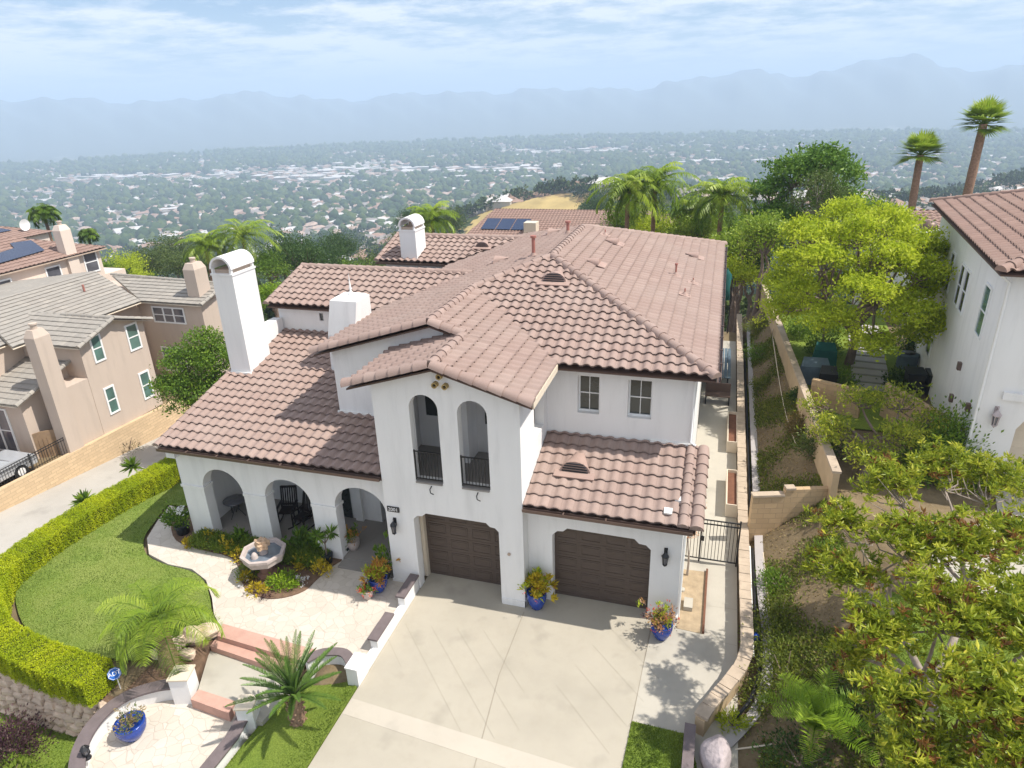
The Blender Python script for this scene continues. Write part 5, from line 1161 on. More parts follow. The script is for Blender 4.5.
for p in ([(XN+ov, yL-.3, zE-.1), (XN-9, yL-.3, zE-.1), (XN-9, yA, zA), (XN+ov, yA, zA)], [(XN+ov, yR+.3, zE-.1), (XN-9, yR+.3, zE-.1), (XN-9, yA, zA), (XN+ov, yA, zA)], [(-30.35, 20.5, 2.05), (-36.2, 20.5, 2.05), (-36.2, yL-.01, 3.05), (-30.35, yL-.01, 3.05)], [(-32.2, 22.5, zE), (-32.2, 30.6, zE), (-36.9, 32.2, 5.25), (-36.9, 24.5, 5.25)], [(-32.2, 30.6, zE), (-28.0, 30.6, zE), (-28.0, 32.9, zE+.62), (-36.9, 33.3, zE+.73)], [(-40.2, 17.9, zE), (-36.6, 17.9, zE+.95), (-36.6, 24.5, zE+.95), (-40.2, 24.5, zE)], [(-33.0, 17.9, zE), (-36.6, 17.9, zE+.95), (-36.6, 24.5, zE+.95), (-33.0, 24.5, zE)]): slab(dk, p, .06, .03)
dk.build('fascia', M['cream'], NH)
cp = MB()
for a, b in (((XN+ov, yL-.3, zE-.1), (XN+ov, yA, zA)), ((XN+ov, yR+.3, zE-.1), (XN+ov, yA, zA)), ((-30.35, 20.5, 2.05), (-30.35, yL, 3.05)), ((XN+ov, yA, zA), (XN-3, yA, zA)), ((-28.0, 30.6, zE), (-28, 32.9, zE+.62)), ((-28, 32.9, zE+.62), (-36.9, 33.3, zE+.73))): caps(cp, a, b, .11)
cp.build('ridge_tile', M['tileg'], NH, recalc=False)
def win_e(x, y0, y1, z0, z1, glass='glassg', parent=NH, nsash=1, trim=.09, cat=None):
    """window on an east-facing wall"""
    f = MB(); 
    for q in ((y0-trim, z0-trim, y1+trim, z0), (y0-trim, z1, y1+trim, z1+trim), (y0-trim, z0, y0, z1), (y1, z0, y1+trim, z1)): f.box(x+.001, q[0], q[1], x+.05, q[2], q[3])
    zc = (z0+z1)/2; f.box(x+.002, y0, zc-.03, x+.035, y1, zc+.03)
    o = f.build('window', M['trimwhite'], parent); g = MB(); g.box(x+.0015, y0, z0, x+.02, y1, z1); g.build('pane', M[glass], o); return o
def win_s(y, x0, x1, z0, z1, glass='glassb', parent=NH, nsash=1, trim=.09, mat='trimwhite'):
    f = MB()
    for q in ((x0-trim, z0-trim, x1+trim, z0), (x0-trim, z1, x1+trim, z1+trim), (x0-trim, z0, x0, z1), (x1, z0, x1+trim, z1)): f.box(q[0], y-.05, q[1], q[2], y-.001, q[3])
    for i in range(1, nsash): c = x0+(x1-x0)*i/nsash; f.box(c-.05, y-.045, z0, c+.05, y-.002, z1)
    zc = (z0+z1)/2; f.box(x0, y-.035, zc-.025, x1, y-.002, zc+.025)
    o = f.build('window', M[mat], parent); g = MB(); g.box(x0, y-.02, z0, x1, y-.0015, z1); g.build('pane', M[glass], o); return o
for (a, b) in (((102, 389), (121, 411)), ((137, 374), (155, 396)), ((87, 337), (107, 360)), ((123, 326), (143, 348))):
    p, q_ = pt(*a), pt(*b); win_e(XN, p.y+.12, q_.y-.12, q_.z+.16, p.z-.1)
p = ay(152, 304, 30.9); q_ = ay(188, 327, 30.9); win_s(30.9, p.x, q_.x-.1, q_.z+.25, p.z-.2, 'glassb', nsash=3)
p = ay(162, 346, 30.9); win_s(30.9, p.x, p.x+1.5, p.z-1.5, p.z-.1, 'glassb', nsash=2)
win_e(-32.79, 28.9, 29.8, .2, 2.0, 'glassg')
q_ = MB(); q_.box(-32.8, 23.7, -1, -32.78, 30.9, 3.9); q_.build('court_wall', M['tan'], NH)
win_s(20.9, -33.2, -31.8, -.7, 1.5, 'glassb', nsash=2); win_s(18.2, -36.9, -36.2, 2.7, 3.4, 'glass')
# chimneys
def box_chimney(x0, x1, y0, y1, z0, z1, mat, parent, cap='tan'):
    q = MB(); q.box(x0, y0, z0, x1, y1, z1-.35)
    q.add([(x0, y0, z1-.35), (x1, y0, z1-.35), (x1, y1, z1-.35), (x0, y1, z1-.35), (x0+.14, y0+.14, z1), (x1-.14, y0+.14, z1), (x1-.14, y1-.14, z1), (x0+.14, y1-.14, z1)], [(0, 1, 5, 4), (1, 2, 6, 5), (2, 3, 7, 6), (3, 0, 4, 7), (4, 5, 6, 7)])
    o = q.build('chimney', mat, parent); f = MB(); cx, cy = (x0+x1)/2, (y0+y1)/2; f.tube([(cx, cy, z1), (cx, cy, z1+.22)], .14, 10); f.tube([(cx, cy, z1+.2), (cx, cy, z1+.27)], .18, 10); f.build('flue', M[cap], o)
p = ax(38, 402, XN+.25); box_chimney(-29.98, -29.34, 21.55, 22.35, -1.0, 5.35, M['tan'], NH)
q = MB(); q.box(-30.69, 22.36, -1.0, -29.52, yL-.003, 2.2); q.build('wall', M['tan'], NH)
box_chimney(-29.4, -28.6, 31.3, 32.3, 3.9, 6.2, M['tan'], NH)
q = MB(); q.tube([(-35, 29.5, 4.8), (-35, 29.5, 5.2)], .06, 8); q.build('vent_pipe', M['pipe'], NH)
# block wall between the lower road and the tan house
def uvwall(name, a, b, z0, z1, t, mat, parent=None, zf0=None, zf1=None, nseg=1):
    """upright block wall with brick coordinates in metres"""
    q = MB(); a = Vector((*a, 0)); b = Vector((*b, 0)); L = (b-a).length; d = (b-a)/L; s = d.cross(Vector((0, 0, 1)))*t/2
    za0, zb0 = z0 if hasattr(z0, '__len__') else (z0, z0); za1, zb1 = z1 if hasattr(z1, '__len__') else (z1, z1)
    vs = [(*(a-s)[:2], za0), (*(b-s)[:2], zb0), (*(b-s)[:2], zb1), (*(a-s)[:2], za1), (*(a+s)[:2], za0), (*(b+s)[:2], zb0), (*(b+s)[:2], zb1), (*(a+s)[:2], za1)]
    side = [(0, za0), (L, zb0), (L, zb1), (0, za1)]; end = [(0, za0), (t, za0), (t, za1), (0, za1)]; top = [(0, 0), (L, 0), (L, t), (0, t)]
    q.add(vs, [(0, 1, 2, 3), (5, 4, 7, 6), (4, 0, 3, 7), (1, 5, 6, 2), (3, 2, 6, 7)], 0, False, [side, [side[1], side[0], side[3], side[2]], end, end, top])
    return q.build(name, mat, parent, recalc=False)
o = uvwall('block_wall', (XN+.11, 12), (XN+.11, 40), (-2.0, -4.8), (-.50, -1.5), .22, M['block2']); fix_props(o, 'long pale yellow block wall under the tan house beside the lower road', 'wall')
q = MB(); q.add([(XN+.2, 2, -.11), (-24.0, 2, -.11), (-24.0, 44, -4.31), (XN+.2, 44, -4.31)], [(0, 1, 2, 3)]); structure('road', q, M['roadc'])
# wooden gate and iron fence beside the tan house
t = thing('wooden_gate', 'arched brown wooden gate beside the tan house', 'gate', (XN, 20, -1)); 
q = MB(); g0 = [(0, 0), (1.65, 0), (1.65, .85), (1.2, 1.2), (.8, 1.35), (.3, 1.35), (0, 1.3)]; gu = Vector((1.2, 1.1, 0)).normalized(); holed_wall(q, (-30.68, 20.98, -1.0), gu, Vector((-gu.y, gu.x, 0)), g0, [], .06)
for i in range(1, 9): gp = Vector((-30.68, 20.98, 0))+gu*(.18*i)+Vector((gu.y, -gu.x, 0))*.012; q.beam((gp.x, gp.y, -.95), (gp.x, gp.y, .0), .02)
q.build('board', M['wood'], t)
def iron_fence(a, b, z0, z1, label, h, step=.13, name='iron_fence', group=None):
    a = Vector((*a, z0)); b = Vector((*b, z1)); t = thing(name, label, 'fence', a, 0, group); q = MB(); L = (b-a).length; up = Vector((0, 0, 1))
    for zz in (.1, h-.12, h): q.beam(a+up*zz, b+up*zz, .03)
    n = int(L/step)
    for i in range(n+1): p = a.lerp(b, i/n); q.beam(p+up*.08, p+up*(h+.02), .016)
    q.build('railing', M['black'], t); q = MB()
    for i in range(int(L/2)+1): p = a.lerp(b, i/max(1, int(L/2))); q.beam(p, p+up*(h+.08), .05)
    q.build('post', M['black'], t); return t
iron_fence((XN+.0, 13.2), (XN+.0, 21.9), -1.0, -1.0, 'low black iron fence on top of the pale block wall by the parked cars', 1.0)
def car(loc, rz, mat, label):
    t = thing('parked_car', label, 'car', loc, rz, 'cars parked beside the tan house'); W = .88
    prof = [(-2.25, .35), (-2.28, .62), (-2.2, .82), (-1.5, .92), (-1.15, .95), (-.55, 1.38), (.1, 1.45), (.9, 1.4), (1.5, 1.0), (2.1, .95), (2.25, .8), (2.25, .35)]
    q = MB(); n = len(prof); vs = []
    for yy, k in ((-W, 0), (-W*.98, 1), (W*.98, 1), (W, 0)):
        for x, z in prof: vs.append((x*(.985 if k == 0 else 1), yy*(.78 if z > 1.1 else .97 if z > .86 else 1), z))
    q.add(vs, [(r*n+i, r*n+(i+1) % n, (r+1)*n+(i+1) % n, (r+1)*n+i) for r in range(3) for i in range(n)]+[tuple(range(n)), tuple(range(3*n, 4*n))], 0)
    LB_ = lambda q, nm, m: q.build(nm, M[m], t, at=(0, 0, 0))
    LB_(q, 'body', mat); q = MB()
    for s in (-1, 1): q.add([(-1.0, s*W*.9, 1.0), (-.52, s*W*.795, 1.34), (.85, s*W*.795, 1.35), (1.35, s*W*.9, 1.02)], [(0, 1, 2, 3)])
    LB_(q, 'side_window', 'glass'); q = MB(); q.add([(-1.16, -.72, .97), (-1.16, .72, .97), (-.57, .62, 1.37), (-.57, -.62, 1.37)], [(0, 1, 2, 3)]); q.add([(1.5, -.7, 1.02), (1.5, .7, 1.02), (.95, .6, 1.4), (.95, -.6, 1.4)], [(0, 3, 2, 1)])
    for v in range(len(q.v)): q.v[v] = (q.v[v][0]+(-.02 if q.v[v][0] < 0 else .02), q.v[v][1], q.v[v][2]+.015)
    LB_(q, 'windscreen', 'glass')
    for x in (-1.4, 1.35):
        for s in (-1, 1):
            q = MB(); q.tube([(x, s*.7, .32), (x, s*.9, .32)], .32, 18); wl = LB_(q, 'wheel', 'rubber'); q = MB(); q.tube([(x, s*.902, .32), (x, s*.915, .32)], .19, 12); q.build('rim', M['trimwhite'], wl, at=(0, 0, 0))
    for s in (-1, 1): q = MB(); q.obox((-2.2, s*.62, .68), (.06, .17, .07)); LB_(q, 'headlight', 'trimwhite'); q = MB(); q.obox((2.2, s*.62, .78), (.05, .15, .08)); LB_(q, 'tail_light', 'carr')
    return t
car((-30.55, 17.9, -.95), PI/2+PI, 'carw', 'silver car parked behind the iron fence at the left edge'); car((-33.2, 18.0, -1.0), PI/2+PI, 'carr', 'dark red car parked in front of the tan house window')
# ================================================================== NEIGHBOUR, FAR LEFT (pink house)
XP = -44.; PH = thing('pink_house', 'pale pink stucco house with red brown roof and solar panels at the far left', 'house', (-47, 36, -1))
q = MB(); q.box(-56, 26, -1.5, XP, 39.2, 5.0); q.box(-50, 39.2, -1.5, XP-1.0, 42, 2.8); q.build('wall', M['pink'], PH)
RE = dict(tw=.33, ch=.40, amp=.04, mat=M['tile2'], parent=PH)
NR('roof', [(XP+.4, 25.5, 5.05), (XP+.4, 39.6, 5.05), (-47.8, 36.0, 6.3), (-49.5, 25.5, 6.85)][:2]+[(-48.6, 35.2, 6.55), (-48.6, 25.5, 6.55)], Y_, **RE); NR('roof', [(XP+.4, 39.6, 5.05), (-56, 39.6, 5.05), (-50, 35.2, 6.55), (-48.6, 35.2, 6.55)], X_, **RE)
q = MB(); slab(q, [(XP+.4, 25.5, 5.05), (XP+.4, 39.6, 5.05), (-48.6, 35.2, 6.55), (-48.6, 25.5, 6.55)], .08, .05); q.build('fascia', M['soffit'], PH)
so = MB()
def on_slope(y, x): return (x, y, 5.05+(XP+.4-x)*.30+.13)
def on_roof(px, py):
    d = ray(px, py); k = .3; t_ = (5.2+(XP+.4-CC.x)*k-CC.z)/(d.z+k*d.x); return CC+d*t_
so.add([on_roof(-30, 276), on_roof(0, 263), on_roof(45, 250), on_roof(31, 240), on_roof(10, 243), on_roof(14, 248), on_roof(-30, 262)], [(0, 1, 2, 3, 4, 5, 6)]); so.build('solar_panel', M['solar'], PH)
for (a, b) in (((45, 267), (53, 283)), ((82, 252), (91, 267)), ((-6, 281), (1, 296))): p, r_ = ax(*a, XP), ax(*b, XP); win_e(XP, p.y, p.y+1.0, p.z-1.5, p.z-.15, 'glassb', PH, trim=.1)
p = ax(66, 268, XP); box_chimney(XP-.45, XP+.25, 36.3, 37.15, -1, 7.15, M['pink'], PH)
def dish(loc, rz, label, s=.45):
    t = thing('satellite_dish', label, 'dish', loc, rz, 'satellite dishes'); q = MB(); n = 16; vs = []
    for r, d in ((0, 0), (.5, .05), (1, .16)):
        vs += [(d*s*1.6, r*s*math.cos(2*PI*k/n), r*s*math.sin(2*PI*k/n)+.5) for k in range(n)]
    q.add(vs, [(i*n+k, i*n+(k+1) % n, (i+1)*n+(k+1) % n, (i+1)*n+k) for i in range(2) for k in range(n)], 0, True); q.build('reflector', M['trimwhite'], t, at=(0, 0, 0))
    q = MB(); q.tube([(-.25, 0, .1), (-.05, 0, .3), (-.01, 0, .5)], .025, 6); q.build('bracket', M['gutter'], t, at=(0, 0, 0)); q = MB(); q.tube([(0, 0, .1), (s*1.2, 0, .35)], .015, 6); q.obox((s*1.2, 0, .38), (.06, .04, .04)); q.build('feed_arm', M['trimwhite'], t, at=(0, 0, 0))
dish((XP+.35, 34.9, 2.9), .2, 'white satellite dish on the pink wall, highest of the three by its chimney'); dish((XP+.35, 35.1, 1.9), -.4, 'white satellite dish low on the pink wall'); dish((XP+.4, 35.7, 1.6), .5, 'white satellite dish nearest the foot of the pink chimney')
FH = thing('brown_roofed_house', 'small part of a house roof with a solar panel above the pink house', 'house', (-72, 52, 0)); q = MB(); q.box(-90, 46, -5, -69.2, 56, 2.4); q.build('wall', M['pink'], FH)
NR('roof', [(-68.8, 45.5, 2.5), (-68.8, 56.5, 2.5), (-74, 51, 4.2), (-75, 45.5, 4.5)][:3]+[(-74, 45.5, 4.2)], Y_, tw=.33, ch=.4, amp=.04, mat=M['tile2'], parent=FH); NR('roof', [(-68.8, 56.5, 2.5), (-91, 56.5, 2.5), (-81, 51, 4.2), (-74, 51, 4.2)], X_, tw=.33, ch=.4, amp=.04, mat=M['tile2'], parent=FH)
so = MB(); so.add([(-70.5, 46, 3.2), (-70.5, 53.2, 3.2), (-72.3, 52, 3.8), (-72.3, 46, 3.8)], [(0, 1, 2, 3)]); so.build('solar_panel', M['solar'], FH)
dish((-70, 54.2, 3.05), 0, 'white satellite dish on the brown roof beyond the pink house', .6)
# ================================================================== HOUSE BEHIND (solar panels)
BH = thing('backyard_house', 'single storey house with red brown tile roof and solar panels just behind the main house', 'house', (-10, 62, -1))
e1 = az(432, 222, 2.6)
def bz(px, py, z): p = az(px, py, z); return (p.x, p.y, z)
bl = bz(478, 236, 2.6); 
zb = 1.6; x0, x1, y0, y1 = -24.4, -.5, 62, 76
q = MB(); q.box(x0+.6, y0+.6, -4, x1-.6, y1-.6, zb-.05); q.build('wall', M['tan'], BH)
RB = dict(tw=.33, ch=.42, amp=.05, mat=M['tile2'], parent=BH); rz_ = zb+.28*7
NR('roof', [(x0, y0, zb), (x1, y0, zb), (x1-7, 69, rz_), (x0+1.5, 69, rz_)], X_, **RB); NR('roof', [(x1, y0, zb), (x1, y1, zb), (x1-7, 69, rz_)], Y_, **RB); NR('roof', [(x0, y1, zb), (x1, y1, zb), (x1-7, 69, rz_), (x0+1.5, 69, rz_)], X_, **RB)
sl = lambda x, y: (x, y, zb+.28*(y-y0)+.16)
for i in range(3):
    so = MB(); xx = -22.9+1.56*i; so.add([sl(xx, 64.2), sl(xx+1.48, 64.2), sl(xx+1.48, 66.5), sl(xx, 66.5)], [(0, 1, 2, 3)]); so.build('solar_panel', M['solar'], BH)
so = MB(); so.add([sl(-13.5, 62.6), sl(-8.5, 62.6), sl(-8.5, 64.3), sl(-13.5, 64.3)], [(0, 1, 2, 3)]); so.build('solar_panel', M['solar'], BH)
q = MB(); q.obox((-17.6, 63.9, 2.6), (.6, .6, .6)); q.build('rooftop_unit', M['cream'], BH)
# ================================================================== NEIGHBOUR, RIGHT (white house)
rot = R_(5.5); WHO = Vector((8.45, 23.4, 2.0)); WH = thing('white_house', 'tall white stucco house with brown tile roof at the right edge', 'house', WHO, -rot)
def wl(q, nm, m, par=WH): return q.build(nm, M[m] if isinstance(m, str) else m, par, at=(0, 0, 0), recalc=True)
q = MB(); holed_wall(q, (0, 0, 0), X_, Y_, [(0, 0), (0, 7.3), (12, 7.3), (12, 0), (5.6, 0), (5.6, 2.2), (5.3, 2.5), (4.0, 2.55), (1.7, 2.55), (1.3, 2.4), (1.15, 2.1), (1.15, 0)], [], .35); q.box(0, .35, 0, .3, 13, 7.3); q.box(.3, 12.7, 0, 12, 13, 7.3); q.box(.55, -.12, 3.1, 12, -.002, 3.35); wl(q, 'wall', 'white')
q = MB(); q.box(1.16, .5, 0, 5.6, .56, 2.55)
for i in range(4): q.box(1.16, .488, .62*i+.6, 5.6, .4995, .62*i+.63)
wl(q, 'garage_door', 'cream')
ORG[WH.name] = Vector((0, 0, 0))
k2 = dict(tw=.36, ch=.42, amp=.07, butt=.04, mat=M['tile2'], parent=WH)
NR('roof', [(-.45, -.55, 7.3), (-.45, 13.4, 7.3), (5.6, 7.35, 9.1), (5.6, 5.5, 9.1)], Y_, **k2); NR('roof', [(-.45, -.55, 7.3), (12, -.55, 7.3), (12, 5.5, 9.1), (5.6, 5.5, 9.1)], X_, **k2); NR('roof', [(-.45, 13.4, 7.3), (12, 13.4, 7.3), (12, 7.35, 9.1), (5.6, 7.35, 9.1)], X_, **k2)
q = MB(); slab(q, [(-.45, -.55, 7.3), (-.45, 13.4, 7.3), (5.6, 7.35, 9.1), (5.6, 5.5, 9.1)], .1, .05); slab(q, [(-.45, -.55, 7.3), (12, -.55, 7.3), (12, 5.5, 9.1), (5.6, 5.5, 9.1)], .1, .05); slab(q, [(-.45, 13.4, 7.3), (12, 13.4, 7.3), (12, 7.35, 9.1), (5.6, 7.35, 9.1)], .1, .05); wl(q, 'roof_deck', 'fascia')
cp = MB(); caps(cp, (-.45, -.55, 7.3), (5.6, 5.5, 9.1), .16); caps(cp, (-.45, 13.4, 7.3), (5.6, 7.35, 9.1), .15); cp.build('ridge_tile', M['tile2'], WH, at=(0, 0, 0), recalc=False)
q = MB(); q.tube([(-.4, -.35, 7.15), (-.05, -.07, 6.85), (-.05, -.07, .1)], .045, 8); wl(q, 'gutter', 'trimwhite')
for i, (y, z, w_, h_) in enumerate(((1.75, 4.5, .75, 1.65), (5.0, 4.4, .6, 1.5), (6.0, 4.4, .6, 1.5), (8.2, 4.4, .6, 1.5), (9.0, 1.2, .9, 1.3))):
    f = MB(); f.box(-.05, y-.07, z-.07, -.001, y, z+h_+.07); f.box(-.05, y+w_, z-.07, -.001, y+w_+.07, z+h_+.07); f.box(-.05, y, z-.07, -.001, y+w_, z); f.box(-.05, y, z+h_, -.001, y+w_, z+h_+.07); f.box(-.04, y, z+h_/2-.02, -.002, y+w_, z+h_/2+.02)
    o = wl(f, 'window', 'trimwhite'); g = MB(); g.box(-.02, y, z, -.0015, y+w_, z+h_); g.build('pane', M['glass' if i else 'glassg'], o, at=(0, 0, 0))
for (x, y) in ((1.6, 4.5), (2.6, 2.6)):
    q = MB(); q.tube([(x, y, 7.3+.3*(x+.45)), (x, y, 7.75+.3*(x+.45))], .045, 8); wl(q, 'vent_pipe', 'pipe')
lt = lantern(.5, 0, 2.55, WH, 1.25, 'boulder', -1)
q = MB()
for y, z in ((.9, 2.3), (3.3, 2.9), (3.35, 1.6)): q.obox((-.06, y, z), (.06, .1, .14))
wl(q, 'wall_fitting', 'gutter')
# roof of the wing behind it, with its own arched chimney
WB = thing('far_white_house', 'white house with terracotta roof and small white chimney behind the right tree', 'house', (13, 48, -1)); q = MB(); q.box(10.2, 43, -3, 20, 56, 5.4); q.build('wall', M['white'], WB)
NR('roof', [(9.6, 42.5, 5.4), (20, 42.5, 5.4), (20, 49, 7.0), (9.6, 49, 7.0)], X_, tw=.36, ch=.42, amp=.06, mat=M['tile2'], parent=WB); NR('roof', [(9.6, 56, 5.4), (20, 56, 5.4), (20, 49, 7.0), (9.6, 49, 7.0)], X_, tw=.36, ch=.42, amp=.06, mat=M['tile2'], parent=WB)
q = MB(); q.box(10.2, 41.2, -1, 11.2, 42.9, 7.0); q.box(10.1, 41.1, 7.0, 11.3, 43, 7.1); c_ = q.build('chimney', M['white'], WB); q = MB(); q.lathe([(.45, 7.1), (.45, 7.3), (.3, 7.5), (0, 7.55)], (10.7, 42.05, 0), 12); q.build('chimney_cap', M['gutter'], c_)
sheet('neighbour_driveway', [(8.0, 2), (30, 2), (30, 23.38), (9.5, 23.38), (9.0, 21.2), (6.7, 20.3), (6.5, 17.9), (8.0, 17.2)], 1.86, M['path'])
# ---- boundary walls on the right
t = thing('boundary_wall', 'long tan rendered wall between the bank and the right hand yard', 'wall', (3.6, 30, 1.8)); nseg = 8; a0 = (4.25, 21.3); b0 = (2.9, 46)
q = MB(); u = Vector((b0[0]-a0[0], b0[1]-a0[1], 0)); L = u.length; u /= L; n_ = Vector((u.y, -u.x, 0))
o = uvwall('wall_body', a0, b0, (1.0, 1.2), (2.85, 2.65), .2, M['tanwall'], t)
cc = MB(); s = 0; k = 0
while s < L-.3: p = Vector((*a0, 0))+u*(s+.2); cc.obox((p.x, p.y, 2.89-.2*s/L), (.195, .14, .04), math.atan2(u.y, u.x)); s += .4; k += 1
cc.build('cap_block', M['capt'], t)
t = thing('block_wall', 'stepped tan block wall running up from the gate across the bank', 'wall', (2.5, 21.2, 0))
uvwall('wall_body', (1.74, 20.95), (2.75, 21.25), (-.1, .3), (1.85, 1.85), .2, M['block'], t); uvwall('wall_body', (2.752, 21.25), (4.4, 21.75), (.3, .9), (2.1, 2.1), .2, M['block'], t)
q = MB(); q.obox((2.24, 21.1, 1.89), (.53, .13, .035), math.atan2(.3, 1.0)); q.obox((2.92, 21.3, 2.14), (.16, .13, .035), .29); q.build('cap_block', M['capt'], t)
o = uvwall('block_wall', tuple(xy(az(812, 385, 2.8))), tuple(xy(az(862, 397, 2.8))), 1.5, 3.1, .2, M['block']); fix_props(o, 'short tan block wall in front of the covered garden furniture', 'wall')
o = uvwall('block_wall', tuple(xy(az(886, 392, 2.9))), (8.42, 25.6), 1.5, 3.3, .2, M['block']); fix_props(o, 'tan block wall joining the white house corner beside the dark bin', 'wall')
# ---- gate to the side yard
t = thing('iron_gate', 'black iron gate across the side path beside the garage', 'gate', (.6, 19.45, 0)); q = MB()
for x in (.2, 1.38): q.beam((x, 19.45, 0), (x, 19.45, 1.75), .05)
for z in (.12, 1.5, 1.65): q.beam((.2, 19.45, z), (1.38, 19.45, z), .035)
for i in range(11): x = .2+.107*(i+.5); q.beam((x, 19.45, .12), (x, 19.45, 1.65), .018)
q.build('leaf', M['black'], t); q = MB(); q.beam((-.3, 19.45, 0), (-.3, 19.45, 1.7), .04)
for z in (.12, 1.5, 1.65): q.beam((-.3, 19.45, z), (.17, 19.45, z), .03)
for i in range(4): x = -.22+.11*i; q.beam((x, 19.45, .12), (x, 19.45, 1.65), .018)
q.build('side_panel', M['black'], t); q = MB(); q.obox((.26, 19.4, .95), (.05, .03, .08)); q.build('latch', M['black'], t)
# ---- planters in the side yard
for i, (y0, y1, lab) in enumerate(((22.3, 24.9, 'long rusty planter box nearest the gate in the side yard'), (27.3, 30.4, 'long dark planter box farther along the side yard'))):
    t = thing('planter_box', lab, 'planter', (1.2, y0, 0), 0, 'planter boxes along the side yard wall'); q = MB(); x0, x1 = 1.0, 1.42
    for b_ in ((x0, y0, .02, x0+.04, y1, .55), (x1-.04, y0, .02, x1, y1, .55), (x0+.04, y0, .02, x1-.04, y0+.04, .55), (x0+.04, y1-.04, .02, x1-.04, y1, .55)): q.box(*b_)
    q.build('box', M['cream'], t); q = MB(); q.box(x0+.041, y0+.041, .3, x1-.041, y1-.041, .42); q.build('soil', M['rust'], t)
# ---- side yard far end: table, umbrella
t = thing('patio_table', 'blue grey slatted patio table in the far side yard', 'table', (.5, 36, 0)); q = MB()
for i in range(7): q.box(-.15+.18*i, 34.0, .72, 0.0+.18*i, 38.5, .76)
q.build('tabletop', M['bluecover'], t)
for x, y in ((-.05, 34.2), (.95, 34.2), (-.05, 38.2), (.95, 38.2)): q = MB(); q.beam((x, y, 0), (x, y, .72), .07); q.build('leg', M['black'], t)
t = thing('garden_bench', 'grey garden bench in front of the patio table', 'bench', (.5, 32.6, 0)); q = MB(); q.box(-.1, 32.2, .42, 1.1, 32.8, .48); q.build('seat', M['gutter'], t); q = MB(); q.box(-.1, 32.75, .5, 1.1, 32.82, .95); q.build('backrest', M['gutter'], t)
for x in (-.05, 1.05): q = MB(); q.box(x-.03, 32.2, 0, x+.03, 32.75, .42); q.build('leg', M['black'], t)
t = thing('patio_umbrella', 'closed teal patio umbrella on a leaning pole in the backyard', 'umbrella', (.9, 43.5, 0)); q = MB(); q.tube([(.9, 43.5, 0), (.9, 43.5, 3.6)], .04, 8); q.build('pole', M['black'], t); q = MB()
q.lathe([(.02, 0), (.3, -.35), (.24, -1.2), (.32, -1.9), (.05, -2.0)], (.55, 43.3, 4.2), 12); q.build('canopy', M['teal'], t); q = MB(); q.tube([(.9, 43.5, 3.5), (.55, 43.3, 4.25)], .035, 6); q.build('arm', M['teal'], t)
# ---- right hand yard: stepping slabs etc
ga, gb = az(863, 322, 1.95), az(872, 386, 1.95)
for i in range(11):
    f = i/10; 
    p = Vector((az(863+8.5*f, 326+60*f, 1.95))); a_, b_ = az(872, 386, 1.95), az(863, 326, 1.95); p = b_.lerp(a_, 0)+ (a_-b_)*f
    q = MB(); q.obox((p.x, p.y, 1.9), (.78, .46*(b_-a_).length/12.5, .04), -.1); o = q.build('stepping_slab', M['pathslab'], None, at=(p.x, p.y, 1.9)); fix_props(o, 'one of the grey concrete slabs in a row through the right hand lawn', 'paving slab', 'stepping slabs in the right hand yard')
sheet('yard_lawn', [(4.5, 27), (8.6, 27), (9.6, 45), (3.6, 45)], 1.87, M['lawn2'])
p = az(908, 357, 2.4); t = thing('ac_unit', 'round topped grey air conditioner unit beside the white house', 'air conditioner', (p.x, p.y, 1.9)); q = MB(); q.lathe([(.45, 0), (.45, .62), (.48, .66), (.4, .7), (0, .71)], (p.x, p.y, 1.9), 18); q.build('casing', M['bluecover'], t); q = MB(); q.lathe([(.3, 0), (.3, .02), (0, .02)], (p.x, p.y, 2.62), 14); q.build('fan_grille', M['black'], t)
def wheelie_bin(px, py, label, mat='black'):
    p = az(px, py, 2.9); t = thing('wheelie_bin', label, 'bin', (p.x, p.y, 1.9), 0, 'bins by the white house'); q = MB()
    q.add([(p.x-.28, p.y-.3, 1.95), (p.x+.28, p.y-.3, 1.95), (p.x+.28, p.y+.3, 1.95), (p.x-.28, p.y+.3, 1.95), (p.x-.34, p.y-.38, 2.85), (p.x+.34, p.y-.38, 2.85), (p.x+.34, p.y+.36, 2.85), (p.x-.34, p.y+.36, 2.85)], [(0, 3, 2, 1), (0, 1, 5, 4), (1, 2, 6, 5), (2, 3, 7, 6), (3, 0, 4, 7), (4, 5, 6, 7)]); q.build('bin_body', M[mat], t)
    q = MB(); q.obox((p.x, p.y, 2.89), (.37, .42, .035), 0, .05); q.build('lid', M['blackpot'], t)
    for s in (-1, 1): q = MB(); q.tube([(p.x+s*.3, p.y+.33, 2.02), (p.x+s*.36, p.y+.33, 2.02)], .12, 12); q.build('wheel', M['rubber'], t)
wheelie_bin(916, 371, 'black wheelie bin farther from the white house wall'); wheelie_bin(937, 373, 'black wheelie bin touching the white house wall')
for k, (px, py) in enumerate(((953, 383), (958, 384))):
    p = az(px, py, 2.0); q = MB(); q.beam((p.x, p.y, 1.95), (p.x+.25, p.y+.1, 3.4), .07); fix_props(q.build('leaning_board', M['gutter'], None, at=(p.x, p.y, 2)), 'dark narrow board leaning on the white house wall', 'board', 'boards leaning on the white house')
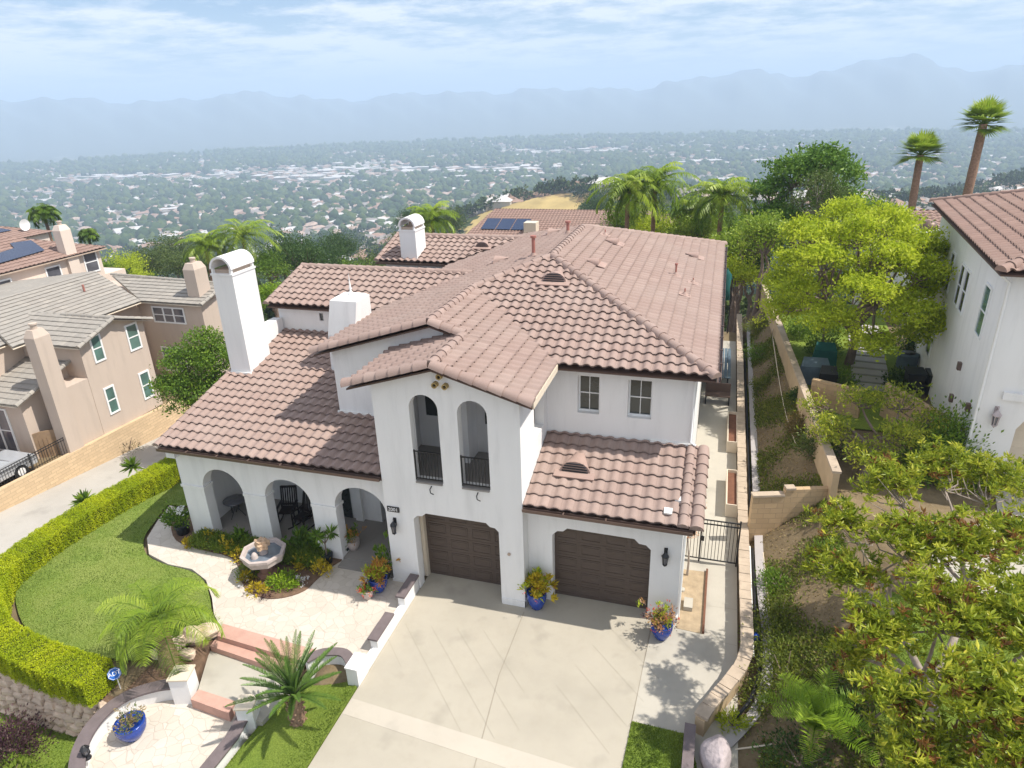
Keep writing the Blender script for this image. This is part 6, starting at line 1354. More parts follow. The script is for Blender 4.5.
def covered(px, py, s, mat, label, name='covered_grill'):
    p = az(px, py, 2.6); t = thing(name, label, 'grill', (p.x, p.y, 1.9)); q = MB(); x, y = p.x, p.y
    q.add([(x-.7*s, y-.35*s, 1.9), (x+.7*s, y-.35*s, 1.9), (x+.7*s, y+.35*s, 1.9), (x-.7*s, y+.35*s, 1.9), (x-.62*s, y-.3*s, 2.75), (x+.62*s, y-.3*s, 2.75), (x+.5*s, y+.2*s, 3.05), (x-.5*s, y+.2*s, 3.05)], [(0, 1, 5, 4), (1, 2, 6, 5), (2, 3, 7, 6), (3, 0, 4, 7), (4, 5, 6, 7)]); q.build('cover', M[mat], t)
covered(815, 368, 1.0, 'bluecover', 'slate blue covered grill behind the short block wall'); covered(825, 352, .8, 'teal', 'smaller teal covered item behind the slate blue one', 'covered_item'); covered(828, 376, .6, 'black', 'black covered item beside the slate blue covered grill', 'covered_item')
# ================================================================== OBJECTS IN FRONT OF THE HOUSE
LZ = (0, 0, 0)
def local(q, nm, m, t): return q.build(nm, M[m], t, at=LZ)
def croton_pot(px, py, z, s, label, leafs, potmat='blue', r=.3, h=.52, fr=.48, fh=.75, cat='potted plant', belly=1.0):
    p = az(px, py, z); t = thing('potted_plant', label, cat, p); q = MB()
    q.lathe([(0, 0), (r*.55*s, 0), (r*.62*s, .03), (r*.95*s, h*.45*s), (r*1.05*s, h*.75*s), (r*.98*s, h*.92*s), (r*1.06*s, h*s), (r*.9*s, h*s), (r*.84*s, h*.88*s), (0, h*.86*s)], p, 22); q.build('pot', M[potmat], t)
    for i, (mt, n, L, rr_) in enumerate(leafs):
        n = int(n*2); L = L*.8
        rng = np.random.default_rng(i+int(px)); k = 22; cl = rng.normal(0, 1, (k, 3))*np.array([fr*.42, fr*.42, fh*.22])*s*rr_+np.array([0, 0, h*s+fh*.35*s]); ci = rng.integers(0, k, n)
        c = cl[ci]+rng.normal(0, .04, (n, 3))*s; d = unit((c-np.array([0, 0, h*s*.8]))+rng.normal(0, .35, (n, 3))+[0, 0, .1]); Ls = L*(.7+.6*rng.random(n))
        leaves_obj('foliage', c+np.array(p), d, Ls, Ls*.34, M[mt], rng.random(n), t, rng=rng)
    return t
croton_pot(379, 590, .12, 1.0, 'cobalt blue pot of coral and yellow croton beside the tower wall', [('l_croton', 420, .16, 1.0), ('l_yellow', 120, .17, .8)])
croton_pot(537, 607, 0, .98, 'tall cobalt blue pot of yellow croton between the two garage doors', [('l_gold', 420, .2, 1.0), ('l_yellow', 200, .22, 1.05), ('l_redfl', 40, .1, 1.2)], h=.6)
croton_pot(661, 637, 0, 1.0, 'cobalt blue pot of mixed orange and lime succulents beside the right garage door', [('l_orange', 260, .12, 1.05), ('l_yellow', 260, .12, 1.0), ('l_purple', 130, .12, 1.1), ('l_redfl', 60, .1, 1.0)], fr=.5, fh=.5)
croton_pot(368, 598, .12, .6, 'small stone pot with a red flowering plant on the patio', [('l_redfl', 120, .09, .9), ('l_mid', 120, .12, .9)], 'stonef', fh=.4)
croton_pot(134, 736, -.55, 1.0, 'cobalt blue pot of straggly dry succulents on the lower round patio', [('l_dry', 150, .11, 1.0), ('l_olive', 90, .11, 1.0)], h=.5, r=.36, fh=.28, fr=.36)
croton_pot(354, 549, .22, .75, 'grey pot of bronze foliage inside the third porch arch', [('l_mid', 160, .14, 1.), ('l_croton', 120, .12, 1.)], 'stonef')
croton_pot(346, 552, .2, .4, 'tiny dark pot at the porch pillar foot', [('l_dark', 40, .1, .8)], 'blackpot')
croton_pot(388, 508, .22, .9, 'dark round pot at the back of the porch seen through the third arch', [('l_dark', 200, .16, 1.)], 'blackpot')
croton_pot(385, 578, .12, .8, 'dark pot of lime leaved plant hidden behind the croton by the tower', [('l_mid', 90, .24, 1.1)], 'blackpot', fh=1.2)
# plumeria in a black pot, and the round one at the left end of the bed
p = az(328, 562, .15); t = thing('potted_plumeria', 'slender potted plumeria with drooping dark leaves by the third porch arch', 'potted plant', p); q = MB(); q.lathe([(0, 0), (.15, 0), (.2, .3), (.21, .34), (.17, .33), (0, .3)], p, 16); q.build('pot', M['blackpot'], t)
q = MB(); tips = []
for a in (0.2, 1.9, 3.3, 4.6): e = p+Vector((math.cos(a)*.28, math.sin(a)*.28, 1.15+.1*math.sin(a*3))); q.tube([p+Vector((0, 0, .3)), p+Vector((0, 0, .75)), e], [.03, .025, .016], 6); tips.append(e)
q.build('stem', M['bark'], t); rng = np.random.default_rng(4); c = np.repeat(np.array([tuple(e) for e in tips]), 22, 0); n = len(c); leaves_obj('foliage', c, rand_dirs(n, rng, -.05), .34*(.7+.5*rng.random(n)), .09, M['l_mid'], rng.random(n)*.7, t, rng=rng)
p = az(184, 534, .1); t = thing('flowering_shrub', 'leaning white flowered shrub in a dark pot at the left end of the bed', 'potted plant', p); q = MB(); q.lathe([(0, 0), (.2, 0), (.26, .4), (.27, .45), (.2, .42), (0, .4)], p, 16); q.build('pot', M['blackpot'], t)
shrub('x', '', (p.x-.1, p.y, .55), (.5, .4, .75), 700, .13, 'l_mid', parent=t, seed=5); rng = np.random.default_rng(3); c = rng.normal(0, .08, (26, 3))+np.array([p.x+.22, p.y-.1, 1.2]); leaves_obj('flower', c, rand_dirs(26, rng, .5), .12, .1, M['l_white'], rng.random(26), t)
# fountain
p = az(268, 574, .15); FZ = .15; t = thing('garden_fountain', 'octagonal cast stone fountain with rough stone top in the flower bed', 'fountain', p); q = MB()
q.lathe([(.34, 0), (.34, .08), (.22, .14), (.19, .42), (.26, .5)], p, 8, smooth=False); q.build('pedestal', M['fired'], t)
q = MB(); q.lathe([(.2, .44), (.5, .56), (.66, .66), (.69, .84), (.73, .86), (.73, .95), (.62, .95), (.58, .84), (.3, .72), (0, .7)], p, 8, smooth=False); q.build('basin', M['stonef'], t)
q = MB(); q.lathe([(.60, 0), (0, 0)], p+Vector((0, 0, .85)), 8, smooth=False); q.build('water', M['water'], t)
q = MB(); q.lathe([(.17, .72), (.14, .85), (.1, 1.0), (.13, 1.1), (0, 1.12)], p, 10); q.build('column', M['stonef'], t)
bm = bmesh.new(); bmesh.ops.create_icosphere(bm, subdivisions=3, radius=1)
for v in bm.verts: k = 1+.25*math.sin(v.co.x*5+1)*math.sin(v.co.y*6)+.15*math.sin(v.co.z*11); v.co = Vector((v.co.x*.24*k, v.co.y*.22*k, v.co.z*.2*k+1.2))
me = bpy.data.meshes.new('rock_top'); bm.to_mesh(me); bm.free(); me.materials.append(M['stonet']); o = bpy.data.objects.new('rock_top', me); COL.objects.link(o); o.parent = t
q = MB(); c = p+Vector((-.12, -.3, .84)); q.lathe([(.12, 0), (.1, .12), (.05, .2), (0, .21)], c, 8); q.build('spout_figure', M['stonef'], t)
# bed planting
def bedshrub(px, py, r, h, mat, label, n=260, leaf=.1, z=.15, group=None, name='bed_plant', seed=None): p = az(px, py, z); shrub(name, label, (p.x, p.y, z), (r, r, h), n, leaf, mat, group, 'plant', seed or int(px+py))
GB = 'yellow leaved bed plants'
for px, py, r, h, lab in ((190, 545, .2, .3, 'yellow leaved plant nearest the dark pot of white flowers'), (211, 545, .26, .55, 'tall yellow leaved plant in the left part of the bed'), (230, 551, .26, .6, 'tall yellow leaved plant left of the fountain'), (241, 558, .3, .35, 'round yellow plant touching the fountain basin on its left'), (305, 566, .34, .4, 'amber yellow plant right of the fountain'), (322, 574, .3, .5, 'yellow green plant at the right tip of the bed'), (256, 592, .34, .28, 'low yellow plant at the front edge of the bed'), (247, 580, .22, .25, 'small yellow plant at the front left of the fountain')): bedshrub(px, py, r, h, 'l_gold', lab, 300, .1, group=GB)
bedshrub(284, 585, .48, .42, 'l_lime', 'bright lime green mound in front of the fountain', 900, .1); bedshrub(251, 573, .5, .35, 'l_grassy', 'dark green mound in front of the fountain on the left', 900, .08); bedshrub(243, 583, .2, .25, 'l_white', 'small white flowering plant on the bed edge', 90, .06); bedshrub(301, 583, .25, .28, 'l_white', 'white daisies right of the lime green mound', 110, .07); bedshrub(265, 597, .18, .18, 'l_purple', 'small mauve plant at the bottom tip of the bed', 120, .06)
for i, (px, py, r, h, lab) in enumerate(((262, 560, .3, .6, 'strappy green plant behind the fountain'), (297, 552, .4, .7, 'strappy dark green plants right of the fountain against the porch'), (242, 546, .25, .6, 'upright strappy plant left of the fountain'), (315, 552, .35, .5, 'bushy green plant under the second pillar'))): bedshrub(px, py, r, h, 'l_mid', lab, 500, .22)
rng = np.random.default_rng(8); t = thing('porch_hedge', 'low grassy green border along the foot of the first two porch arches', 'hedge', (-15, 15.9, .15)); n = 9000; x = -17.0+5.2*rng.random(n); y = 15.95+.22*rng.normal(0, 1, n)-.25*0; y = np.clip(y, 15.55, 16.25); c = np.column_stack([x, y, .15+.32*rng.random(n)]); leaves_obj('foliage', c, unit(rng.normal(0, .6, (n, 3))+[0, -.1, 1]), .18, .035, M['l_grassy'], .2+.6*rng.random(n), t, rng=rng)
# rocking chairs
def rocking_chair(x, y, rz, label, z=.23):
    t = thing('rocking_chair', label, 'rocking chair', (x, y, z), rz, 'rocking chairs on the porch'); q = MB(); q.box(-.27, -.25, .40, .27, .27, .44); local(q, 'seat', 'wooddark', t)
    q = MB()
    for i in range(6): xx = -.21+.084*i; q.beam((xx, .27, .46), (xx, .44, 1.12), .05, .018)
    q.beam((-.28, .26, .44), (-.28, .46, 1.18), .05); q.beam((.28, .26, .44), (.28, .46, 1.18), .05); q.beam((-.28, .45, 1.15), (.28, .45, 1.15), .03, .09); q.beam((-.28, .29, .5), (.28, .29, .5), .03, .06); local(q, 'backrest', 'wooddark', t)
    for s in (-1, 1):
        q = MB(); q.tube([(s*.29, -.48+.1*i, .03+.06*((i-4.6)/4.6)**2) for i in range(12)], .025, 6); local(q, 'rocker', 'wooddark', t); q = MB(); q.box(s*.29-.04, -.3, .62, s*.29+.04, .32, .65); local(q, 'armrest', 'wooddark', t)
        for yy in (-.24, .25): q = MB(); q.beam((s*.29, yy, .05), (s*.29, yy, .63), .045); local(q, 'leg', 'wooddark', t)
p = az(288, 521, .23); rocking_chair(p.x, p.y+.1, .3, 'black rocking chair farther back, seen through the middle arch')
p = az(306, 525, .23); rocking_chair(p.x, p.y-.1, -.25, 'black rocking chair nearer the middle arch pillar')
p = az(238, 516, .23); t = thing('glass_table', 'small round glass topped iron table inside the first arch', 'table', p); q = MB(); q.lathe([(0, .7), (.42, .7), (.42, .715), (0, .715)], p, 22); q.build('tabletop', M['glassb'], t)
for a in (.3, 2.4, 4.5): q = MB(); q.tube([p+Vector((.1*math.cos(a), .1*math.sin(a), .69)), p+Vector((.08*math.cos(a), .08*math.sin(a), .35)), p+Vector((.3*math.cos(a), .3*math.sin(a), .01))], .014, 6); q.build('leg', M['black'], t)
p = az(228, 512, .23); t = thing('patio_chair', 'black iron patio chair beside the glass table', 'chair', p); q = MB(); q.obox(p+Vector((0, .2, .43)), (.24, .24, .02)); q.build('seat', M['black'], t); q = MB(); q.obox(p+Vector((-.2, .4, .72)), (.02, .22, .3), .6); q.build('backrest', M['black'], t)
for a, b in ((-.2, 0), (.2, 0), (-.2, .4), (.2, .4)): q = MB(); q.beam(p+Vector((a, b, 0)), p+Vector((a, b, .42)), .025); q.build('leg', M['black'], t)
# alarm sign
p = az(121, 690, -.1); t = thing('alarm_sign', 'blue octagonal alarm company yard sign with white letters beside the hedge end', 'sign', p); q = MB(); q.beam(p, p+Vector((0, 0, .6)), .02); q.build('stake', M['trimwhite'], t)
tilt = Matrix.Rotation(R_(62), 3, 'X'); rzm = Matrix.Rotation(R_(52), 3, 'Z'); FR = rzm @ tilt; cpt = p+Vector((0, -.03, .62)); q = MB(); n = 8
ring = lambda r, d: [cpt+FR @ Vector((r*math.cos(PI/8+2*PI*k/n), r*math.sin(PI/8+2*PI*k/n), d)) for k in range(n)]
q.add(ring(.17, .0)+ring(.17, .02), [tuple(range(n))[::-1], tuple(range(n, 2*n))]+[(k, (k+1) % n, n+(k+1) % n, n+k) for k in range(n)]); sg = q.build('board', M['bluesign'], t)
q = MB(); q.add(ring(.155, .0215)+ring(.145, .0215), [(k, (k+1) % n, n+(k+1) % n, n+k) for k in range(n)]); q.build('rim_line', M['trimwhite'], sg, recalc=False)
text_obj('ADT', .15, tuple(cpt+FR @ Vector((0, 0, .022))), FR, M['trimwhite'], sg, 'lettering')
def path_lantern(px, py, z, label):
    p = az(px, py, z); t = thing('path_lantern', label, 'lantern', p); q = MB(); q.lathe([(.09, 0), (.09, .03), (.03, .06), (.03, .14), (.1, .16)], p, 10); q.build('base', M['black'], t); q = MB(); q.lathe([(.075, .16), (.075, .32)], p, 6, smooth=False); q.build('glass', M['glassb'], t)
    q = MB(); q.lathe([(.12, .32), (.05, .4), (.0, .44)], p, 6, smooth=False)
    for k in range(6): a = 2*PI*k/6; q.beam(p+Vector((.08*math.cos(a), .08*math.sin(a), .16)), p+Vector((.08*math.cos(a), .08*math.sin(a), .33)), .014)
    q.build('cage', M['black'], t)
path_lantern(88, 758, -.16, 'black lantern standing on the curved seat wall cap at the bottom left'); path_lantern(380, 583, .12, 'small black lantern on the patio behind the coral croton pot')
for i, (px, py, r) in enumerate(((682, 590, .09), (690, 606, .08))):
    p = az(px, py, .02); q = MB(); q.lathe([(r, 0), (r, .05), (r*.8, .06), (0, .065)], p, 14); fix_props(q.build('stepping_stone', M['path'], None, at=p), ('round grey stepping stone in the sandy bed, nearer the gate', 'round grey stepping stone in the sandy bed, nearer the driveway')[i], 'stepping stone', 'round stones in the sandy bed')
q = MB(); q.box(-.14, 16.9, .02, .12, 17.35, .16); fix_props(q.build('paver', M['path'], None, at=(0, 17.1, 0)), 'rectangular grey concrete block lying in the sandy bed by the garage corner', 'paver')
# ================================================================== NAMED PLANTS AND TREES
p = az(687, 575, .02); broad_tree('climbing_shrub', 'thin pinkish climbing shrub by the garage corner and gate', p, [(p.x-.02, p.y+.1, 1.5, .3, .4, .5), (p.x, p.y+.2, 2.3, .3, .3, .4)], 26, 22, .08, 'l_orange', 'barkpale', .035, cat='shrub', clump_r=.1)
cycad('sago_palm', 'spiky dark green cycad with shaggy trunk on the grass strip beside the driveway', az(299, 724, -.3), 1.0, 36, 1.55, 2)
feather_palm('young_palm', 'arching light green feather palm on the front lawn edge', az(170, 662, -.1), 1.5, 20, 2.05, 'l_palm', seed=4, r0=.24, nleaf=46, ll=.5, lw=.02, droop=2.1, el=(0, 1.35), sag=.3)
feather_palm('young_palm', 'small bright green palm on the bank beside the foreground tree', bankpt(812, 742), .5, 20, 1.35, 'l_lime', seed=9, r0=.12, nleaf=34, ll=.4, lw=.02, droop=1.0, el=(.45, 1.5), sag=.15, vee=.7)
p = az(12, 752, -1.38); shrub('purple_shrub', 'dark purple leaved shrub at the bottom left corner', (p.x, p.y, -1.38), (.8, .8, .95), 3200, .085, 'l_purple', seed=3)
p = az(20, 772, -1.38); shrub('low_shrub', 'low dark green shrub under the purple leaved shrub', (p.x, p.y-.3, -1.38), (.6, .6, .5), 700, .12, 'l_grassy', seed=4)
rng = np.random.default_rng(2)
for px, py, lab in ((92, 497, 'spiky agave just outside the hedge, nearer the camera'), (140, 462, 'spiky pale green agave outside the hedge near the porch corner')):
    p = az(px, py, .1); t = thing('agave', lab, 'plant', (p.x-.5, p.y, -.4), 0, 'agaves outside the hedge'); n = 60; c = np.tile([p.x-.5, p.y, -.2], (n, 1)); d = rand_dirs(n, rng, .8); V, F = blade_arrays(c, d, .55*(.8+.3*rng.random(n)), .11, rng.normal(size=(n, 3)), .05); np_obj('leaves', V, F, M['l_mid'], t, tint=np.tile(rng.random(n), 2))
for px, py, z, r, mat, lab in ((503+0, 0, 0, 0, 0, 0),):
    pass
for i, (px, py, rr_) in enumerate(((128, 448, .5), (122, 432, .4), (141, 427, .35))):
    p = az(px, py, -2.2); shrub('bare_bush', ('wispy bush on the verge of the lower road, nearest the hedge', 'wispy bush against the pale block wall', 'thin dry bush by the pale block wall, farthest along the road')[i], (p.x, p.y, -2.4), (rr_*1.3, rr_*1.3, 1.0), 260, .07, 'l_olive', 'bushes on the verge of the lower road', seed=i)
# bushes on the bank
M['l_croton2'] = leafmat('bronze_leaves', [(0, (.10, .07, .03)), (.5, (.20, .15, .05)), (1, (.33, .27, .09))])
BK_ = 'bushes on the right bank'
bl_ = [(762, 262, .8, 'l_mid', 'bush at the top of the bank near the backyard'), (757, 300, .75, 'l_cover', 'sprawling bush half way along the bank'), (758, 330, .7, 'l_cover', 'pale green bush low on the bank'), (760, 356, .75, 'l_mid', 'bush beside the irrigation line'), (765, 385, .5, 'l_cover', 'small bush on the bare part of the bank'), (748, 285, .5, 'l_mid', 'bush hugging the side yard wall'), (778, 585, .45, 'l_mid', 'tufty bush in front of the block wall'), (770, 640, .8, 'l_cover', 'soft bush beside the drain channel bend'), (782, 615, .6, 'l_cover', 'green bush under the left edge of the foreground tree'), (785, 680, .9, 'l_cover', 'wide soft bush left of the bright small palm'), (760, 700, .5, 'l_cover', 'low bush above the yellow green clump'), (830, 560, .55, 'l_mid', 'low shrub in the shade of the foreground tree'), (845, 720, .6, 'l_dark', 'dark bush below the foreground tree'), (800, 765, .7, 'l_dark', 'dark low bush at the bottom edge')]
for i, (px, py, r, mt, lab) in enumerate(bl_):
    p = bankpt(px, py); shrub('bank_bush', lab, (p.x, p.y, p.z-.05), (r*(1.25 if px > 790 or py < 600 else .85), r*1.3, r*.85), int(2600*r), .085, mt, BK_, seed=i+20)
p = bankpt(818, 452); shrub('wall_end_bush', 'twiggy olive and bronze bush at the near end of the long tan wall', (p.x, p.y-.15, p.z-.1), (.75, .6, 1.7), 2600, .1, 'l_olive', seed=66)
p = bankpt(800, 430); shrub('wall_end_bush', 'low bronze leaved bush on the bank below the long tan wall end', (p.x, p.y, p.z-.1), (.6, .6, .8), 1500, .1, 'l_croton2', seed=67)
p = bankpt(733, 726); shrub('lime_bush', 'small yellow green spiky bush by the curved wall end', (p.x, p.y, p.z), (.32, .32, .35), 420, .16, 'l_yellow', seed=77, W=.2)
# ground cover on the bank and grass in the right front yard
n = 90000; x = 1.9+2.6*rng.random(n); y = 9+34*rng.random(n); dens = np.sin(x*2.1+y*.9)+np.sin(y*1.7+1)+rng.normal(0, .6, n); k = dens > .0; x, y = x[k], y[k]; o = leaves_obj('ground_cover', np.column_stack([x, y, terrain(x, y)]), rand_dirs(len(x), rng, .8), .12, .05, M['l_cover'], rng.random(len(x)), None, (0, 0, 0)); o['kind'] = 'stuff'; o['label'] = 'patchy green ground cover on the dry bank'
n = 7000; x = 1.8+2.6*rng.random(n); y = 9+30*rng.random(n); o = leaves_obj('dry_leaves', np.column_stack([x, y, terrain(x, y)+.02]), rand_dirs(n, rng, .1), .08, .04, M['l_dry'], rng.random(n), None, (0, 0, 0)); o['kind'] = 'stuff'; o['label'] = 'dry fallen leaves on the bank'
fl_ = [(4.6, 6), (7.5, 6), (8.0, 16.2), (5.1, 17.2), (4.7, 12)]; q = MB(); tz = lambda x, y: float(terrain(x, y)); q.add([(x, y, tz(x, y)+.05) for x in np.linspace(4.3, 7.9, 10) for y in np.linspace(5, 17, 26)], [(i*26+j, i*26+j+1, (i+1)*26+j+1, (i+1)*26+j) for i in range(9) for j in range(25)]); structure('lawn', q, M['lawn2']); grass('grass', [(4.3, 5), (7.9, 5), (7.9, 17), (4.3, 17)], 0, 40000, .06, 'l_grassy', 12, 'green lawn grass seen through the foreground tree', zf=lambda x, y: terrain(x, y)+.05)
# foreground magnolia
ml = []
rr = random.Random(5)
for px, py, z, r in ((835, 520, 4.2, .75), (880, 480, 4.6, .85), (930, 465, 4.6, .85), (985, 480, 4.4, .95), (845, 575, 4.1, .8), (905, 540, 4.9, .95), (965, 545, 4.9, 1.0), (1020, 540, 4.6, 1.0), (870, 630, 4.6, .75), (935, 610, 5.0, .95), (1000, 620, 5.0, 1.0), (845, 650, 3.6, .5), (890, 700, 4.4, .7), (960, 690, 5.0, .8), (1020, 700, 5.0, .9), (1050, 620, 4.8, 1.1), (1045, 480, 4.2, 1.0), (905, 755, 4.2, .6), (1010, 755, 4.7, .7), (815, 560, 3.4, .5), (955, 755, 4.3, .6)):
    p = az(px+8, py, z+1.2); ml.append((p.x, p.y, z+1.1, r*.92, r*.92, r*.8))
broad_tree('magnolia_tree', 'large open crowned tree with glossy yellow green leaf rosettes at the right foreground', (5.15, 12.6, 1.3), ml, 3100, 15, .155, 'l_mag', 'barkpale', .12, rosette=True, W=.28, clump_r=.25, seed=11, second=('l_red', .90), shell=.0)
# pruned tree with bare limbs in the yard corner
bl2 = [];
for px, py, z, r in ((830, 430, 3.2, .7), (860, 400, 3.9, .6), (900, 400, 3.8, .7), (935, 430, 3.3, .8), (905, 440, 3.4, .8), (870, 455, 3.0, .6), (815, 405, 3.3, .45)): p = az(px, py, z); bl2.append((p.x, p.y, z, r, r, r*.8))
p = az(862, 478, 1.9); broad_tree('pruned_tree', 'sparsely leaved pruned tree with pale bare limbs behind the foreground tree', p, bl2, 210, 26, .15, 'l_mag', 'bark', .17, clump_r=.18, seed=12, W=.35)
p = az(944, 475, 1.9); shrub('round_shrub', 'dense dark green rounded shrub at the corner of the white house', (p.x, p.y, 1.85), (1.25, 1.15, 2.2), 11000, .13, 'l_mid', seed=6)
p = az(842, 388, 2.0); shrub('corner_shrub', 'dark green shrub behind the short block wall', (p.x, p.y, 1.9), (.75, .5, 1.1), 1200, .12, 'l_mid', seed=7)
# big yellow green tree of the right yard
yl_ = []
for k in range(30):
    u_ = (k+.5)/30; el_ = math.asin(-.5+1.45*u_) if -.5+1.45*u_ < 1 else PI/2; a_ = k*2.39996; q_r = 1+rr.uniform(-.14, .08)
    yl_.append((6.1+3.25*math.cos(el_)*math.cos(a_)*q_r, 33.2+3.6*math.cos(el_)*math.sin(a_)*q_r, 5.9+3.6*math.sin(el_)*q_r, 1.0, 1.0, .75))
broad_tree('yellow_green_tree', 'big spreading tree with bright yellow green leaves in the right hand yard', (6.5, 34.3, 1.9), yl_, 1300, 46, .15, 'l_yellow', 'bark', .19, clump_r=.19, seed=13, W=.5, shell=.4)
p = az(838, 352, 2.0); broad_tree('small_yard_tree', 'small pale green tree under the big yellow green tree', (p.x-.8, p.y, 1.9), [(p.x-.8, p.y, 3.6, .7, .7, 1.0)], 60, 26, .13, 'l_yellow', 'barkpale', .09, clump_r=.2, seed=14)
for i, (px, py, rx, h, lab) in enumerate(((910, 335, 1.0, 2.2, 'dark bushy shrub along the white house wall, farthest'), (903, 376, .8, .8, 'low clipped hedge beside the stepping slabs'), (915, 345, .7, 1.3, 'dark shrub behind the air conditioner'), (800, 390, .4, .6, 'tiny shrub beside the long tan wall'), (822, 345, .9, 1.4, 'leafy shrub behind the covered grill'), (790, 300, 1.1, 1.7, 'leafy shrub against the long tan wall, farthest'), (800, 326, .9, 1.3, 'leafy shrub against the long tan wall, nearer'), (830, 320, 1.0, 1.2, 'shrub under the crown of the big yellow green tree'))): p = az(px, py+8, 2.0); shrub('yard_shrub', lab, (p.x, p.y, 1.88), (rx, rx, h), 1500, .13, 'l_dark' if i < 4 else 'l_mid', 'shrubs in the right hand yard', seed=40+i)
M['l_ficus'] = leafmat('ficus_leaves', [(0, (.06, .13, .02)), (.5, (.13, .25, .03)), (1, (.28, .42, .06))])
# dark ficus, wispy brown tree, palms behind
p = ay(812, 200, 52); broad_tree('ficus_tree', 'tall dark green tree above the yellow green tree', (p.x, p.y, -1), [(ay(x, y, 52).x, 52+rr.uniform(-1, 2), ay(x, y, 52).z, r, r, r*.85) for x, y, r in ((770, 200, 1.6), (795, 178, 1.7), (822, 166, 1.8), (842, 178, 1.3), (780, 228, 2.0), (762, 245, 1.5), (835, 205, 1.8))], 360, 40, .30, 'l_ficus', 'bark', .35, clump_r=.33, seed=15)
p = ay(820, 215, 48); broad_tree('wispy_tree', 'wispy olive brown tree in front of the tall dark one', (p.x, p.y, -1), [(ay(x, y, 48).x, 48, ay(x, y, 48).z, r, r, r*1.2) for x, y, r in ((818, 185, 1.0), (838, 200, 1.0), (806, 205, .9), (826, 215, 1.2))], 110, 34, .16, 'l_olive', 'barkpale', .15, clump_r=.3, seed=16)
fan_palm('fan_palm', 'shorter fan palm on a brown trunk above the right hand roofs', (ay(914, 232, 60).x, 60, -4), ay(921, 155, 60).z+4, 40, 2.05, 'tall fan palms', 5, .3, (ay(921, 152, 60).x-ay(914, 232, 60).x, 0))
fan_palm('fan_palm', 'taller leaning fan palm at the upper right', (ay(962, 212, 60).x, 60, -4), ay(984, 124, 60).z+4, 40, 2.1, 'tall fan palms', 6, .34, (ay(984, 122, 60).x-ay(962, 212, 60).x, 0))
PG = 'feather palms behind the houses'
for i, (px, py, Y, fl, lab) in enumerate(((628, 195, 56, 3.2, 'left palm of the pair beyond the roof ridge'), (655, 188, 58, 3.4, 'tallest bushy palm beyond the roof ridge'), (722, 202, 55, 3.0, 'single palm with visible trunk beyond the right roof edge'), (700, 215, 60, 2.6, 'small palm left of the single trunked palm'), (243, 240, 62, 4.0, 'large drooping palm behind the tall chimney'), (432, 222, 66, 3.2, 'pale feathery palm left of the solar panels'), (44, 215, 60, 1.7, 'dark palm above the pink house'), (88, 236, 70, 1.2, 'small palm right of the pink house roof'), (206, 250, 60, 3.0, 'palm to the left of the large drooping one'))):
    p = ay(px, py, Y); g = float(terrain(p.x, Y)); feather_palm('feather_palm', lab, (p.x, Y, g), p.z-g+.3, 34, fl*1.15, ('l_palm', 'l_palm', 'l_palm', 'l_palm', 'l_palm', 'l_palm', 'l_mid', 'l_mid', 'l_palm')[i], PG, 30+i, .2, 30, .8, .09, 1.8, (-.4, 1.35), sag=.5)
# tree by the porch corner, left
p = az(196, 392, -1.0); lt_ = [(ay(x, y, Y).x, Y, ay(x, y, Y).z, r, r, r*.85) for x, y, Y, r in ((205, 345, 25.5, 1.0), (185, 365, 25, 1.1), (218, 360, 25, 1.0), (172, 388, 24.5, .9), (200, 390, 24.5, 1.2), (222, 385, 24.5, .9), (185, 405, 24, .7))]
broad_tree('citrus_tree', 'dense round tree with bright leaves left of the tall chimney', (-24.2, 25, -1.5), lt_, 360, 44, .13, 'l_mid', 'bark', .15, clump_r=.22, seed=17, W=.55)
p = ay(200, 400, 22.5); t = thing('banana_plant', 'banana plant with long paddle leaves beside the porch roof edge', 'plant', (p.x, 22.5, -1)); c = np.tile([p.x, 22.5, p.z-1.3], (9, 1)); rng = np.random.default_rng(5); d = rand_dirs(9, rng, .7); V, F = blade_arrays(c, d, 1.7, .42, np.tile([.3, .2, 1.], (9, 1)), .3); np_obj('leaves', V, F, M['l_palm'], t, tint=np.tile(rng.random(9)*.5, 2)); q = MB(); q.tube([(p.x, 22.5, -1), (p.x, 22.5, p.z-1.2)], .1, 8); q.build('stem', M['l_grassy'], t)
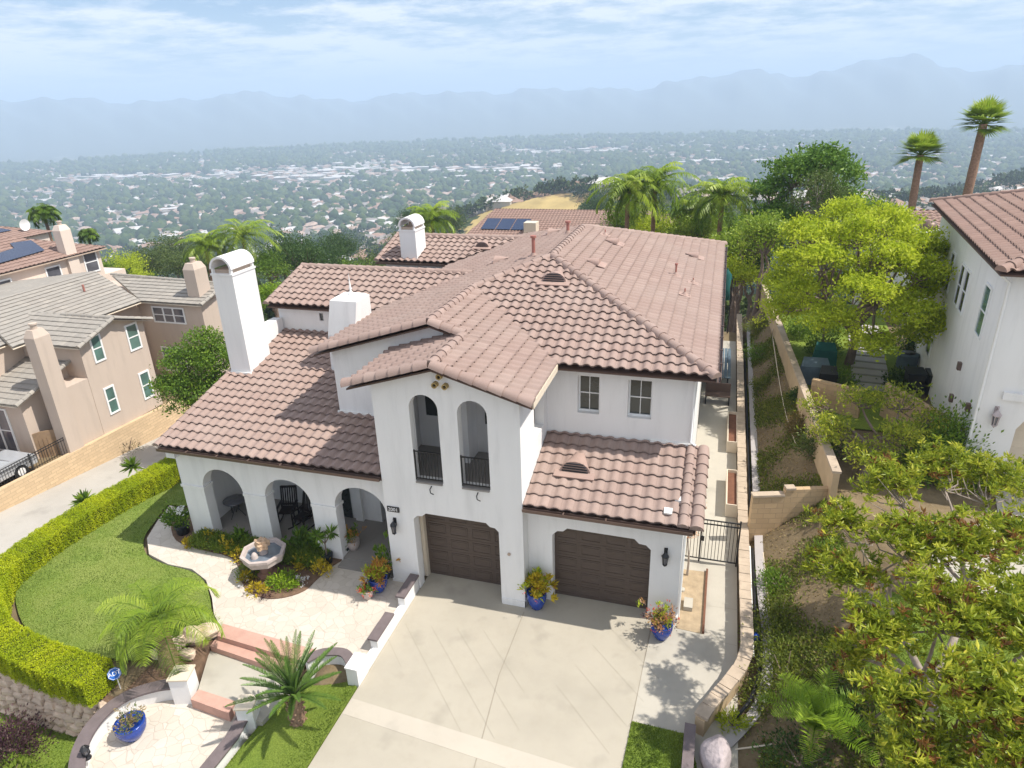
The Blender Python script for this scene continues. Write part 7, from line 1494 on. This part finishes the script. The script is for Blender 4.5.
# belt of trees behind the houses (each a tree)
belt = [(120, 262, 66, 3.0, 'l_yellow'), (100, 268, 60, 2.2, 'l_mid'), (150, 258, 75, 4.2, 'l_olive'), (185, 262, 72, 3.6, 'l_olive'), (215, 265, 66, 2.6, 'l_olive'), (170, 245, 95, 4.5, 'l_olive'), (285, 245, 72, 4.2, 'l_dark'), (305, 255, 66, 3.6, 'l_dark'), (268, 262, 62, 2.6, 'l_mid'), (330, 258, 78, 3.8, 'l_dark'), (355, 268, 70, 3.0, 'l_mid'), (375, 262, 75, 3.2, 'l_olive'), (340, 240, 110, 4.5, 'l_dark'), (135, 275, 58, 1.8, 'l_yellow'), (272, 290, 52, 1.6, 'l_lime'), (252, 300, 50, 1.2, 'l_mid'), (405, 240, 90, 3.4, 'l_olive'), (450, 215, 150, 5, 'l_olive'), (415, 215, 170, 6, 'l_dark'), (640, 215, 80, 4.0, 'l_yellow'), (670, 220, 70, 3.2, 'l_mid'), (690, 232, 64, 2.6, 'l_yellow'), (740, 222, 66, 3.4, 'l_mid'), (740, 250, 56, 2.2, 'l_yellow'), (722, 248, 62, 2.6, 'l_grassy'), (755, 262, 52, 2.0, 'l_mid'), (612, 228, 75, 2.4, 'l_mid'), (600, 200, 200, 6, 'l_dark'), (870, 205, 75, 2.4, 'l_mid'), (655, 225, 62, 2.6, 'l_yellow'), (630, 215, 66, 2.8, 'l_mid'), (695, 225, 58, 2.2, 'l_palm2'), (745, 235, 50, 2.0, 'l_palm2'), (735, 265, 48, 1.6, 'l_yellow'), (765, 225, 46, 1.8, 'l_palm2')]
kind_lab = {'l_yellow': 'yellow green bushy tree', 'l_mid': 'mid green leafy tree', 'l_olive': 'olive green oak', 'l_dark': 'dark green dense oak', 'l_lime': 'bright lime green bush', 'l_grassy': 'grass green tree', 'l_palm2': 'feathery light green tree'}
M['l_palm2'] = M['l_palm']
def where_(px, py, Y):
    for lim, w_ in ((112, 'just right of the pink house'), (145, 'above the ridge of the grey tiled roof'), (195, 'above the right end of the grey tiled roof'), (245, 'left of the tall white chimney top'), (292, 'above the left end of the wing roof'), (345, 'above the middle of the wing roof'), (385, 'left of the rear chimney'), (500, 'right of the rear chimney'), (625, 'beyond the main roof ridge'), (662, 'under the pair of palms'), (705, 'between the palms beyond the roof'), (750, 'beyond the right roof corner'), (790, 'at the far end of the right bank')):
        if px < lim: return w_
    return 'between the dark tall tree and the fan palms'
lab_ = {}
for i, (px, py, Y, r, mt) in enumerate(belt): lab_.setdefault((kind_lab[mt], where_(px, py, Y)), []).append((Y, i))
labs_ = {}
for (k_, w_), l_ in lab_.items():
    l_.sort()
    for n_, (Y_1, i) in enumerate(l_): labs_[i] = ('' if len(l_) == 1 else ('nearest ' if n_ == 0 else 'farthest ' if n_ == len(l_)-1 else 'middle '))+k_+' '+w_
for i, (px, py, Y, r, mt) in enumerate(belt):
    p = ay(px, py, Y); g = float(terrain(p.x, Y)); rs = random.Random(i); rng_ = np.random.default_rng(i)
    lob = [(p.x, Y, p.z-.2*r, r*.75, r*.75, r*.62)]+[(p.x+rs.uniform(-.6, .6)*r, Y+rs.uniform(-.5, .5)*r, p.z-rs.uniform(.1, .6)*r, r*.5, r*.5, r*.42) for _ in range(5)]
    if p.z-r < g: g = p.z-1.6*r
    broad_tree('background_tree', labs_[i], (p.x, Y, g), lob, int(90+26*r), 30, .13+.035*r, mt, 'bark', .14+.02*r, 'trees behind the houses', seed=i+100, clump_r=.16*r)
# ================================================================== VALLEY
rng = np.random.default_rng(77)
def wedge(n, r0, r1, p=1.0):
    """points spread over the ground the camera faces"""
    th = R_(-17.4)+(rng.random(n)-.5)*R_(92); r = r0*(r1/r0)**(rng.random(n)**p); return r*np.sin(th), r*np.cos(th), r
cube_f = np.array([(4, 5, 6, 7), (0, 1, 5, 4), (1, 2, 6, 5), (2, 3, 7, 6), (3, 0, 4, 7)])
def house_arrays(x, y, z, a, b, h, rz, pitched=True):
    c, s = math.cos(rz), math.sin(rz); P = lambda u, v, w: (x+u*c-v*s, y+u*s+v*c, z+w)
    rh = h+b*.45
    V = [P(-a, -b, -3), P(a, -b, -3), P(a, b, -3), P(-a, b, -3), P(-a, -b, h), P(a, -b, h), P(a, b, h), P(-a, b, h)]
    e = 1.1
    V += [P(-a*e, -b*e, h), P(a*e, -b*e, h), P(a*e, b*e, h), P(-a*e, b*e, h), P(-a+b*.7 if a > b else -a*.2, 0, rh), P(a-b*.7 if a > b else a*.2, 0, rh)]
    F = [(0, 1, 5, 4), (1, 2, 6, 5), (2, 3, 7, 6), (3, 0, 4, 7), (8, 9, 13, 12), (9, 10, 13, 13), (10, 11, 12, 13), (11, 8, 12, 12)]
    return V, F, [0, 0, 0, 0, 1, 1, 1, 1]
wallm = [simple(f'far_wall_{i}', c, .9, .1, scale=.1, bs=0) for i, c in enumerate(((.50, .46, .40), (.60, .58, .55), (.40, .32, .25)))]
roofm = [simple(f'far_roof_{i}', c, .9, .2, scale=.2, bs=0) for i, c in enumerate(((.32, .21, .16), (.26, .235, .215), (.42, .32, .26), (.56, .54, .52)))]
glassf = M['glassb']
# nearer hillside houses, each a thing with wall, roof and windows
def hill_house(px, py, Y, a, b, h, rz, label, wi, ri, storeys=1):
    p = ay(px, py, Y); g = float(terrain(p.x, Y)); t = thing('hillside_house', label, 'house', (p.x, Y, g), rz, 'houses on the hillsides')
    q = MB(); q.box(-a, -b, -3, a, b, h*storeys); local(q, 'wall', 'tan', t).data.materials[0] = wallm[wi]
    q = MB(); H0 = h*storeys; a2, b2 = a*1.1, b*1.12; q.add([(-a2, -b2, H0), (a2, -b2, H0), (a2, b2, H0), (-a2, b2, H0), (-a+b*.6, 0, H0+b*.42), (a-b*.6, 0, H0+b*.42)], [(0, 1, 5, 4), (1, 2, 5), (2, 3, 4, 5), (3, 0, 4), (0, 3, 2, 1)]); local(q, 'roof', 'tan', t).data.materials[0] = roofm[ri]
    for s in range(storeys):
        for i in range(max(2, int(a/2))): x = -a+(i+.5)*2*a/max(2, int(a/2)); q = MB(); q.box(x-.7, -b-.05, s*h+.9, x+.7, -b-.001, s*h+2.1); local(q, 'window', 'glassb', t)
hill_house(606, 183, 500, 12, 8, 3.2, .2, 'long white house with flat terraces on the central hilltop', 1, 3, 2)
hill_house(603, 200, 430, 8, 5, 2.8, -.2, 'low pale house beside the dry grass field', 1, 0)
hill_house(437, 200, 520, 6, 4, 3, .3, 'small house with orange tinted roof left of the dry field', 2, 2)
hill_house(641, 177, 520, 9, 4, 2.6, .1, 'white roofed house half hidden by the hilltop trees', 1, 3)
hill_house(965, 182, 560, 13, 7, 3.2, .15, 'wide pale blue white villa on the right hillside', 1, 1, 2)
hill_house(935, 160, 700, 12, 7, 3, -.2, 'white house above the villa on the right hillside', 1, 3, 2)
hill_house(895, 190, 560, 9, 6, 3, .4, 'cream house between the palms on the right hillside', 0, 0, 1)
hill_house(990, 158, 760, 10, 6, 3, .1, 'tan house under the bare ridge on the right', 2, 2, 1)
hill_house(350, 235, 330, 8, 5, 3, .4, 'pale grey house among trees left of the rear chimney', 0, 1, 1)
hill_house(370, 222, 400, 9, 5, 3, .1, 'low white building beyond the rear chimney', 1, 3, 1)
# distant houses: the nearest ones as objects
hx, hy, hr = wedge(8500, 500, 3400, .78); keep = np.ones(len(hx), bool)
hx, hy, hr = hx[keep], hy[keep], hr[keep]; hz_ = terrain(hx, hy); o_ = np.argsort(hr); hx, hy, hr, hz_ = hx[o_], hy[o_], hr[o_], hz_[o_]
protos = []
for v in range(6):
    a, b = 9+rng.random()*5, 6+rng.random()*3; V, F, mi = house_arrays(0, 0, 0, a, b, 3.2+1.5*(v % 2), 0); me = bpy.data.meshes.new('distant_house'); me.from_pydata(V, [], [tuple(dict.fromkeys(f)) for f in F]); me.materials.append(wallm[v % 3]); me.materials.append(roofm[v % 4])
    me.polygons.foreach_set('material_index', mi); protos.append(me)
LABD = ['pale house with brown roof among the valley trees', 'white house with grey roof among the valley trees', 'tan house with sandy roof among the valley trees', 'pale house with light grey roof among the valley trees', 'white house with brown roof among the valley trees', 'tan house with dark grey roof among the valley trees']
for i in range(240):
    v = int(rng.integers(6)); o = bpy.data.objects.new('distant_house', protos[v]); COL.objects.link(o); o.location = (hx[i], hy[i], hz_[i]); o.rotation_euler = (0, 0, rng.random()*PI); fix_props(o, LABD[v], 'house', 'houses in the valley')
VV = []; FF = []; MI = []; b_ = 0
CL_ = [(*xy(az(px, py, -185)), a_, b2_) for px, py, a_, b2_ in ((250, 180, 330, 150), (330, 172, 260, 200), (120, 178, 300, 90), (470, 172, 320, 110), (600, 152, 500, 160), (730, 165, 160, 60), (30, 195, 200, 50))]
for i in range(240, len(hx)):
    big = rng.random() < max(.012, .3*max(math.exp(-((hx[i]-cx_)/wx_)**2-((hy[i]-cy_)/wy_)**2) for cx_, cy_, wx_, wy_ in CL_)); sc_ = 1+hr[i]/5000
    a, b = (rng.uniform(15, 34), rng.uniform(12, 24)) if big else (rng.uniform(8, 14), rng.uniform(6, 9)); V, F, mi = house_arrays(hx[i], hy[i], hz_[i], a*.8, b*.8, rng.uniform(3, 5)+(3 if big else 0), rng.random()*PI)
    if big: V[12] = V[8]; V[13] = V[9]; V[12:14] = [((V[8][0]+V[11][0])/2, (V[8][1]+V[11][1])/2, V[8][2]+.3), ((V[9][0]+V[10][0])/2, (V[9][1]+V[10][1])/2, V[8][2]+.3)]
    VV += V; FF += [tuple(k+b_ for k in f) for f in F]; wv = rng.integers(3); rv = 3+(3 if big or rng.random() < .15 else rng.integers(3)); MI += [wv]*4+[rv]*4; b_ += len(V)
o = np_obj('distant_city', VV, FF, None, None, (0, 0, 0), mats=wallm+roofm, mi=MI) if False else None
me = bpy.data.meshes.new('distant_city'); me.from_pydata(VV, [], [tuple(dict.fromkeys(f)) for f in FF])
for m_ in wallm+roofm: me.materials.append(m_)
me.polygons.foreach_set('material_index', MI); o = bpy.data.objects.new('distant_city', me); COL.objects.link(o); o['kind'] = 'stuff'; o['label'] = 'thousands of distant valley houses and pale commercial roofs'
# distant woods: lumpy crowns
def blobs(x, y, z, s, tint, name, label, mat):
    bm = bmesh.new(); bmesh.ops.create_icosphere(bm, subdivisions=1, radius=1); B = np.array([v.co[:] for v in bm.verts]); Fb = np.array([[v.index for v in f.verts] for f in bm.faces]); bm.free()
    n = len(x); k = len(B); J = 1+.16*rng.normal(size=(n, k, 1)); V = B[None]*J*np.stack([s, s, s*(.8+.5*rng.random(n))], 1)[:, None]+np.stack([x, y, z+s*.6], 1)[:, None]
    F = Fb[None]+(np.arange(n)*k)[:, None, None]; o = np_obj(name, V.reshape(-1, 3), F.reshape(-1, 3), mat, None, (0, 0, 0), smooth=True, tint=np.clip(np.repeat(tint, len(Fb))+rng.normal(0, .08, n*len(Fb)), 0, 1)); o['kind'] = 'stuff'; o['label'] = label; return o
M['far_trees'] = leafmat('far_tree_crowns', [(0, (.014, .034, .009)), (.5, (.036, .068, .015)), (1, (.095, .125, .03))], 0.0, .9)
x, y, r = wedge(46000, 780, 3500, .78); inC = sum(np.exp(-((x-a)/c_)**2-((y-b)/d_)**2) for a, b, c_, d_ in CL_)
c = wob(x, y, 130., 3.)-2.2*inC+rng.normal(0, .5, len(x)) > -.9; x, y, r = x[c], y[c], r[c]
occ = set(zip((hx//26).astype(int), (hy//26).astype(int))); fr_ = np.array([((int(a//26), int(b//26)) not in occ) or q_ < .16 for a, b, q_ in zip(x, y, rng.random(len(x)))]); x, y, r = x[fr_], y[fr_], r[fr_]
dry = (np.hypot((x+128)/42, (y-440)/45) < 1); x, y, r = x[~dry], y[~dry], r[~dry]
blobs(x, y, terrain(x, y), rng.uniform(3.2, 7.5, len(x))*(1+r/5000), rng.random(len(x))*.8+.1, 'distant_woods', 'dark green trees filling the valley between the houses', M['far_trees'])
# nearer hillside woods: leafy crowns, 60-350 m
x, y, r = wedge(8500, 78, 900, .62); c = (wob(x, y, 40., 5.)+rng.normal(0, .4, len(x)) > -.85) & ~(np.hypot((x+128)/42, (y-440)/45) < 1); x, y, r = x[c], y[c], r[c]; z = terrain(x, y); n = len(x); per = 75; s = rng.uniform(2.2, 4.8, n)*(.6+r/600)
cl = unit(rng.normal(size=(n*per, 3))); cl[:, 2] = np.abs(cl[:, 2]); ii_ = np.repeat(np.arange(n), per); C = np.stack([x, y, z+.6*s], 1)[ii_]+cl*(s[ii_]*(.6+.4*rng.random(n*per))*(1+.2*np.sin(cl[:, 0]*7+ii_)))[:, None]*np.array([1, 1, .9])
o = leaves_obj('hillside_woods', C, unit(cl+rng.normal(0, .5, C.shape)), s[ii_]*.38, s[ii_]*.30, M['far_trees'], (rng.random(n)*.7)[ii_]+.15+rng.normal(0, .1, len(C)), None, (0, 0, 0)); o['kind'] = 'stuff'; o['label'] = 'leafy woods covering the slope behind the houses'
# dry grass field on the central hill
pts = []
q = MB(); gxs = np.linspace(-172, -84, 30); gys = np.linspace(400, 482, 22)
vs = [(x, y, float(terrain(x, y))+.5) for x in gxs for y in gys]; fs = [(i*22+j, i*22+j+1, (i+1)*22+j+1, (i+1)*22+j) for i in range(29) for j in range(21) if np.hypot((gxs[i]+128)/42, (gys[j]-440)/40)+.12*math.sin(i*1.3)+.1*math.sin(j*2) < 1]
q.add(vs, fs); structure('dry_field', q, simple('dry_grass', (.42, .31, .12), .95, .25, scale=.08, bs=0), recalc=False)

# streets of the valley
def street(px0, py0, px1, py1, w):
    a, b = az(px0, py0, -185), az(px1, py1, -185); d = (b-a).normalized(); s = Vector((-d.y, d.x, 0))*w/2; n = 60; vs = []; 
    for i in range(n+1):
        p = a.lerp(b, i/n)+s*2*math.sin(i*.21+px0); vs += [(p.x-s.x, p.y-s.y, float(terrain(p.x-s.x, p.y-s.y))+1.2), (p.x+s.x, p.y+s.y, float(terrain(p.x+s.x, p.y+s.y))+1.2)]
    q = MB(); ok_ = [Vector(vs[2*i]).xy.length < 2700 and vs[2*i][2] < -120 and vs[2*i+2][2] < -120 for i in range(n)]; q.add(vs, [(2*i, 2*i+1, 2*i+3, 2*i+2) for i in range(n) if ok_[i]]); structure('street', q, M['far_road'], recalc=False)
M['far_road'] = simple('far_asphalt', (.34, .33, .32), .9, .1, bs=0)
for s_ in ((0, 222, 420, 178, 16), (60, 250, 520, 196, 14), (365, 160, 352, 215, 18), (230, 165, 120, 232, 14), (90, 172, 20, 215, 12), (140, 262, 420, 222, 12), (300, 160, 280, 232, 12), (0, 196, 380, 166, 14), (430, 172, 640, 158, 18), (620, 150, 900, 148, 14), (700, 145, 690, 170, 14), (470, 165, 480, 205, 12), (840, 178, 1010, 190, 9), (860, 205, 980, 172, 8)): street(*s_)
HAZE=3.1e-4; EXPO=.35
# ================================================================== LIGHT, SKY, AIR
SUNV = Vector((.64, .07, 1)).normalized()
sun = bpy.data.lights.new('sun', 'SUN'); suno = bpy.data.objects.new('sun', sun); COL.objects.link(suno)
sun.energy = 5.0; sun.angle = R_(.6); sun.color = (1, .945, .86)
suno.rotation_euler = SUNV.to_track_quat('Z', 'Y').to_euler(); suno.location = (30, 10, 60)
world = bpy.data.worlds.new('World'); scene.world = world; world.use_nodes = True
nt = world.node_tree; nt.nodes.clear()
wo_ = nt.nodes.new('ShaderNodeOutputWorld'); bg = nt.nodes.new('ShaderNodeBackground')
sky = nt.nodes.new('ShaderNodeTexSky'); sky.sky_type = 'NISHITA'; sky.sun_disc = False
sky.sun_elevation = math.asin(SUNV.z); sky.sun_rotation = math.atan2(SUNV.x, SUNV.y); sky.air_density = 1.2; sky.dust_density = .35; sky.ozone_density = 3; sky.altitude = 200
bg.inputs[1].default_value = .085
g = nt.nodes.new('ShaderNodeTexCoord').outputs['Generated']
sp = nt.nodes.new('ShaderNodeSeparateXYZ'); nt.links.new(g, sp.inputs[0])
# thin cloud sheet: direction projected on a plane high above
zz = N(nt, 'ShaderNodeMath', operation='ADD'); nt.links.new(sp.outputs[2], zz.inputs[0]); zz.inputs[1].default_value = .10
dv = nt.nodes.new('ShaderNodeCombineXYZ')
for i in (0, 1):
    d_ = N(nt, 'ShaderNodeMath', operation='DIVIDE'); nt.links.new(sp.outputs[i], d_.inputs[0]); nt.links.new(zz.outputs[0], d_.inputs[1]); nt.links.new(d_.outputs[0], dv.inputs[i])
n1 = noise(nt, dv.outputs[0], 1.9, 10, .66); n2 = noise(nt, dv.outputs[0], .4, 4, .5)
a_ = N(nt, 'ShaderNodeMath', operation='MULTIPLY_ADD'); nt.links.new(n2, a_.inputs[0]); a_.inputs[1].default_value = .8; nt.links.new(n1, a_.inputs[2])
cl = ramp(nt, a_.outputs[0], [(.77, (0, 0, 0)), (.97, (.92, .92, .92))])
skyb = mixc(nt, 1.0, sky.outputs[0], (.70, .87, 1.10), 'MULTIPLY')
skyc = mixc(nt, cl, skyb, (10.6, 10.7, 11.0))
nt.links.new(skyc, bg.inputs[0]); nt.links.new(bg.outputs[0], wo_.inputs[0])
# hazy air round the whole place
hz = MB(); hz.box(-26500, -800, -240, 26500, 26000, 330)
m, nt_, out = new_mat('hazy_air'); pv = nt_.nodes.new('ShaderNodeVolumePrincipled')
pv.inputs['Density'].default_value = HAZE; pv.inputs['Color'].default_value = (.63, .79, 1.0, 1); pv.inputs['Anisotropy'].default_value = .0
nt_.links.new(pv.outputs[0], out.inputs['Volume'])
ho = hz.build('haze', m); ho['kind'] = 'stuff'; ho['label'] = 'pale blue haze over the valley'
vs_ = scene.view_settings; vs_.view_transform = 'Standard'; vs_.look = 'None'; vs_.gamma = 1; vs_.exposure = EXPO
scene.cycles.use_denoising = True; scene.cycles.max_bounces = 6; scene.cycles.diffuse_bounces = 4; scene.cycles.transparent_max_bounces = 4; scene.cycles.volume_bounces = 1
scene.cycles.sample_clamp_indirect = 8
